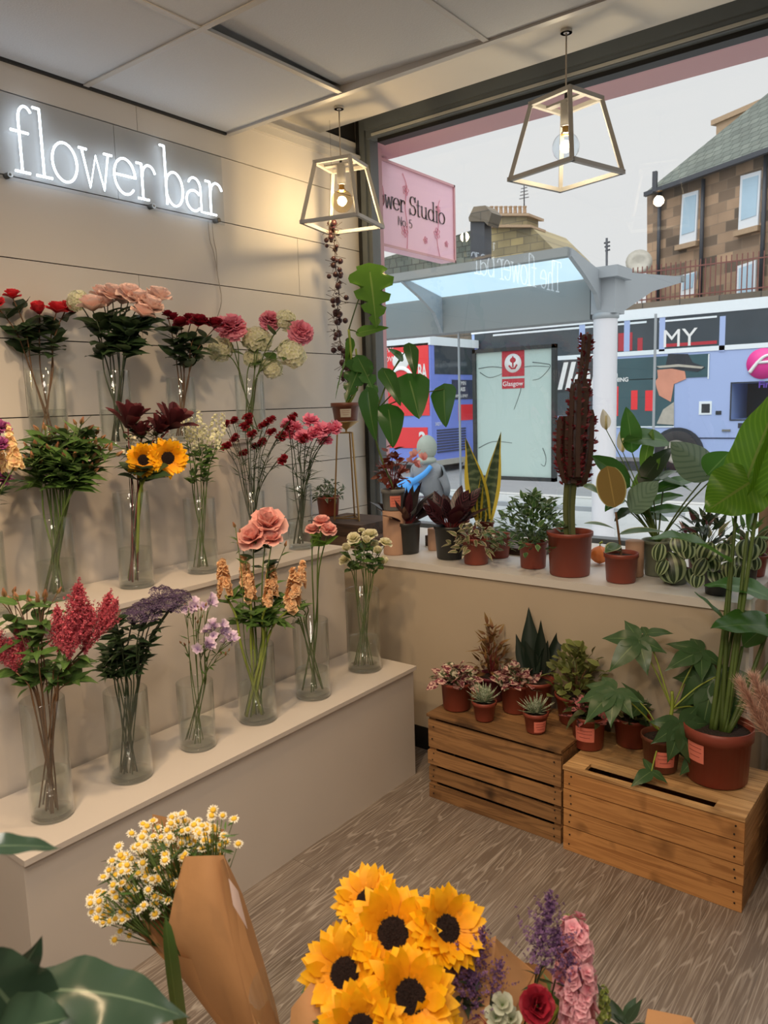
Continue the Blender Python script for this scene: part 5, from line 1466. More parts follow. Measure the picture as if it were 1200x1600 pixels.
bunch('clear vase of two sunflowers and red leucadendron on the middle tier', 'in the vase of shelf sunflowers', (215, 921), 54, 768, 856, ZB, [
    F('sunflower', 'flower', 'small sunflower', 'sunflower', [(224, 719, -.06, 1.0), (262, 716, -.03, 1.05)], 0.060, up=.1, face=1.2, out=1.5, jit=.05, stem='stem_lime', sr=.006, lf=(5, .10, .05, 'leaf_dark', 'ovate', .6, .78)),
    F('leucadendron', 'flower', 'dark red leucadendron', 'leuca', [(200, 668, .03, 1.4), (222, 684, .02, .9), (248, 676, .02, 1.0), (266, 668, .03, 1.3)], 0.058, up=1, out=2, stem='stem_red', sr=.003, lf=(8, .075, .018, 'leaf_dark', 'lance', .72, .97)),
    F('chamomile', 'flower', 'sprig of tiny white daisies', 'spray_white', [(205, 690), (220, 688), (240, 684), (266, 690), (198, 712), (250, 694)], 0.026, stem='stem_dark', sr=.0015, lf=(6, .06, .014, 'leaf_dark', 'lance', .7, .92))])
bunch('clear vase of pale green blossoms and slim stems on the middle tier', 'in the pale green blossom vase', (318, 898), 49, 778, 845, ZB, [
    F('ornithogalum', 'flower', 'pale green and white blossom spike', 'spike_green', [(296, 690, 0, .9), (288, 668, .03, .7), (310, 684, -.02, 1.0), (318, 700, 0, .9), (332, 690, .02, 1.0), (346, 682, .03, .9), (305, 705, -.04, .8), (340, 700, -.02, .7)], 0.105, up=1, face=0, out=1.6, jit=.1, stem='stem_green', sr=.002, lf=(10, .05, .018, 'leaf_mid', 'lance', .60, .95))])
bunch('clear vase of dark red spray carnations on the middle tier', 'in the dark red carnation vase', (398, 872), 40, 767, 830, ZB, [
    F('carnation', 'flower', 'dark red spray carnation', 'carn_red', [(352, 668), (364, 662), (366, 690), (352, 700), (382, 668), (392, 682), (386, 655), (410, 668), (422, 678), (444, 670), (408, 695), (438, 685), (378, 712), (420, 660), (440, 722), (398, 700), (470, 690, .03), (455, 655, .02)], 0.021, up=.8, face=.4, out=2.5, stem='stem_dark', sr=.0018, lf=(7, .05, .005, 'leaf_grey', 'lance', .55, .95), side=[(.012, .014)])])
bunch('clear vase of pink dianthus with grassy dark stems on the middle tier', 'in the pink dianthus vase', (471, 860), 40, 756, 817, ZB, [
    F('dianthus', 'flower', 'bright pink dianthus', 'carn_pink', [(462, 670), (486, 659, 0, 1.15), (502, 673, -.02, 1.1), (516, 674, 0, 1.1), (455, 680), (472, 684), (508, 690), (492, 680), (524, 668, .02, .9), (450, 664, .02, .9)], 0.036, up=.9, face=.3, out=2.2, stem='stem_dark', sr=.0024, lf=(13, .075, .005, 'leaf_dark', 'lance', .35, .92))])
# top tier
bunch('clear vase of coral roses at the open end of the top tier', 'in the coral rose vase', (50, 702), 56, 576, 640, ZT, [
    F('rose', 'flower', 'coral red rose', 'rose_coral', [(20, 466, .02, .9), (62, 490), (88, 488, -.02, 1.1), (102, 486, .03, 1.0), (-6, 478)], 0.036, up=1, face=.35, out=1.5, stem='stem_brown', sr=.003, lf=(12, .08, .048, 'leaf_dark', 'ovate', .58, .90))])
bunch('clear vase of a big bunch of pale pink roses on the top tier', 'in the pale pink rose vase', (190, 700), 50, 579, 640, ZT, [
    F('rose', 'flower', 'pale pink rose', 'rose_palepink', [(145, 485, -.05, 1.15), (160, 466, .02), (176, 466, 0, 1.1), (202, 466, -.02, 1.1), (218, 474, -.04, 1.0), (232, 484, -.05, 1.1), (246, 470, 0, 1.1), (222, 494, -.06, 1.1), (190, 474, .03), (168, 478, .0, .9)], 0.046, up=1, face=.35, out=2.2, stem='stem_dark', sr=.0028, lf=(12, .085, .05, 'leaf_dark', 'ovate', .58, .86)),
    F('hydrangea', 'flower', 'pale green hydrangea', 'hyd_white', [(122, 470, .02, 1.0)], 0.042, stem='stem_dark', sr=.003)])
bunch('clear vase of dark crimson roses on the top tier', 'in the crimson rose vase', (288, 690), 44, 590, 640, ZT, [
    F('rose', 'flower', 'dark crimson rose', 'rose_crimson', [(272, 500, .03, .8), (284, 510), (311, 508, -.02, 1.1), (336, 512, -.02, 1.1), (262, 494, .03, .7), (298, 505, .04)], 0.040, up=1, face=.35, out=2, stem='stem_brown', sr=.0028, lf=(11, .08, .048, 'leaf_dark', 'ovate', .58, .87))])
bunch('clear vase of hydrangeas and pink mums at the window end of the top tier', 'in the hydrangea vase', (394, 684), 46, 586, 640, ZT, [
    F('chrysanthemum', 'flower', 'round pink chrysanthemum', 'ball_pink', [(363, 513, -.04, 1.25), (421, 502, .02, .9), (469, 520, -.02, 1.15), (345, 508, .03, .8)], 0.050, up=.7, face=.6, out=1, stem='stem_green', sr=.0028),
    F('hydrangea', 'flower', 'creamy white hydrangea', 'hyd_white', [(345, 546, .03, 1.0), (402, 532, .04, 1.1), (446, 502, .04, .9), (455, 553, -.02, 1.1), (424, 575, .02, .9), (395, 560, .06, .8)], 0.056, up=.6, face=.5, out=2, stem='stem_green', sr=.003, lf=(3, .09, .05, 'leaf_mid', 'ovate', .75, .95))])
# ---------------------------------------------------------------- potted plants
plain('terracotta_plastic', S(136, 64, 50), 0.42, var=0.06, scale=8)
plain('brown_plastic', S(112, 64, 48), 0.4, var=0.08, scale=8)
plain('maroon_plastic', S(108, 44, 58), 0.4, var=0.06, scale=8)
plain('black_pot', S(42, 44, 44), 0.4, var=0.08, scale=8)
plain('grey_pot', S(120, 122, 122), 0.5, var=0.06, scale=8)
plain('sage_pot', S(126, 134, 116), 0.5, var=0.06, scale=8)
plain('soil', S(44, 32, 26), 0.95, var=0.5, scale=120, bump=0.8)
plain('sticker_salmon', S(226, 128, 110), 0.6, var=0.03)
plain('sticker_grey', S(196, 190, 176), 0.6, var=0.03)
plain('sticker_ink', S(150, 70, 62), 0.6, var=0)
plain('clay', S(194, 156, 132), 0.75, var=0.1, scale=6)
plain('pumpkin_orange', S(222, 128, 66), 0.5, var=0.1)
plain('gold_wire', S(168, 138, 92), 0.35, 0.9, 0.06)
leafmat('l_fittonia', S(126, 58, 74), pat='spots', pcol=S(226, 190, 180), rough=0.5, var=0.3)
leafmat('l_hypoestes', S(196, 120, 124), pat='spots', pcol=S(80, 50, 48), rough=0.5, var=0.25, pscale=.8)
leafmat('l_hypo_green', S(84, 92, 62), pat='spots', pcol=S(226, 222, 200), rough=0.5, var=0.25, pscale=.8)
leafmat('l_haworthia', S(98, 122, 92), tip=S(140, 154, 126), pat='spots', pcol=S(196, 206, 186), rough=0.5, var=0.2, pscale=2.0)
leafmat('l_snake', S(58, 78, 58), edge=S(212, 196, 74), pat='cross', pcol=S(104, 122, 92), rough=0.4, trans=.15, var=.1, ew=.17)
leafmat('l_snake_dark', S(28, 42, 34), rough=0.35, trans=.05, var=.2)
leafmat('l_jade', S(112, 122, 66), rough=0.4, edge=S(150, 150, 90), ew=.05, var=.35)
leafmat('l_croton', S(110, 62, 44), tip=S(140, 120, 70), rough=0.5, var=.4)
leafmat('l_calathea', S(34, 18, 26), pat='lateral', pcol=S(96, 52, 62), back=S(92, 44, 54), rough=0.35, trans=.12, var=.3, pscale=.7)
leafmat('l_black', S(30, 20, 26), back=S(70, 36, 46), rough=0.3, trans=.08, var=.35)
leafmat('l_tradescantia', S(116, 122, 84), edge=S(206, 190, 160), ew=.14, back=S(140, 88, 90), rough=0.45, var=.35)
leafmat('l_bush', S(72, 108, 62), edge=S(150, 170, 120), ew=.1, rough=0.45, var=.4)
leafmat('l_monstera', S(84, 128, 42), rib=S(130, 160, 80), back=S(86, 128, 52), rough=0.28, trans=.4, var=.15)
leafmat('l_heart', S(58, 104, 46), rib=S(110, 140, 80), back=S(80, 122, 56), rough=0.22, trans=.3, var=.2)
leafmat('l_maranta', S(110, 46, 36), back=S(150, 70, 56), rough=0.4, trans=.4, var=.35)
leafmat('l_pinkbloom', S(226, 150, 156), tip=S(244, 196, 190), rough=0.6, trans=.4, var=.15)
leafmat('l_rubber', S(150, 124, 66), rib=S(190, 160, 90), edge=S(196, 190, 130), ew=.04, rough=0.35, trans=.35, var=.06)
leafmat('l_rubber_green', S(96, 128, 92), edge=S(190, 196, 150), ew=.09, back=S(150, 160, 130), rough=0.3, var=.15)
leafmat('l_peace', S(70, 120, 50), rib=S(110, 150, 80), back=S(92, 140, 60), rough=0.28, trans=.45, var=.18)
leafmat('l_spathe', S(236, 238, 226), rough=.5, var=.04)
leafmat('l_peperomia', S(150, 168, 128), pat='stripe', pscale=.58, pcol=S(40, 60, 32), rough=0.3, trans=.12, var=.15)
leafmat('l_striped', S(120, 146, 124), pat='lateral', pcol=S(100, 128, 106), rough=0.35, trans=.25, var=.15, pscale=.8)
leafmat('l_strel', S(92, 142, 36), rib=S(130, 150, 70), back=S(104, 138, 48), pat='lateral', pcol=S(108, 156, 44), rough=0.28, trans=.5, var=.08, pscale=1.6)
leafmat('l_fatsia', S(66, 98, 60), rib=S(120, 146, 96), back=S(92, 116, 76), rough=0.32, trans=.3, var=.2)
leafmat('l_ivy', S(74, 92, 72), edge=S(176, 184, 166), ew=.1, rough=0.45, var=.35)
leafmat('l_cactus_red', S(92, 22, 34), tip=S(128, 40, 50), rough=0.5, trans=.15, var=.3)
plain('cactus_skin', S(66, 44, 36), 0.5, var=0.25, scale=14)
plain('cactus_green', S(84, 92, 52), 0.5, var=0.25, scale=14)
leafmat('l_pampas', S(206, 164, 146), tip=S(236, 206, 188), rough=0.8, trans=.3, var=.25)
plain('berry', S(66, 34, 38), 0.4, var=0.3)
plain('bark', S(70, 48, 34), 0.8, var=0.3)

def pot(o, c, rt, h, mat, taper=0.78, lip=0.12, rim=0.06, name='pot', saucer=None):
    """plant pot standing at c: rt rim radius, h height"""
    rb = rt * taper
    m = MB()
    ri = rt * 0.95
    m.lathe([(0.0005, 0.001), (rb * .96, 0.001), (rb, 0.004), (rb + (ri - rb) * (1 - lip), h * (1 - lip)), (rt, h * (1 - lip) + 0.001), (rt, h - .001), (rt - .002, h), (rt - 0.004, h - .002), (ri - 0.006, h * (1 - lip)), (ri * .9, h * .82)], c, 32)
    p = part(name, m, mat, o)
    m = MB(); m.lathe([(0.0005, h * .87), (ri * .5, h * .875), (ri * .965, h * .86)], c, 20); part('soil', m, 'soil', o)
    return p, rb
def sticker(po, c, rt, h, taper, z0, z1, ang, mat, span=0.62):
    """printed price label wrapped on the pot, facing the room"""
    d = EYE - c; a0 = math.atan2(d.y, d.x) + ang
    m = MB(); vs, fs = [], []
    rb = rt * taper
    for i in range(9):
        a = a0 + span * (i / 8 - .5) * 2
        for z in (z0, z1):
            r = rb + (rt * .95 - rb) * z + 0.0012
            vs.append(c + V((r * math.cos(a), r * math.sin(a), z * h)))
    for i in range(8): fs.append((2 * i, 2 * i + 2, 2 * i + 3, 2 * i + 1))
    m.add(vs, fs); s = part('price_label', m, mat, po, label='salmon price label' if mat == 'sticker_salmon' else 'pale printed label')
    m = MB(); zz = [z0 + (z1 - z0) * k for k in (.3, .55, .78)]
    for k, z in enumerate(zz):
        P = []
        for i in range(9):
            a = a0 + span * (i / 8 - .5) * (1.5 - .4 * (k == 0)); r = rb + (rt * .95 - rb) * z + 0.0018
            P.append(c + V((r * math.cos(a), r * math.sin(a), z * h)))
        m.tube(P, 0.0007, n=4)
    part('printing', m, 'sticker_ink', s)
def base_px(u, v, z, wpx, hpx=None):
    """centre, rim radius, height of a pot whose lowest front edge shows at picture point (u, v)"""
    f = at_z(u, v, z); k = mpp(f)
    dn = V((f.x, f.y, 0)).normalized(); r = wpx / 2 * k
    c = f + dn * (r * 0.78)
    if z < .5 and c.y > 2.575 - r * .9 and u < 1100: c = at_y(u, v - 14, 2.575 - r * .9)
    k = mpp(c)
    return V((c.x, c.y, z + 0.0008)), wpx / 2 * k, (hpx or wpx) * k
def bush(m, c, n, R_, H, ln, w, prof='ovate', up=.5, flat=1.0, droop=.25, r0=.2, seg=4):
    """leaves filling a dome of radius R_ and height H over c"""
    for i in range(n):
        z = (i + .5) / n; a = i * 2.39996 + U(-.3, .3)
        q = math.sqrt(max(0, 1 - z * z)) * U(r0, 1)
        p = c + V((R_ * q * math.cos(a), R_ * q * math.sin(a), H * z * U(.7, 1.05)))
        d = (V((math.cos(a) * (1 - .6 * z), math.sin(a) * (1 - .6 * z), up * U(.1, 1.2))) + rdir() * .45).normalized()
        m.leaf(p - d * ln * .3, d, (Z * flat + rdir() * .5 + (EYE - p).normalized() * .3).normalized(), ln * U(.7, 1.25), w * U(.75, 1.2), prof, droop=U(0, droop * 1.6), fold=U(.05, .2), wave=.03, seg=seg, ac=1)
def stalks(m, c, P, r, n=5):
    for p in P: m.tube([c, c.lerp(p, .5) + V((0, 0, (p - c).length * .08)), p], r, r * .6, n=n, cap=False)
def bushy(label, cat, base, potmat, pw, ph, lm, n, R_, H, ln, w, prof='ovate', name='potted_plant', stick=None, sm='stem_green', zb=None, taper=.78, lift=0.0, group=None, **k):
    c, rt, h = base_px(base[0], base[1], zb, pw, ph)
    return bushy_c(label, cat, c, potmat, rt, h, lm, n, R_, H, ln, w, prof, name, stick, sm, taper, lift, group, **k)
def bushy_c(label, cat, c, potmat, rt, h, lm, n, R_, H, ln, w, prof='ovate', name='potted_plant', stick=None, sm='stem_green', taper=.78, lift=0.0, group=None, **k):
    o = thing(name, label, cat, c, group)
    p, rb = pot(o, c, rt, h, potmat, taper)
    if stick: sticker(p, c, rt, h, taper, stick[0], stick[1], stick[2], stick[3])
    top = c + V((0, 0, h * (.9 + lift)))
    m = MB(); stalks(m, c + V((0, 0, h * .86)), [top + V((R_ * .7 * math.cos(i * 2.4) * math.sqrt(i / 9), R_ * .7 * math.sin(i * 2.4) * math.sqrt(i / 9), H * .6)) for i in range(9)], 0.002); part('stems', m, sm, o)
    lms = lm if isinstance(lm, list) else [(lm, n)]
    for mt, nn in lms:
        m = MB(); bush(m, top, nn, R_, H, ln, w, prof, **k); part('foliage', m, mt, o)
    return o
def eyeside(p): return (EYE - p).normalized()
def hero(o, mat, root, tip, W, prof='ovate', n=None, stemfrom=None, sm='stem_green', sr=.003, bow=0.0, name='leaf', label=None, ctrl=None, **k):
    """one big leaf of its own between two points, with its stalk"""
    n = n if n is not None else (eyeside((root + tip) / 2) * .8 + Z * .6)
    n = n.normalized()
    m = MB()
    mid = ctrl if ctrl is not None else (root + tip) / 2 + n * (bow * (tip - root).length)
    m.leafc(root, mid, tip, n, W, prof, **dict(dict(seg=14, ac=4, fold=.12), **k))
    l = part(name, m, mat, o, label=label)
    if stemfrom is not None:
        m = MB(); m.tube(cat_pts([stemfrom, stemfrom.lerp(root, .5) + Z * (0.05 * (root - stemfrom).length), root], 5), sr * 1.2, sr * .8, n=7); part('leaf_stalk', m, sm, l)
        m = MB()
    return l

ZCR1, ZCR2 = 0.3385, 0.2985
T1 = 'l_fittonia'
# --- on the crates
bushy('round pink and white splashed plant at the brown crate end by the stand', 'potted plant', (714, 1113), 'terracotta_plastic', 50, 44, [('l_hypo_green', 26), ('l_fittonia', 44)], 0, .088, .075, .048, .034, zb=ZCR1, name='potted_polka_dot_plant', taper=.85)
c, rt, h = base_px(757, 1130, ZCR1, 39, 32)
def haworthia(label, u, v, pw, ph, st):
    c, rt, h = base_px(u, v, ZCR1, pw, ph)
    o = thing('potted_haworthia', label, 'succulent', c, 'small spiky haworthias on the brown crate')
    p, rb = pot(o, c, rt, h, 'terracotta_plastic', .74, .2)
    if st: sticker(p, c, rt, h, .74, .12, .66, .45, 'sticker_salmon', .6)
    m = MB(); t = c + V((0, 0, h * .9))
    for i in range(42):
        q = i / 42; a = i * 2.39996; el_ = 1.35 - 1.15 * q
        d = V((math.cos(a) * math.cos(el_), math.sin(a) * math.cos(el_), math.sin(el_)))
        m.leaf(t + V((math.cos(a), math.sin(a), 0)) * .008, d, V((-math.cos(a) * math.sin(el_), -math.sin(a) * math.sin(el_), math.cos(el_))), U(.058, .078), .016, 'spike', droop=-.12, cup=.35, seg=5, ac=1)
    part('rosette', m, 'l_haworthia', o)
haworthia('small spiky haworthia in a plain terracotta pot near the front edge of the brown crate', 757, 1130, 39, 31, False)
haworthia('small spiky haworthia in a terracotta pot with a salmon label at the crate joint', 837, 1149, 40, 33, True)
bushy('dark pink and cream leaved fittonia in the middle of the brown crate', 'potted plant', (806, 1117), 'terracotta_plastic', 48, 46, [('l_hypo_green', 24), ('l_fittonia', 42)], 0, .088, .07, .048, .034, zb=ZCR1, name='potted_fittonia', taper=.85)
bushy('wispy bronze leaved plant with a stake in a maroon pot behind the spiky haworthia', 'potted plant', (768, 1078), 'maroon_plastic', 47, 40, 'l_croton', 110, .09, .22, .055, .013, 'lance', zb=ZCR1, name='potted_croton', sm='stem_red', up=1.2)
c, rt, h = base_px(838, 1082, ZCR1, 56, 52)
o = thing('potted_snake_plant', 'very dark green snake plant with broad pointed blades at the back of the brown crate', 'potted plant', c)
pot(o, c, rt, h, 'terracotta_plastic')
for (tu, tv, W, du) in ((826, 948, .075, -6), (845, 968, .05, 6), (806, 990, .05, -14), (886, 960, .045, 14), (820, 1000, .055, 0), (856, 1000, .045, 8)):
    r_ = at_d(838 + du, 1052, dep(c)); t = at_d(tu, tv, dep(c) + U(-.03, .03))
    hero(o, 'l_snake_dark', r_, t, W, 'sword', n=eyeside(c) + V((du * .02, 0, 0)), cup=.3, fold=.05, name='blade')
bushy('bushy yellow green jade plant behind the orange crate joint', 'potted plant', (900, 1098), 'terracotta_plastic', 66, 46, 'l_jade', 170, .115, .20, .046, .025, 'obov', zb=ZCR1, name='potted_jade_plant', sm='stem_brown', up=.8)
bushy('bright pink polka dot plant with a salmon label on the orange crate', 'potted plant', (919, 1174), 'terracotta_plastic', 53, 52, [('l_hypoestes', 40), ('leaf_olive', 24)], 0, .088, .07, .05, .027, zb=ZCR2, name='potted_polka_dot_plant', stick=(.30, .74, -.25, 'sticker_salmon'), taper=.86, droop=.6)
bushy('small potted plant with yellow edged green leaves behind the fatsia on the orange crate', 'potted plant', (987, 1152), 'terracotta_plastic', 58, 46, [('leaf_dark', 26), ('l_tradescantia', 16)], 0, .085, .07, .055, .028, zb=ZCR2, name='potted_hoya')
# fatsia with big lobed leaves
c, rt, h = base_px(1032, 1211, ZCR2, 62, 56)
FD = dep(c)
o = thing('potted_fatsia', 'sprawling fatsia with large lobed leaves in a labelled brown pot on the orange crate', 'potted plant', c)
p, rb = pot(o, c, rt, h, 'brown_plastic', .78); sticker(p, c, rt, h, .78, .22, .68, .25, 'sticker_salmon', .55)
top = c + V((0, 0, h * .86)); fork = at_d(1050, 1108, FD); fork2 = at_d(1032, 1145, FD)
m = MB(); m.tube(cat_pts([top + V((.01, 0, 0)), fork2 + V((.02, 0, 0)), fork, at_d(1050, 1080, FD)], 4), .008, .005, n=8); m.tube([top, fork2], .004); part('trunk', m, 'stem_lime', o)
def palmate(o, ctr, axis, n, R_, lobes, mat, stem0, W=.42, sm='stem_lime', name='leaf', spread=2.2, droop=.2, prof='lance', sr=.003):
    axis, sd, nn = basis(axis, n)
    m = MB()
    for i in range(lobes):
        a = spread * (i / (lobes - 1) * 2 - 1)
        d = axis * math.cos(a) + sd * math.sin(a)
        ln = R_ * (1 - .35 * abs(a) / max(.1, spread))
        m.leafc(ctr - d * .004, ctr + d * ln * .5 + nn * (.04 * ln), ctr + d * ln - nn * (droop * ln), nn, ln * W * 2.1, prof, fold=.1, wave=.03, seg=9, ac=2, r=.5, wf=2)
    l = part(name, m, mat, o)
    m = MB(); m.tube(cat_pts([stem0, stem0.lerp(ctr, .55) + Z * .012, ctr], 4), sr, sr * .7, n=6); part('leaf_stalk', m, sm, l)
for (cu, cv, tu, tv, R_, lob, s0, dz) in ((960, 1080, 925, 1110, .165, 7, fork2, -.05), (998, 1000, 950, 1045, .17, 5, fork, .06), (1095, 1018, 1040, 1040, .16, 5, fork, .03), (1118, 1058, 1090, 1150, .22, 7, fork, -.02),
                                       (1000, 1098, 970, 1085, .12, 5, fork2, .05), (1062, 1130, 1085, 1190, .17, 7, top, -.08), (1090, 1180, 1100, 1215, .12, 5, top, -.08), (1018, 1205, 992, 1222, .10, 3, top, -.10), (1010, 990, 1045, 985, .10, 3, fork, .08), (1100, 1110, 1080, 1135, .14, 5, fork, .02)):
    ctr = at_d(cu, cv, FD + dz); tp_ = at_d(tu, tv, FD + dz - .03)
    palmate(o, ctr, tp_ - ctr, Z * .7 + eyeside(ctr) * .8 + rdir() * .35, R_ * .86, lob, 'l_fatsia', s0, W=.25, spread=1.9)
# big pot with the bird of paradise
c, rt, h = base_px(1140, 1199, ZCR2, 98, 84)
c.y = min(c.y, 2.43)
SD = dep(c)
o = thing('potted_bird_of_paradise', 'tall bird of paradise with huge paddle leaves in the largest terracotta crate pot', 'potted plant', c)
p, rb = pot(o, c, rt, h, 'terracotta_plastic', .86, .22); sticker(p, c, rt, h, .86, .42, .76, -.72, 'sticker_salmon', .32)
top = c + V((0, 0, h * .86))
def strel(tipuv, rootuv, W, Dr, Dt, nv, rootstem, bow=.05, mat='l_strel', fold=.2, wave=.03, prof='ovate', **k):
    r_ = at_d(rootuv[0], rootuv[1], Dr); t = at_d(tipuv[0], tipuv[1], Dt)
    l = hero(o, mat, r_, t, W, prof, n=nv, bow=bow, fold=fold, wave=wave, seg=18, ac=4, **k)
    m = MB(); m.tube(cat_pts([top + rootstem, (top + rootstem).lerp(r_, .5) + rdir() * .004, r_], 5), .008, .005, n=8); part('leaf_stalk', m, 'stem_green', l)
    m = MB()
    return l
ES = eyeside(c)
strel((1235, 585), (1150, 800), .20, SD, SD - .03, ES + V((-.5, 0, .1)), V((.01, 0, 0)), .06, fold=-.05)
strel((1212, 640), (1168, 830), .10, SD, SD - .05, ES * .4 + V((.9, .2, .2)), V((.015, 0, 0)), .04, fold=-.2)
strel((1102, 800), (1190, 742), .20, SD - .02, SD - .02, ES * 1.0 + Z * .2, V((.02, .01, 0)), .02, fold=.05, mat='l_strel')
strel((1015, 842), (1142, 880), .13, SD, SD - .03, Z + ES * .15, V((-.02, 0, 0)), .22, fold=.22, mat='l_peace')
strel((1085, 925), (1145, 985), .055, SD, SD - .04, Z + ES * .4, V((-.01, 0, 0)), .05, mat='l_peace')
strel((1110, 982), (1235, 985), .15, SD - .04, SD - .1, Z + ES * .5, V((.03, 0, 0)), .12, mat='l_peace', fold=.15)
strel((1230, 960), (1160, 1010), .10, SD, SD - .06, Z * .8 + ES * .5, V((.02, 0, 0)), .15, mat='l_peace')
strel((1100, 915), (1215, 940), .11, SD - .02, SD + .06, Z + ES * .35, V((.03, 0, 0)), .2, mat='l_peace')
m = MB()
for du in (-6, 6):
    a = at_d(1146 + du, 1050, SD)
    m.tube([top + V((du * .0012, 0, 0)), a], .007, .006, n=7)
part('sheath', m, 'stem_green', o)
# pampas grass plume in front of it
m = MB()
pb = at_z(1236, 1420, 0.0) if False else at_d(1230, 1230, SD - .22)
pm_ = MB(); root = V((pb.x + .02, pb.y - .02, 0.001)); tipp = at_d(1178, 1062, SD - .22)
pm_.tube(cat_pts([root, pb, at_d(1200, 1130, SD - .22)], 5), .004, .003, n=6)
po_ = thing('pampas_plume', 'dried pinkish pampas plumes leaning in beside the big terracotta pot', 'dried grass', root)
part('stem', pm_, 'l_pampas', po_)
for (tu, tv, bu, bv) in ((1158, 1068, 1200, 1150), (1178, 1060, 1212, 1150), (1196, 1080, 1222, 1160)):
    m = MB(); a, b_ = at_d(bu, bv, SD - .22), at_d(tu, tv, SD - .24)
    ax = (b_ - a)
    for i in range(620):
        t = RND(); p = a + ax * t
        d = (ax.normalized() * 1.0 + rdir() * .55).normalized()
        m.leaf(p, d, rdir(), U(.04, .085) * (1.15 - .6 * t), .0026, 'spike', droop=U(0, .5), seg=3, ac=1)
    part('plume', m, 'l_pampas', po_)

# --- on the window bench
c, rt, h = base_px(509, 838, ZN, 44, 38)
def slab(label, name, x0, y0, x1, y1, z0, z1, mat, cat):
    m = MB(); m.box(x0, y0, z0, x1, y1, z1)
    return solo(name, m, mat, label, cat, ((x0 + x1) / 2, (y0 + y1) / 2, z0), smooth=False)
slab('low dark wooden tray on the bench under the gold plant stand', 'wooden_tray', -2.62, 2.70, -2.20, 3.06, ZN + .0005, ZN + .045, 'dark_wood', 'tray')
slab('dark wooden riser block stacked on the low wooden tray', 'wooden_riser', -2.60, 2.74, -2.26, 3.04, ZN + .046, ZN + .105, 'dark_wood', 'riser')
zr_ = ZN + .1055
c = at_z(506, 808, zr_) + V((-.02, .06, 0))
bushy_c('ivy with small pale edged trailing leaves in a terracotta pot behind the gold stand', 'potted plant', c, 'terracotta_plastic', .062, .10, 'l_ivy', 110, .115, .10, .026, .02, 'heart', 'potted_ivy', None, 'stem_green', .8, droop=.7)
# gold tripod stand, glass-like cone and monstera
sc = at_z(546, 812, zr_); sc.z = zr_
zt_ = z_at(sc.x, sc.y, 676)
o = thing('plant_stand', 'thin gold wire tripod plant stand on the wooden riser', 'plant stand', sc)
for i in range(3):
    a = 1.9 + i * 2.094; d = V((math.cos(a), math.sin(a), 0))
    m = MB(); m.bar(sc + d * .075, V((sc.x, sc.y, zt_)) + d * .045, .007); part('leg', m, 'gold_wire', o, False)
m = MB()
for z, r_ in ((zt_, .046), (zr_ + .012, .075)):
    P = [V((sc.x + r_ * math.cos(1.9 + i * 2.094), sc.y + r_ * math.sin(1.9 + i * 2.094), z)) for i in (0, 1, 2, 0)]
    for a, b_ in zip(P, P[1:]): m.bar(a, b_, .006)
m.tube([V((sc.x, sc.y, zt_)), V((sc.x, sc.y, zt_ + .03))], .005)
part('ring', m, 'gold_wire', o, False)
m = MB(); m.lathe([(.004, .0), (.006, .01), (.062, .045), (.064, .048), (.058, .045), (.004, .012)], V((sc.x, sc.y, zt_ + .006)), 28); part('dish', m, 'gold_wire', o)
mc = V((sc.x, sc.y, zt_ + .056)); MD = dep(mc)
h = z_at(mc.x, mc.y, 629) - mc.z
o = thing('potted_monstera', 'climbing monstera with split leaves in a labelled brown pot on the gold stand', 'potted plant', mc)
p, rb = pot(o, mc, 23 * mpp(mc), h, 'brown_plastic', .78, .22); sticker(p, mc, 23 * mpp(mc), h, .78, .22, .66, .0, 'sticker_grey', .42)
top = mc + Z * (h * .86)
hub = at_d(549, 560, MD); hub2 = at_d(545, 515, MD)
m = MB(); m.tube(cat_pts([top, at_d(552, 610, MD), hub, hub2], 5), .008, .006, n=8); m.tube(cat_pts([top + V((.02, 0, 0)), at_d(560, 600, MD), at_d(556, 545, MD)], 5), .005, n=7); part('trunk', m, 'stem_lime', o)
def monst(root, tip, W, s0, nv, mat='l_monstera', D=(0, 0), notch=1, bow=.06, **k):
    r_, t = at_d(root[0], root[1], MD + D[0]), at_d(tip[0], tip[1], MD + D[1])
    return hero(o, mat, r_, t, W, 'heart', n=nv, stemfrom=s0, sm='stem_green', bow=bow, notch=notch, lobe=.22, seg=18, ac=4, fold=.1, **k)
E0 = eyeside(mc)
monst((578, 424), (588, 512), .215, hub2, E0 + V((.15, 0, .15)), D=(-.04, -.08))
monst((560, 520), (608, 512), .07, hub2, E0 * .7 + Z * .5, notch=0, D=(-.02, -.06))
monst((566, 565), (540, 628), .14, hub, E0 + V((-.2, 0, .3)), mat='l_heart', D=(-.04, -.08))
monst((560, 560), (592, 630), .10, hub, E0 + V((.4, 0, .2)), mat='l_heart', D=(-.05, -.09))
monst((545, 555), (524, 625), .075, hub, E0 * .6 + V((-.8, 0, .4)), D=(0, -.02))
monst((548, 530), (540, 575), .05, hub2, E0 * .5 + V((.5, 0, .3)), notch=0)
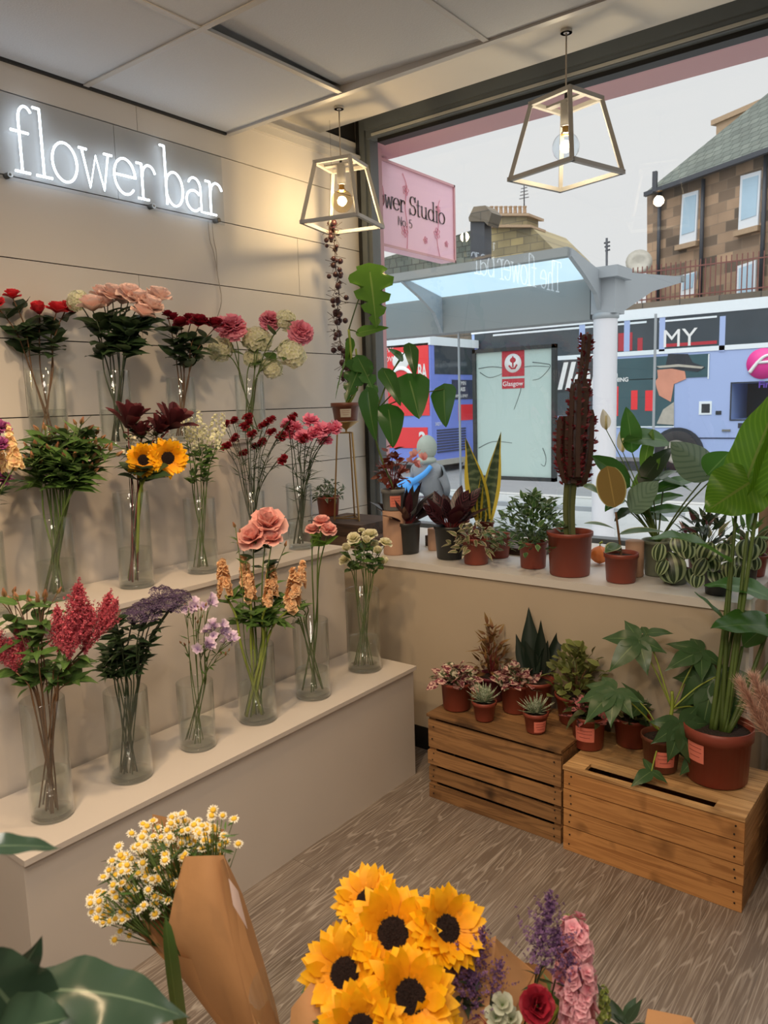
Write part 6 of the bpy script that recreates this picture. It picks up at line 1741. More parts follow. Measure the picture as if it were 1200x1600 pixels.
# string of dark berries hanging at the corner
bt = V((-2.70, 3.05, 2.77)); 
top_ = at_d(519, 372, dep(at_y(519, 372, 3.0)))
o = thing('berry_garland', 'hanging garland of dark berries trailing down the wall corner behind the lamp', 'garland', top_)
P = cat_pts([at_y(u, v, 3.0) for u, v in ((521, 352), (522, 372), (525, 420), (530, 460), (526, 500), (533, 540), (540, 575), (543, 600))], 5)
m = MB(); m.tube(P, .0018, n=5)
for i in range(190):
    p = random.choice(P); m.tube([p, p + rdir() * U(.02, .07)], .0011, n=4, cap=False)
m.tube([P[0], V((P[0].x, P[0].y, ZS))], .0008, n=4)
part('vine', m, 'bark', o)
m2 = P[::1]
for i in range(64):
    p = m2[min(len(m2) - 1, int(i / 64 * len(m2)))] + rdir() * U(.012, .05)
    m = MB(); m.ball(p, U(.009, .016), 8, 6); part('berry', m, 'berry', o)
m = MB()
for i in range(40):
    p = random.choice(P) + rdir() * .02; m.leaf(p, rdir(), rdir(), .022, .010, 'ovate', seg=3, ac=1)
part('foliage', m, 'l_black', o)
# clay cylinders with the maranta / philodendron in a grey pot
def cyl_thing(label, c, r, h, mat, name, cat, n=28):
    m = MB(); m.lathe([(0, .0005), (r - .003, .0005), (r, .004), (r, h - .003), (r - .003, h), (0, h)], c, n)
    return solo(name, m, mat, label, cat, c)
cc = V((-2.035, 2.70, ZN)); k = mpp(cc); rc = 17.5 * k; hc = z_at(cc.x, cc.y, 797) - ZN
cyl_thing('pale clay cylinder on the bench carrying the grey labelled pot', cc, rc, hc, 'clay', 'clay_pillar', 'pillar')
gc = cc + Z * (hc + .0008); GD = dep(gc); gh = z_at(gc.x, gc.y, 763) - gc.z
o = thing('potted_philodendron', 'heart leaf philodendron and red maranta in a grey pot with a salmon label', 'potted plant', gc)
p, rb = pot(o, gc, 19 * k, gh, 'grey_pot', .84, .2); sticker(p, gc, 19 * k, gh, .84, .2, .7, .2, 'sticker_salmon', .5)
top = gc + Z * (gh * .86)
m = MB(); bush(m, top + Z * .03, 60, .085, .17, .045, .032, 'ovate', up=.4); part('foliage', m, 'l_maranta', o)
m = MB(); stalks(m, top, [top + V((U(-.07, .07), U(-.05, .05), U(.05, .16))) for i in range(16)], .0022); part('stems', m, 'stem_red', o)
m = MB()
for u, v in ((645, 722), (655, 730), (632, 735), (662, 718), (650, 712)):
    q = at_d(u, v, GD - .03)
    for j in range(7): m.leaf(q, (rdir(-.2, 1)).normalized(), rdir(), .035, .02, 'petal', droop=.2, seg=3, ac=1)
part('blossom', m, 'l_pinkbloom', o)
st0 = top + V((.01, 0, 0)); st1 = at_d(590, 640, GD); st2 = at_d(608, 590, GD)
m = MB(); m.tube(cat_pts([st0, at_d(588, 690, GD), st1, st2], 5), .005, .004, n=7); part('climbing_stem', m, 'stem_green', o)
for (ru, rv, tu, tv, W, nv, s0) in ((640, 595, 655, 655, .165, V((.2, 0, .2)), st1), (694, 608, 697, 668, .12, V((-.4, 0, .2)), st1), (607, 640, 614, 700, .13, V((.5, 0, .1)), st1), (575, 612, 588, 690, .10, V((-.5, 0, .2)), st1), (600, 580, 626, 635, .085, V((.7, 0, .3)), st2), (640, 540, 648, 590, .07, V((.6, 0, .4)), st2), (628, 560, 606, 545, .05, V((0, 0, .8)), st2)):
    r_, t = at_d(ru, rv, GD - .05), at_d(tu, tv, GD - .10)
    hero(o, 'l_heart', r_, t, W, 'heart', n=eyeside(r_) + nv, stemfrom=s0, bow=.08, lobe=.25, fold=.12, sr=.0028)
cc2 = V((-1.93, 2.86, ZN)); cyl_thing('short pale clay cylinder tucked behind the first black pot', cc2, .028, .10, 'clay', 'clay_pillar', 'pillar')
# two black pots
def dark_plant(label, base, pw, ph, mat, n, ln, W, prof, Hh, name, tilt=1.0):
    c, rt, h = base_px(base[0], base[1], ZN, pw, ph)
    o = thing(name, label, 'potted plant', c)
    pot(o, c, rt, h, 'black_pot', .82, .1)
    top = c + Z * (h * .88)
    for i in range(n):
        a = i * 2.39996 + U(-.2, .2); e = U(.35, 1.25)
        d = V((math.cos(a) * math.cos(e), math.sin(a) * math.cos(e), math.sin(e)))
        r_ = top + d * (Hh * U(.25, .6)); t = r_ + d * ln * U(.8, 1.15)
        hero(o, mat, r_, t, W * U(.8, 1.1), prof, n=(Z * .7 + eyeside(top) * .6 + rdir() * .4), stemfrom=top + V((math.cos(a), math.sin(a), 0)) * .015, sm='stem_red', sr=.0022, bow=.10, seg=8, ac=2)
    return o
dark_plant('narrow leaved almost black plant in the smaller black pot behind the bench edge', (636, 867), 46, 49, 'l_black', 34, .15, .042, 'lance', .13, 'potted_dark_calathea')
dark_plant('broad leaved dark calathea with pink veins in a black pot beside the trailing plant', (704, 876), 51, 52, 'l_calathea', 26, .125, .06, 'ovate', .15, 'potted_calathea')
cyl_c = V((-1.86, 3.02, ZN))
slab('pale wooden slice standing on the bench between the two black pots', 'wood_slice', -2.02, 2.92, -1.66, 3.14, ZN + .0005, ZN + .05, 'dark_wood', 'wood slice')
for x, lab in ((-1.87, 'tiny terracotta pot on the wood slice between the black pots'), (-1.74, 'second tiny terracotta pot on the wood slice behind the dark calathea')):
    c = V((x, 3.0, ZN + .0508)); o = thing('small_pot', lab, 'pot', c); pot(o, c, .04, .08, 'terracotta_plastic', .75, .2)
# trailing variegated
bushy('trailing plant with cream edged leaves spilling over a terracotta pot at the bench edge', 'potted plant', (744, 884), 'terracotta_plastic', 44, 42, [('l_tradescantia', 90), ('l_hypo_green', 30)], 0, .125, .11, .042, .021, zb=ZN, name='potted_tradescantia', sm='stem_red', taper=.84, lift=-.35, droop=.7, r0=.5)
# snake plant with yellow edges
c = V((-1.60, 2.86, ZN + .0008)); o = thing('potted_snake_plant', 'yellow edged snake plant with three upright blades before the poster panel', 'potted plant', c)
pot(o, c, .06, .10, 'terracotta_plastic')
D0 = dep(c)
for (ru, rv, tu, tv, W, nx) in ((757, 812, 727, 682, .105, -.4), (758, 815, 783, 674, .08, .5), (753, 815, 752, 738, .05, .1)):
    r_, t = at_d(ru, rv, D0), at_d(tu, tv, D0 - .04)
    hero(o, 'l_snake', r_, t, W, 'sword', n=eyeside(c) + V((nx, 0, 0)), cup=.35, fold=.06, name='blade', bow=-.06)
bushy('bushy small leaved green plant in a plain terracotta pot left of the cactus', 'potted plant', (833, 890), 'terracotta_plastic', 45, 42, [('l_bush', 700)], 0, .19, .21, .034, .017, zb=ZN, name='potted_bush_plant', taper=.86, up=.6, lift=-.05)
slab('dark wooden tray on short feet behind the bushy green plant', 'wooden_tray', -1.72, 2.93, -1.44, 3.12, ZN + .02, ZN + .05, 'dark_wood', 'tray')
bpy.data.objects['wooden_tray.001'].location.z -= .0195
# red spiky cactus
c, rt, h = base_px(890, 903, ZN, 71, 68); D0 = dep(c)
o = thing('potted_cactus', 'tall dark red euphorbia cactus in a large plain terracotta pot on the bench', 'cactus', c)
pot(o, c, rt, h, 'terracotta_plastic', .86, .1)
top = c + Z * h * .86
def ridge_col(P, r0, r1, mat, name, spines=True, n=160, rl=.03):
    P = cat_pts(P, 6)
    m = MB(); vs, fs = [], []; k = 8
    for i, p in enumerate(P):
        t = i / (len(P) - 1); rr = (r0 + (r1 - r0) * t) * (1 if t < .93 else .75)
        for j in range(k): a = 6.283 * j / k + .3; q = rr * (1.25 if j % 2 == 0 else .55); vs.append(p + V((q * math.cos(a), q * math.sin(a), 0)))
    for i in range(len(P) - 1):
        for j in range(k): fs.append((i * k + j, i * k + (j + 1) % k, (i + 1) * k + (j + 1) % k, (i + 1) * k + j))
    fs.append(tuple((len(P) - 1) * k + j for j in range(k)))
    m.add(vs, fs); s = part(name, m, mat, o, False)
    if spines:
        m = MB()
        for i in range(n):
            t = RND() ** .8; p = P[int(t * (len(P) - 1))]; rr = (r0 + (r1 - r0) * t)
            a = 6.283 * random.choice((0, 2, 4, 6)) / k + .3; d = V((math.cos(a), math.sin(a), U(.1, .9))) + rdir() * .35
            m.leaf(p + V((math.cos(a), math.sin(a), 0)) * rr * 1.05 + Z * U(-.012, .012), d.normalized(), rdir(), rl * U(.4, .9), .010, 'ovate', droop=U(-.2, .4), seg=3, ac=1)
        part('foliage', m, 'l_cactus_red', s)
X = lambda u, v, d=0: at_d(u, v, D0 + d)
ridge_col([top, X(889, 790), X(893, 740)], .017, .020, 'cactus_green', 'trunk', False)
ridge_col([X(893, 750), X(897, 690), X(905, 640), X(908, 592)], .030, .026, 'cactus_skin', 'column', True, 220)
ridge_col([X(908, 600), X(914, 560), X(917, 522)], .013, .016, 'cactus_skin', 'column', True, 130, .026)
ridge_col([X(890, 755, -.02), X(880, 715, -.02), X(881, 650, -.02)], .022, .020, 'cactus_skin', 'branch', True, 160)
ridge_col([X(904, 760, .02), X(916, 715, .02), X(920, 640, .02)], .022, .018, 'cactus_skin', 'branch', True, 160)
ridge_col([X(897, 745, -.04), X(897, 700, -.04), X(900, 600, -.04)], .020, .018, 'cactus_skin', 'branch', True, 170)
# pumpkin
pc_ = at_z(937, 884, ZN + .001); pc_ = pc_ + V((pc_.x, pc_.y, 0)).normalized() * .036; pr_ = 15.5 * mpp(pc_)
m = MB(); vs, fs = [], []
for i in range(11):
    ph = math.pi * i / 10
    for j in range(40):
        a = 6.283 * j / 40; r_ = pr_ * math.sin(ph) * (1 - .10 * abs(math.cos(a * 5)) ** 3); vs.append(pc_ + V((r_ * math.cos(a), r_ * math.sin(a), pr_ * .95 - pr_ * .95 * math.cos(ph) * (1 - .12 * math.sin(ph) ** .2) )))
for i in range(10):
    for j in range(40): fs.append((i * 40 + j, i * 40 + (j + 1) % 40, (i + 1) * 40 + (j + 1) % 40, (i + 1) * 40 + j))
m.add(vs, fs)
o = thing('pumpkin', 'small orange ribbed pumpkin on the bench behind the rubber plant', 'pumpkin', pc_); part('skin', m, 'pumpkin_orange', o)
m = MB(); m.tube([pc_ + Z * pr_ * 1.8, pc_ + Z * pr_ * 2.1, pc_ + V((.01, 0, pr_ * 2.3))], .006, .004); part('stalk', m, 'stem_lime', o)
# rubber plant
c, rt, h = base_px(970, 913, ZN, 53, 46); D0 = dep(c)
o = thing('potted_rubber_plant', 'young rubber plant with one round bronze backed leaf in a small terracotta pot', 'potted plant', c)
pot(o, c, rt, h, 'terracotta_plastic', .84, .16)
top = c + Z * h * .86
m = MB(); m.tube(cat_pts([top, X(968, 845), X(962, 800)], 4), .005, .004, n=7); part('trunk', m, 'stem_olive' if 'stem_olive' in MATS else 'stem_brown', o)
hero(o, 'l_rubber', at_d(961, 793, D0 - .01), at_d(949, 728, D0 - .02), .105, 'ellipse', n=eyeside(c), fold=.02, cup=.05, label='round bronze leaf underside')
hero(o, 'l_rubber_green', at_d(963, 828, D0), at_d(912, 818, D0 - .06), .05, 'ovate', n=Z + eyeside(c) * .3, bow=.12)
hero(o, 'l_rubber_green', at_d(967, 835, D0), at_d(1040, 832, D0 - .04), .05, 'ovate', n=Z + eyeside(c) * .3, bow=.15)
hero(o, 'l_rubber_green', at_d(967, 850, D0), at_d(945, 864, D0 - .06), .05, 'ovate', n=Z * .6 + eyeside(c) * .6, bow=.1)
hero(o, 'l_rubber_green', at_d(968, 858, D0), at_d(948, 858, D0 - .05), .04, 'ovate', n=Z * .6 + eyeside(c) * .6, bow=.1)
hero(o, 'l_rubber_green', at_d(912, 758, D0 + .05), at_d(936, 772, D0 + .02), .05, 'ovate', n=Z + eyeside(c) * .3, bow=.2)
cyl_thing('tall pale clay cylinder between the rubber plant and the peace lily', V((-.985, 2.80, ZN)), .034, .135, 'clay', 'clay_pillar', 'pillar')
# peace lily
c = V((-.92, 2.86, ZN + .0008)); D0 = dep(c)
o = thing('potted_peace_lily', 'tall peace lily with white flowers and broad leaves in a sage green pot', 'potted plant', c)
pot(o, c, 24 * mpp(c), .135, 'sage_pot', .78, .1)
top = c + Z * .118
def pl(ru, rv, tu, tv, W, nv, mat='l_peace', bow=.08, d=(0, 0), fold=.15, prof='ovate'):
    r_, t = at_d(ru, rv, D0 + d[0]), at_d(tu, tv, D0 + d[1])
    return hero(o, mat, r_, t, W, prof, n=nv, stemfrom=top, sr=.0028, bow=bow, fold=fold, wave=.02)
EC = eyeside(c)
pl(988, 708, 978, 635, .085, EC + V((.5, 0, .1)))
pl(1045, 690, 972, 690, .10, Z * .5 + EC * .8, bow=.18, d=(.05, -.02))
pl(985, 760, 924, 712, .10, EC + Z * .6, d=(0, -.05))
pl(990, 775, 1032, 715, .07, EC * .6 + Z * .8, 'leaf_bright')
pl(985, 800, 1030, 752, .13, Z * .8 + EC * .6, 'l_striped', d=(-.05, -.10))
pl(995, 745, 1085, 770, .06, Z + EC * .4, 'l_peace', .2)
pl(1000, 765, 1060, 735, .06, Z + EC * .4, 'l_striped', .15)
pl(1000, 780, 1075, 760, .05, Z + EC * .3, 'leaf_dark', .2)
pl(985, 795, 960, 815, .05, Z + EC * .5, 'leaf_dark', .2)
for ru, rv, tu, tv, W in ((1000, 760, 1050, 700, .08), (1010, 790, 1068, 775, .07), (1000, 800, 1045, 815, .07), (1020, 770, 1100, 745, .06), (975, 780, 945, 800, .06), (1005, 735, 1020, 670, .05), (1015, 800, 1090, 800, .06)):
    pl(ru, rv, tu, tv, W, Z * U(.4, 1) + EC * U(.4, 1), random.choice(('l_peace', 'leaf_bright', 'leaf_dark', 'l_peace')), U(.1, .25), d=(U(-.05, .1), U(-.05, .1)))
hero(o, 'l_striped', at_d(1113, 748, D0 - .15), at_d(1048, 690, D0 - .10), .17, 'ovate', n=Z * .8 + EC * .7, stemfrom=top, bow=.10, fold=-.12, label='large leaf catching the daylight')
hero(o, 'l_peace', at_d(1105, 742, D0 - .15), at_d(1140, 706, D0 - .2), .11, 'ovate', n=EC + V((.3, 0, .3)), stemfrom=top, bow=.08, fold=.1)
for u, v in ((943, 655), (969, 690)):
    r_ = at_d(u + 4, v + 16, D0); t = at_d(u - 1, v - 16, D0)
    hero(o, 'l_spathe', r_, t, .042, 'ovate', n=EC + V((.5, 0, 0)), stemfrom=top, sr=.002, fold=.35, name='spathe', label='white flower')
    m = MB(); m.tube([r_, r_ + Z * .05 + EC * .008], .005, .004, n=7); part('spadix', m, 'petal_cream', o)
bushy_c('dark leaved plant with reddish tips behind the striped peperomias', 'potted plant', V((-.77, 2.92, ZN + .0008)), 'terracotta_plastic', .06, .10, [('leaf_dark', 60), ('l_tradescantia', 14), ('l_fittonia', 8)], 0, .12, .16, .075, .022, 'lance', 'potted_dracaena', up=1.0)
# watermelon peperomias
def peperomia(label, base, pw, ph, leaves):
    c, rt, h = base_px(base[0], base[1], ZN, pw, ph); D = dep(c)
    o = thing('potted_peperomia', label, 'potted plant', c, 'striped watermelon peperomias on the bench')
    pot(o, c, rt, h, 'black_pot' if base[0] > 1080 else 'sage_pot', .84, .12)
    top = c + Z * h * .86
    for (u, v, r_, nx) in leaves:
        q = at_d(u, v, D - .05 - .02 * RND()); nv = (eyeside(q) + V((nx, 0, .35))).normalized()
        dn = (-Z + nv * nv.z + rdir() * .25).normalized()
        hero(o, 'l_peperomia', q - dn * r_ * 1.05, q + dn * r_ * 1.2, r_ * 2.0, 'ellipse', n=nv, stemfrom=top, sm='stem_red', sr=.0022, bow=.16, cup=-.12, fold=0, seg=10)
peperomia('striped watermelon peperomia in a sage pot with leaves hanging down its front', (1055, 914), 40, 24, [(1048, 885, .052, -.1), (1030, 862, .03, -.6), (1072, 858, .034, .3), (1083, 845, .03, .3), (1082, 900, .03, .5), (1060, 850, .03, 0), (1090, 872, .03, .6), (1035, 885, .028, -.7)])
peperomia('striped watermelon peperomia in a black pot beneath the bird of paradise', (1122, 932), 46, 42, [(1105, 862, .034, -.3), (1118, 898, .028, .3), (1095, 885, .03, -.6), (1130, 862, .03, .1), (1112, 880, .028, 0), (1138, 890, .026, .4), (1090, 905, .026, -.5)])
peperomia('striped watermelon peperomia in a black pot nearest the wooden post', (1164, 916), 36, 30, [(1168, 858, .040, .2), (1160, 880, .030, 0), (1178, 878, .026, .5), (1155, 895, .024, -.2), (1185, 852, .028, .5)])
bushy_c('pale bright green leafy plant at the window end behind the bird of paradise', 'potted plant', V((-.62, 3.02, ZN + .0008)), 'terracotta_plastic', .05, .08, [('leaf_bright', 36), ('l_tradescantia', 16)], 0, .10, .14, .07, .026, 'lance', 'potted_leafy_plant', up=1.0)
# ---------------------------------------------------------------- bouquets and leaves close to the camera
random.seed(23)
plain('kraft_paper', S(186, 138, 92), 0.7, var=0.06, scale=30, bump=0.1)
plain('sticker_pale', S(226, 204, 196), 0.6, var=0.03)
leafmat('leaf_near', S(62, 84, 66), rib=S(120, 140, 112), back=S(96, 118, 90), rough=0.22, trans=.12, var=.1)
thin_glass('clear_film', (0.94, 0.96, 0.96), 1.4)
# low table that carries the wrapped bouquets
TZ = 0.42
tb_ = thing('display_table', 'low pale wooden table standing under the wrapped bouquets', 'table', (-0.72, 0.62, 0))
hd_ = V((FWD.x, FWD.y, 0)).normalized(); rt_ = V((RIGHT.x, RIGHT.y, 0)).normalized()
far_ = (at_z(600, 1640, TZ)).dot(hd_)
MT = Matrix(((rt_.x, hd_.x, 0, 0), (rt_.y, hd_.y, 0, 0), (0, 0, 1, 0), (0, 0, 0, 1)))
m = MB(); m.box(-.36, far_ - .34, TZ - .03, .60, far_, TZ, MT); part('top', m, 'pale_wood', tb_, False)
for x in (-.32, .56):
    for y in (far_ - .30, far_ - .04):
        m = MB(); m.box(x - .02, y - .02, 0, x + .02, y + .02, TZ - .03, MT); part('leg', m, 'pale_wood', tb_, False)
def foot_at(u):
    p = at_z(u, 1690, TZ + .004)
    return p
def sheet(rows_):
    """paper surface through rows of 3-D points, thin but two sided"""
    m = MB(); k = len(rows_[0]); vs = []
    for r in rows_: vs += r
    n_ = len(vs)
    fs = []
    for i in range(len(rows_) - 1):
        for j in range(k - 1): fs.append((i * k + j, i * k + j + 1, (i + 1) * k + j + 1, (i + 1) * k + j))
    m.add(vs, fs)
    return m
def cone(foot, top, r0, r1, a0, a1, cut, n=28, rows_=8, pinch=.0):
    """rolled paper cone; cut(f) raises or lowers its upper hem around the turn (f 0..1)"""
    ax = (top - foot); T, s, b = basis(ax, V((0, 1, .1)))
    out = []
    for i in range(rows_ + 1):
        t = i / rows_; row = []
        for j in range(n + 1):
            f_ = j / n; a = a0 + (a1 - a0) * f_
            tt = t * cut(f_)
            r = (r0 + (r1 - r0) * tt ** 1.2) * (1 + .012 * math.sin(a * 5) ) + .006 * f_
            row.append(foot + ax * tt + s * (r * math.cos(a)) + b * (r * math.sin(a)))
        out.append(row)
    return out
# --- chamomile bouquet
D1 = 1.22
foot = V((-.93, .60, TZ + .004)); topc = at_d(268, 1335, D1)
foot = foot_at(430)
wr = thing('kraft_wrap', 'brown kraft paper wrap with a pale sticker around the chamomile bouquet', 'paper wrap', foot)
ca = cone(foot, at_d(305, 1420, D1), .018, .07, 0, 6.6, lambda f: .86 + .16 * math.sin(6.6 * f + 2.2) )
s1 = sheet(ca)
part('paper', s1, 'kraft_paper', wr)
# folded front flap, broad and pale, and the hem behind the flowers
def quad_sheet(P, D_, nrow=8, belly=.03):
    a, b, c_, d = [at_d(u, v, D_ + e) for u, v, e in P]
    rows_ = []
    for i in range(nrow + 1):
        t = i / nrow; l, r = a.lerp(d, t), b.lerp(c_, t)
        rows_.append([l.lerp(r, j / nrow) + (EYE - l).normalized() * (belly * math.sin(math.pi * j / nrow)) for j in range(nrow + 1)])
    return sheet(rows_)
rows_f = []
for (lu, lv, ru, rv, e) in ((288, 1338, 350, 1336, -.085), (274, 1390, 362, 1378, -.095), (263, 1445, 376, 1425, -.10), (285, 1500, 390, 1475, -.10), (318, 1552, 408, 1530, -.095), (352, 1600, 428, 1585, -.09), (385, 1650, 440, 1640, -.07)):
    l, r = at_d(lu, lv, D1 + e + .05), at_d(ru, rv, D1 + e + .03)
    rows_f.append([l.lerp(r, j / 10) + (EYE - l).normalized() * (.035 * math.sin(math.pi * j / 10)) for j in range(11)])
part('front_flap', sheet(rows_f), 'kraft_paper', wr)
rows_f = []
for (lu, lv, ru, rv) in ((344, 1345, 352, 1340), (352, 1400, 378, 1395), (362, 1460, 396, 1450), (376, 1520, 414, 1510), (392, 1580, 432, 1575), (405, 1640, 446, 1640)):
    l, r = at_d(lu, lv, D1 - .085), at_d(ru, rv, D1 - .03)
    rows_f.append([l.lerp(r, j / 6) + (EYE - l).normalized() * (.014 * math.sin(math.pi * j / 6)) for j in range(7)])
part('side_flap', sheet(rows_f), 'kraft_paper', wr)
part('back_hem', quad_sheet([(196, 1436, .0), (262, 1440, .0), (275, 1520, .0), (236, 1478, .0)], D1, 5, -.02), 'kraft_paper', wr)
part('back_hem', quad_sheet([(238, 1272, .05), (350, 1296, .05), (350, 1420, .05), (240, 1420, .05)], D1, 6, -.01), 'kraft_paper', wr)
st_ = quad_sheet([(357, 1372, -.15), (372, 1392, -.14), (387, 1452, -.135), (364, 1414, -.15)], D1, 4, .002)
part('sticker', st_, 'sticker_pale', wr, label='pale pink oval sticker')
tie = at_d(345, 1560, D1)
k_ = 0
spots = cloud(252, 1352, 92, 72, 34)
spots = [(u + (v - 1352) * -.55, v) for u, v in spots if not (u > 300 and v > 1345)] + [(165, 1418), (180, 1400), (178, 1428), (205, 1438), (330, 1290), (340, 1282), (325, 1300), (312, 1318)]
spots.sort(key=lambda q: q[0])
for i, (u, v) in enumerate(spots):
    hd = at_d(u, v, D1 + U(-.05, .05)); pts = cat_pts([tie + rdir() * .006, tie.lerp(hd, .55) + rdir() * .008, hd], 4)
    o = thing('chamomile', 'sprig of small white and yellow chamomile in the kraft bouquet', 'flower', pts[0], 'chamomile sprigs in the kraft wrap')
    m = MB(); m.tube(pts, .0014, .001, n=5); part('stem', m, 'stem_green', o)
    for j in range(7):
        q = hd + (RIGHT * U(-.028, .028) - DOWN * U(-.03, .02) + FWD * U(-.02, .02))
        b_ = MB(); b_.tube([pts[-4], q], .0009, .0008, n=4); part('side_stem', b_, 'stem_green', o)
        place_bloom(o, 'daisy', q, (Z * .9 + (EYE - q).normalized() * .8 + rdir() * .5), U(.0088, .0108))
    m = MB()
    for j in range(7):
        p = pts[-2] + rdir() * .02; m.leaf(p, (rdir(-.3, .8)), rdir(), U(.02, .04), .004, 'lance', seg=3, ac=1)
    part('foliage', m, 'leaf_mid', o)
# --- sunflower bouquet
D2 = 1.04
foot2 = foot_at(600)
foot2 = V((-.52, .70, TZ + .004)) if foot2.z is None else foot2
wr2 = thing('kraft_wrap', 'brown kraft paper wrap around the bouquet of large sunflowers', 'paper wrap', foot2)
part('paper', sheet(cone(foot2, at_d(610, 1560, D2 + .03), .02, .115, 0.5, 6.9, lambda f: .80 + .10 * math.sin(6.4 * f + 1.0))), 'kraft_paper', wr2)
part('hem', quad_sheet([(520, 1440, .10), (610, 1440, .10), (620, 1560, .06), (490, 1560, .06)], D2, 6, -.01), 'kraft_paper', wr2)
part('hem', quad_sheet([(668, 1520, .0), (775, 1462, .06), (760, 1620, .0), (660, 1640, -.04)], D2, 8, -.02), 'kraft_paper', wr2)
part('hem', quad_sheet([(455, 1575, -.02), (490, 1530, -.01), (520, 1640, -.05), (450, 1640, -.03)], D2, 6, .01), 'kraft_paper', wr2)
SF = [(540, 1521, 0.0, .060, (-.25, .15), 'lowest on the side toward the stand'), (614, 1460, .03, .066, (.0, .30), 'highest, with its whole dark face showing'), (698, 1452, .03, .056, (.55, .38), 'turned away toward the window'), (640, 1558, -.05, .062, (.30, .20), 'in front of the other full faces'), (575, 1408, .08, .050, (-.35, .9), 'at the back with its face hidden'), (565, 1610, -.08, .055, (-.1, .1), 'cut off by the bottom edge'), (668, 1625, -.06, .05, (.3, -.1), 'half hidden under the lower petals')]
for (u, v, dd, r, (tx, tz), w_) in SF:
    hd = at_d(u, v, D2 + dd)
    ax = ((EYE - hd).normalized() + RIGHT * tx - DOWN * tz).normalized()
    o = thing('sunflower', 'large bouquet sunflower ' + w_, 'sunflower', foot2 + Z * .01, 'large sunflowers in the kraft bouquet')
    pts = cat_pts([foot2 + Z * .01 + rdir() * .008, foot2.lerp(hd, .55) + rdir() * .01, hd - ax * .03, hd - ax * .004], 5)
    m = MB(); m.tube(pts, .006, .005, n=7); part('stem', m, 'stem_green', o)
    place_bloom(o, 'sunflower', hd, ax, r)
    m = MB(); T, s, b_ = basis(ax, Z)
    for j in range(16):
        a = j * .3927; d = s * math.cos(a) + b_ * math.sin(a)
        m.leaf(hd - ax * .004 + d * r * .2, (d - ax * .1), ax, r * .55, r * .2, 'ovate', droop=.1, seg=4, ac=1)
    part('sepals', m, 'leaf_mid', o)
    m = MB()
    for j in range(3):
        p = hd - ax * .04 + rdir() * .01; m.leaf(p, (rdir(-.2, .4)).normalized(), Z + rdir() * .4, .08, .045, 'ovate', droop=.3, seg=6, ac=2)
    part('foliage', m, 'leaf_mid', o)
# --- mixed bouquet
D3 = 1.08
foot3 = foot_at(800)
wr3 = thing('kraft_wrap', 'brown kraft paper wrap around the mixed purple and pink bouquet', 'paper wrap', foot3)
part('paper', sheet(cone(foot3, at_d(815, 1590, D3 + .03), .02, .10, 0.5, 6.9, lambda f: .85 + .08 * math.sin(6.4 * f))), 'kraft_paper', wr3)
part('hem', quad_sheet([(745, 1500, .10), (772, 1463, .10), (835, 1520, .09), (770, 1640, .05)], D3, 8, -.01), 'kraft_paper', wr3)
part('hem', quad_sheet([(770, 1464, .102), (836, 1518, .092), (850, 1620, .06), (760, 1640, .06)], D3, 6, -.01), 'kraft_paper', wr3)
def mixed(name, cat, lab, key, u, v, dd, r, ax, sm='stem_green', sr=.002, lf=None, bname='bloom', grp=None):
    hd = at_d(u, v, D3 + dd); p0 = foot3 + Z * .02 + rdir() * .01
    pts = cat_pts([p0, p0.lerp(hd, .6) + rdir() * .012, hd], 5)
    return flower(name, lab, cat, grp or cat + ' stems in the mixed bouquet', pts, pts[-2], hd, ax, key, r, sm, sr, lf, None, bname)
for u, v, r, w_ in ((850, 1500, .105, 'tallest, rising over the kraft paper'), (838, 1520, .08, 'leaning toward the sunflowers'), (868, 1530, .08, 'beside the pink stock'), (888, 1550, .06, 'crossing in front of the pink stock')):
    mixed('statice', 'flower', 'purple statice spray in the mixed bouquet, ' + w_, 'statice', u, v, .0, r, Z - DOWN * .4 + RIGHT * U(-.2, .2), 'stem_dark', .0015, (3, .03, .004, 'leaf_olive', 'lance', .7, .95))
for u, v, r, w_ in ((722, 1555, .08, 'at the sunflower side'), (745, 1530, .08, 'by the paper point'), (738, 1590, .08, 'lowest by the sunflowers'), (770, 1560, .06, 'behind the white eucalyptus')):
    mixed('veronica', 'flower', 'plum purple filler spray in the mixed bouquet ' + w_, 'plume' if False else 'statice', u, v, -.02, r, Z - DOWN * .3 + RIGHT * U(-.3, .3), 'stem_dark', .0015, (6, .035, .01, 'leaf_grey', 'lance', .7, 1.0))
mixed('stock', 'flower', 'tall pink stock spike with a green budded tip in the mixed bouquet', 'spike_pink', 898, 1548, .04, .115, Z - DOWN * .3, 'stem_lime', .004, (3, .05, .012, 'leaf_mid', 'lance', .7, .9))
mixed('stock', 'flower', 'short pink stock spike low in the mixed bouquet', 'spike_pink', 905, 1612, .0, .10, Z - DOWN * .3, 'stem_lime', .004)
mixed('stock', 'flower', 'yellow green stock bud spike rising above the pink stock', 'bud_green', 884, 1470, .05, .045, Z - DOWN * .2, 'stem_lime', .003)
mixed('stock', 'flower', 'yellow green stock bud spike beside the short pink stock', 'bud_green', 944, 1590, .0, .05, Z - DOWN * .2, 'stem_lime', .003)
mixed('alstroemeria', 'flower', 'deep red bloom in the middle of the mixed bouquet', 'red', 838, 1572, -.02, .024, (EYE - foot3).normalized() + RIGHT * .2, 'stem_green', .003)
mixed('alstroemeria', 'flower', 'second deep red bloom low by the purple filler', 'red', 745, 1605, -.02, .022, (EYE - foot3).normalized(), 'stem_green', .003)
for u, v, w_ in ((785, 1570, 'upper'), (775, 1590, 'lower'), (798, 1592, 'inner')):
    mixed('eucalyptus', 'foliage', 'pale eucalyptus sprig with rounded whitish leaves, the ' + w_ + ' one', 'euca', u, v, -.03, .017, (EYE - foot3).normalized() + Z * .4, 'stem_green', .002)
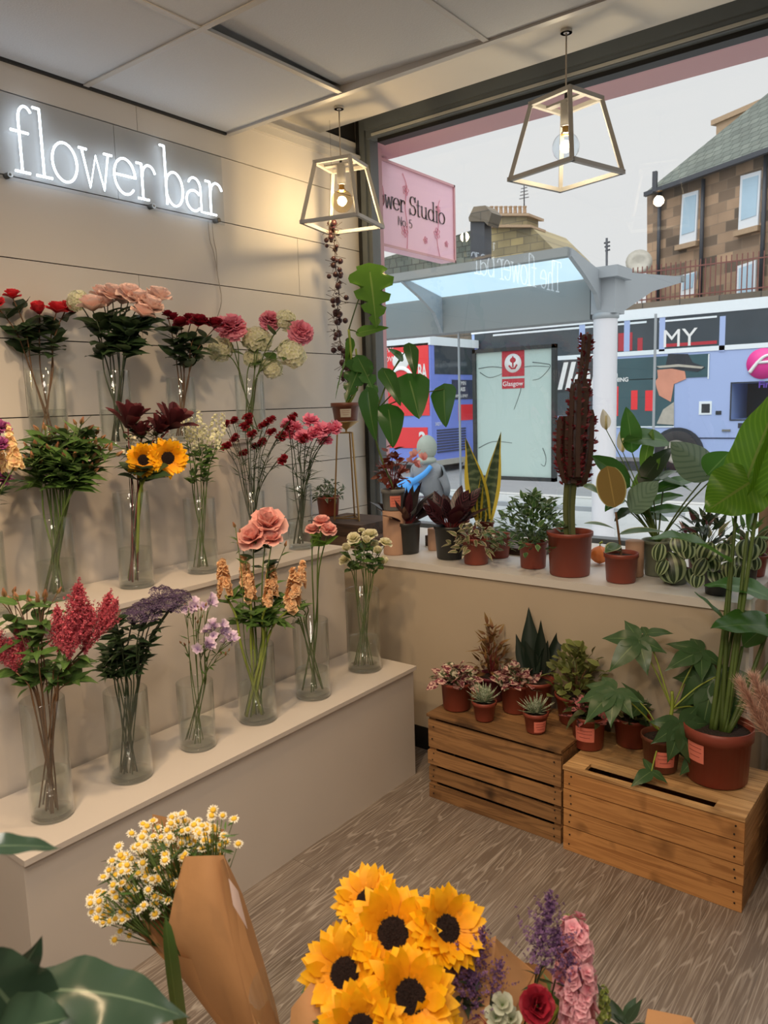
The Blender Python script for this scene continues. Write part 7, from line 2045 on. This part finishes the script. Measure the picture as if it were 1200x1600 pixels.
mixed('rosemary', 'foliage', 'small green sprig standing up by the turned sunflower', 'bud_green', 745, 1520, .02, .05, Z - DOWN * .3, 'stem_green', .0015, (10, .02, .005, 'leaf_mid', 'lance', .75, 1.0))
mixed('leaf_sprig', 'foliage', 'dark pointed leaves low beside the pink stock', None, 985, 1600, .02, .05, Z, 'stem_dark', .002, (9, .06, .014, 'leaf_dark', 'lance', .75, 1.0))
foot4 = foot_at(1010)
wr4 = thing('kraft_wrap', 'folded kraft paper corner of another bouquet cut by the bottom edge', 'paper wrap', foot4)
part('paper', sheet([[foot4 + V((-.02, 0, 0)), foot4 + V((.02, 0, 0))], [at_d(1000, 1640, D3), at_d(1110, 1640, D3)], [at_d(1012, 1576, D3 + .03), at_d(1080, 1590, D3 + .02)]]), 'kraft_paper', wr4, False)
# clear film cone tip between the two kraft bouquets
ff_ = foot_at(470)
cw = thing('clear_sleeve', 'clear cellophane sleeve top between the chamomile and sunflower bouquets', 'plastic sleeve', ff_)
part('film', sheet(cone(ff_, at_d(450, 1548, D2 + .05), .03, .05, 0, 6.4, lambda f: .97 + .03 * math.sin(9 * f))), 'clear_film', cw)
# --- dark leaved plant beside the camera
D4 = .66
g0 = V((-.62, .16, 0.001))
o = thing('potted_spathiphyllum', 'dark glossy leaved plant arching in at the lower corner close to the camera', 'potted plant', g0)
pot(o, g0, .11, .22, 'terracotta_plastic', .8, .12)
top = g0 + Z * .19
def near(ru, rv, tu, tv, W, nv, bow=.1, D=(0, 0), cu=None, **k):
    r_, t = at_d(ru, rv, D4 + D[0]), at_d(tu, tv, D4 + D[1])
    hero(o, 'leaf_near', r_, t, W, 'ovate', n=nv, stemfrom=top, sm='stem_green', sr=.004, bow=bow, wave=.05, seg=18, ac=4, **k)
near(-10, 1560, 296, 1592, .07, Z * .9 + EYE * .0 - DOWN * .3 - FWD * .25, .22, (0, -.02), fold=-.1)
near(60, 1620, -60, 1470, .075, Z * .6 - FWD * .6, .1, (.0, -.05), fold=.2)
near(-20, 1600, 66, 1462, .035, Z * .2 - FWD * .6 + RIGHT * .7, .05, (.03, .03), fold=.3)
near(-60, 1330, 95, 1326, .022, Z * .8 - FWD * .3, .14, (-.05, -.02), fold=.2)
near(-40, 1640, 110, 1590, .06, Z * .8 - FWD * .4, .1, (-.03, -.06), fold=.15)
# upright thick green leaf blade in front of the kraft wrap
bl0 = foot_at(292)
ob = thing('aspidistra_leaf', 'single upright strap shaped green leaf standing before the chamomile wrap', 'leaf', bl0)
m = MB(); P0, P1, P2 = bl0, at_d(272, 1560, 1.0), at_d(258, 1432, 1.03)
m.leafc(P0, P1, P2, (EYE - P1).normalized() + RIGHT * .7, .026, 'strap', fold=.3, seg=14, ac=2); part('blade', m, 'leaf_mid', ob)
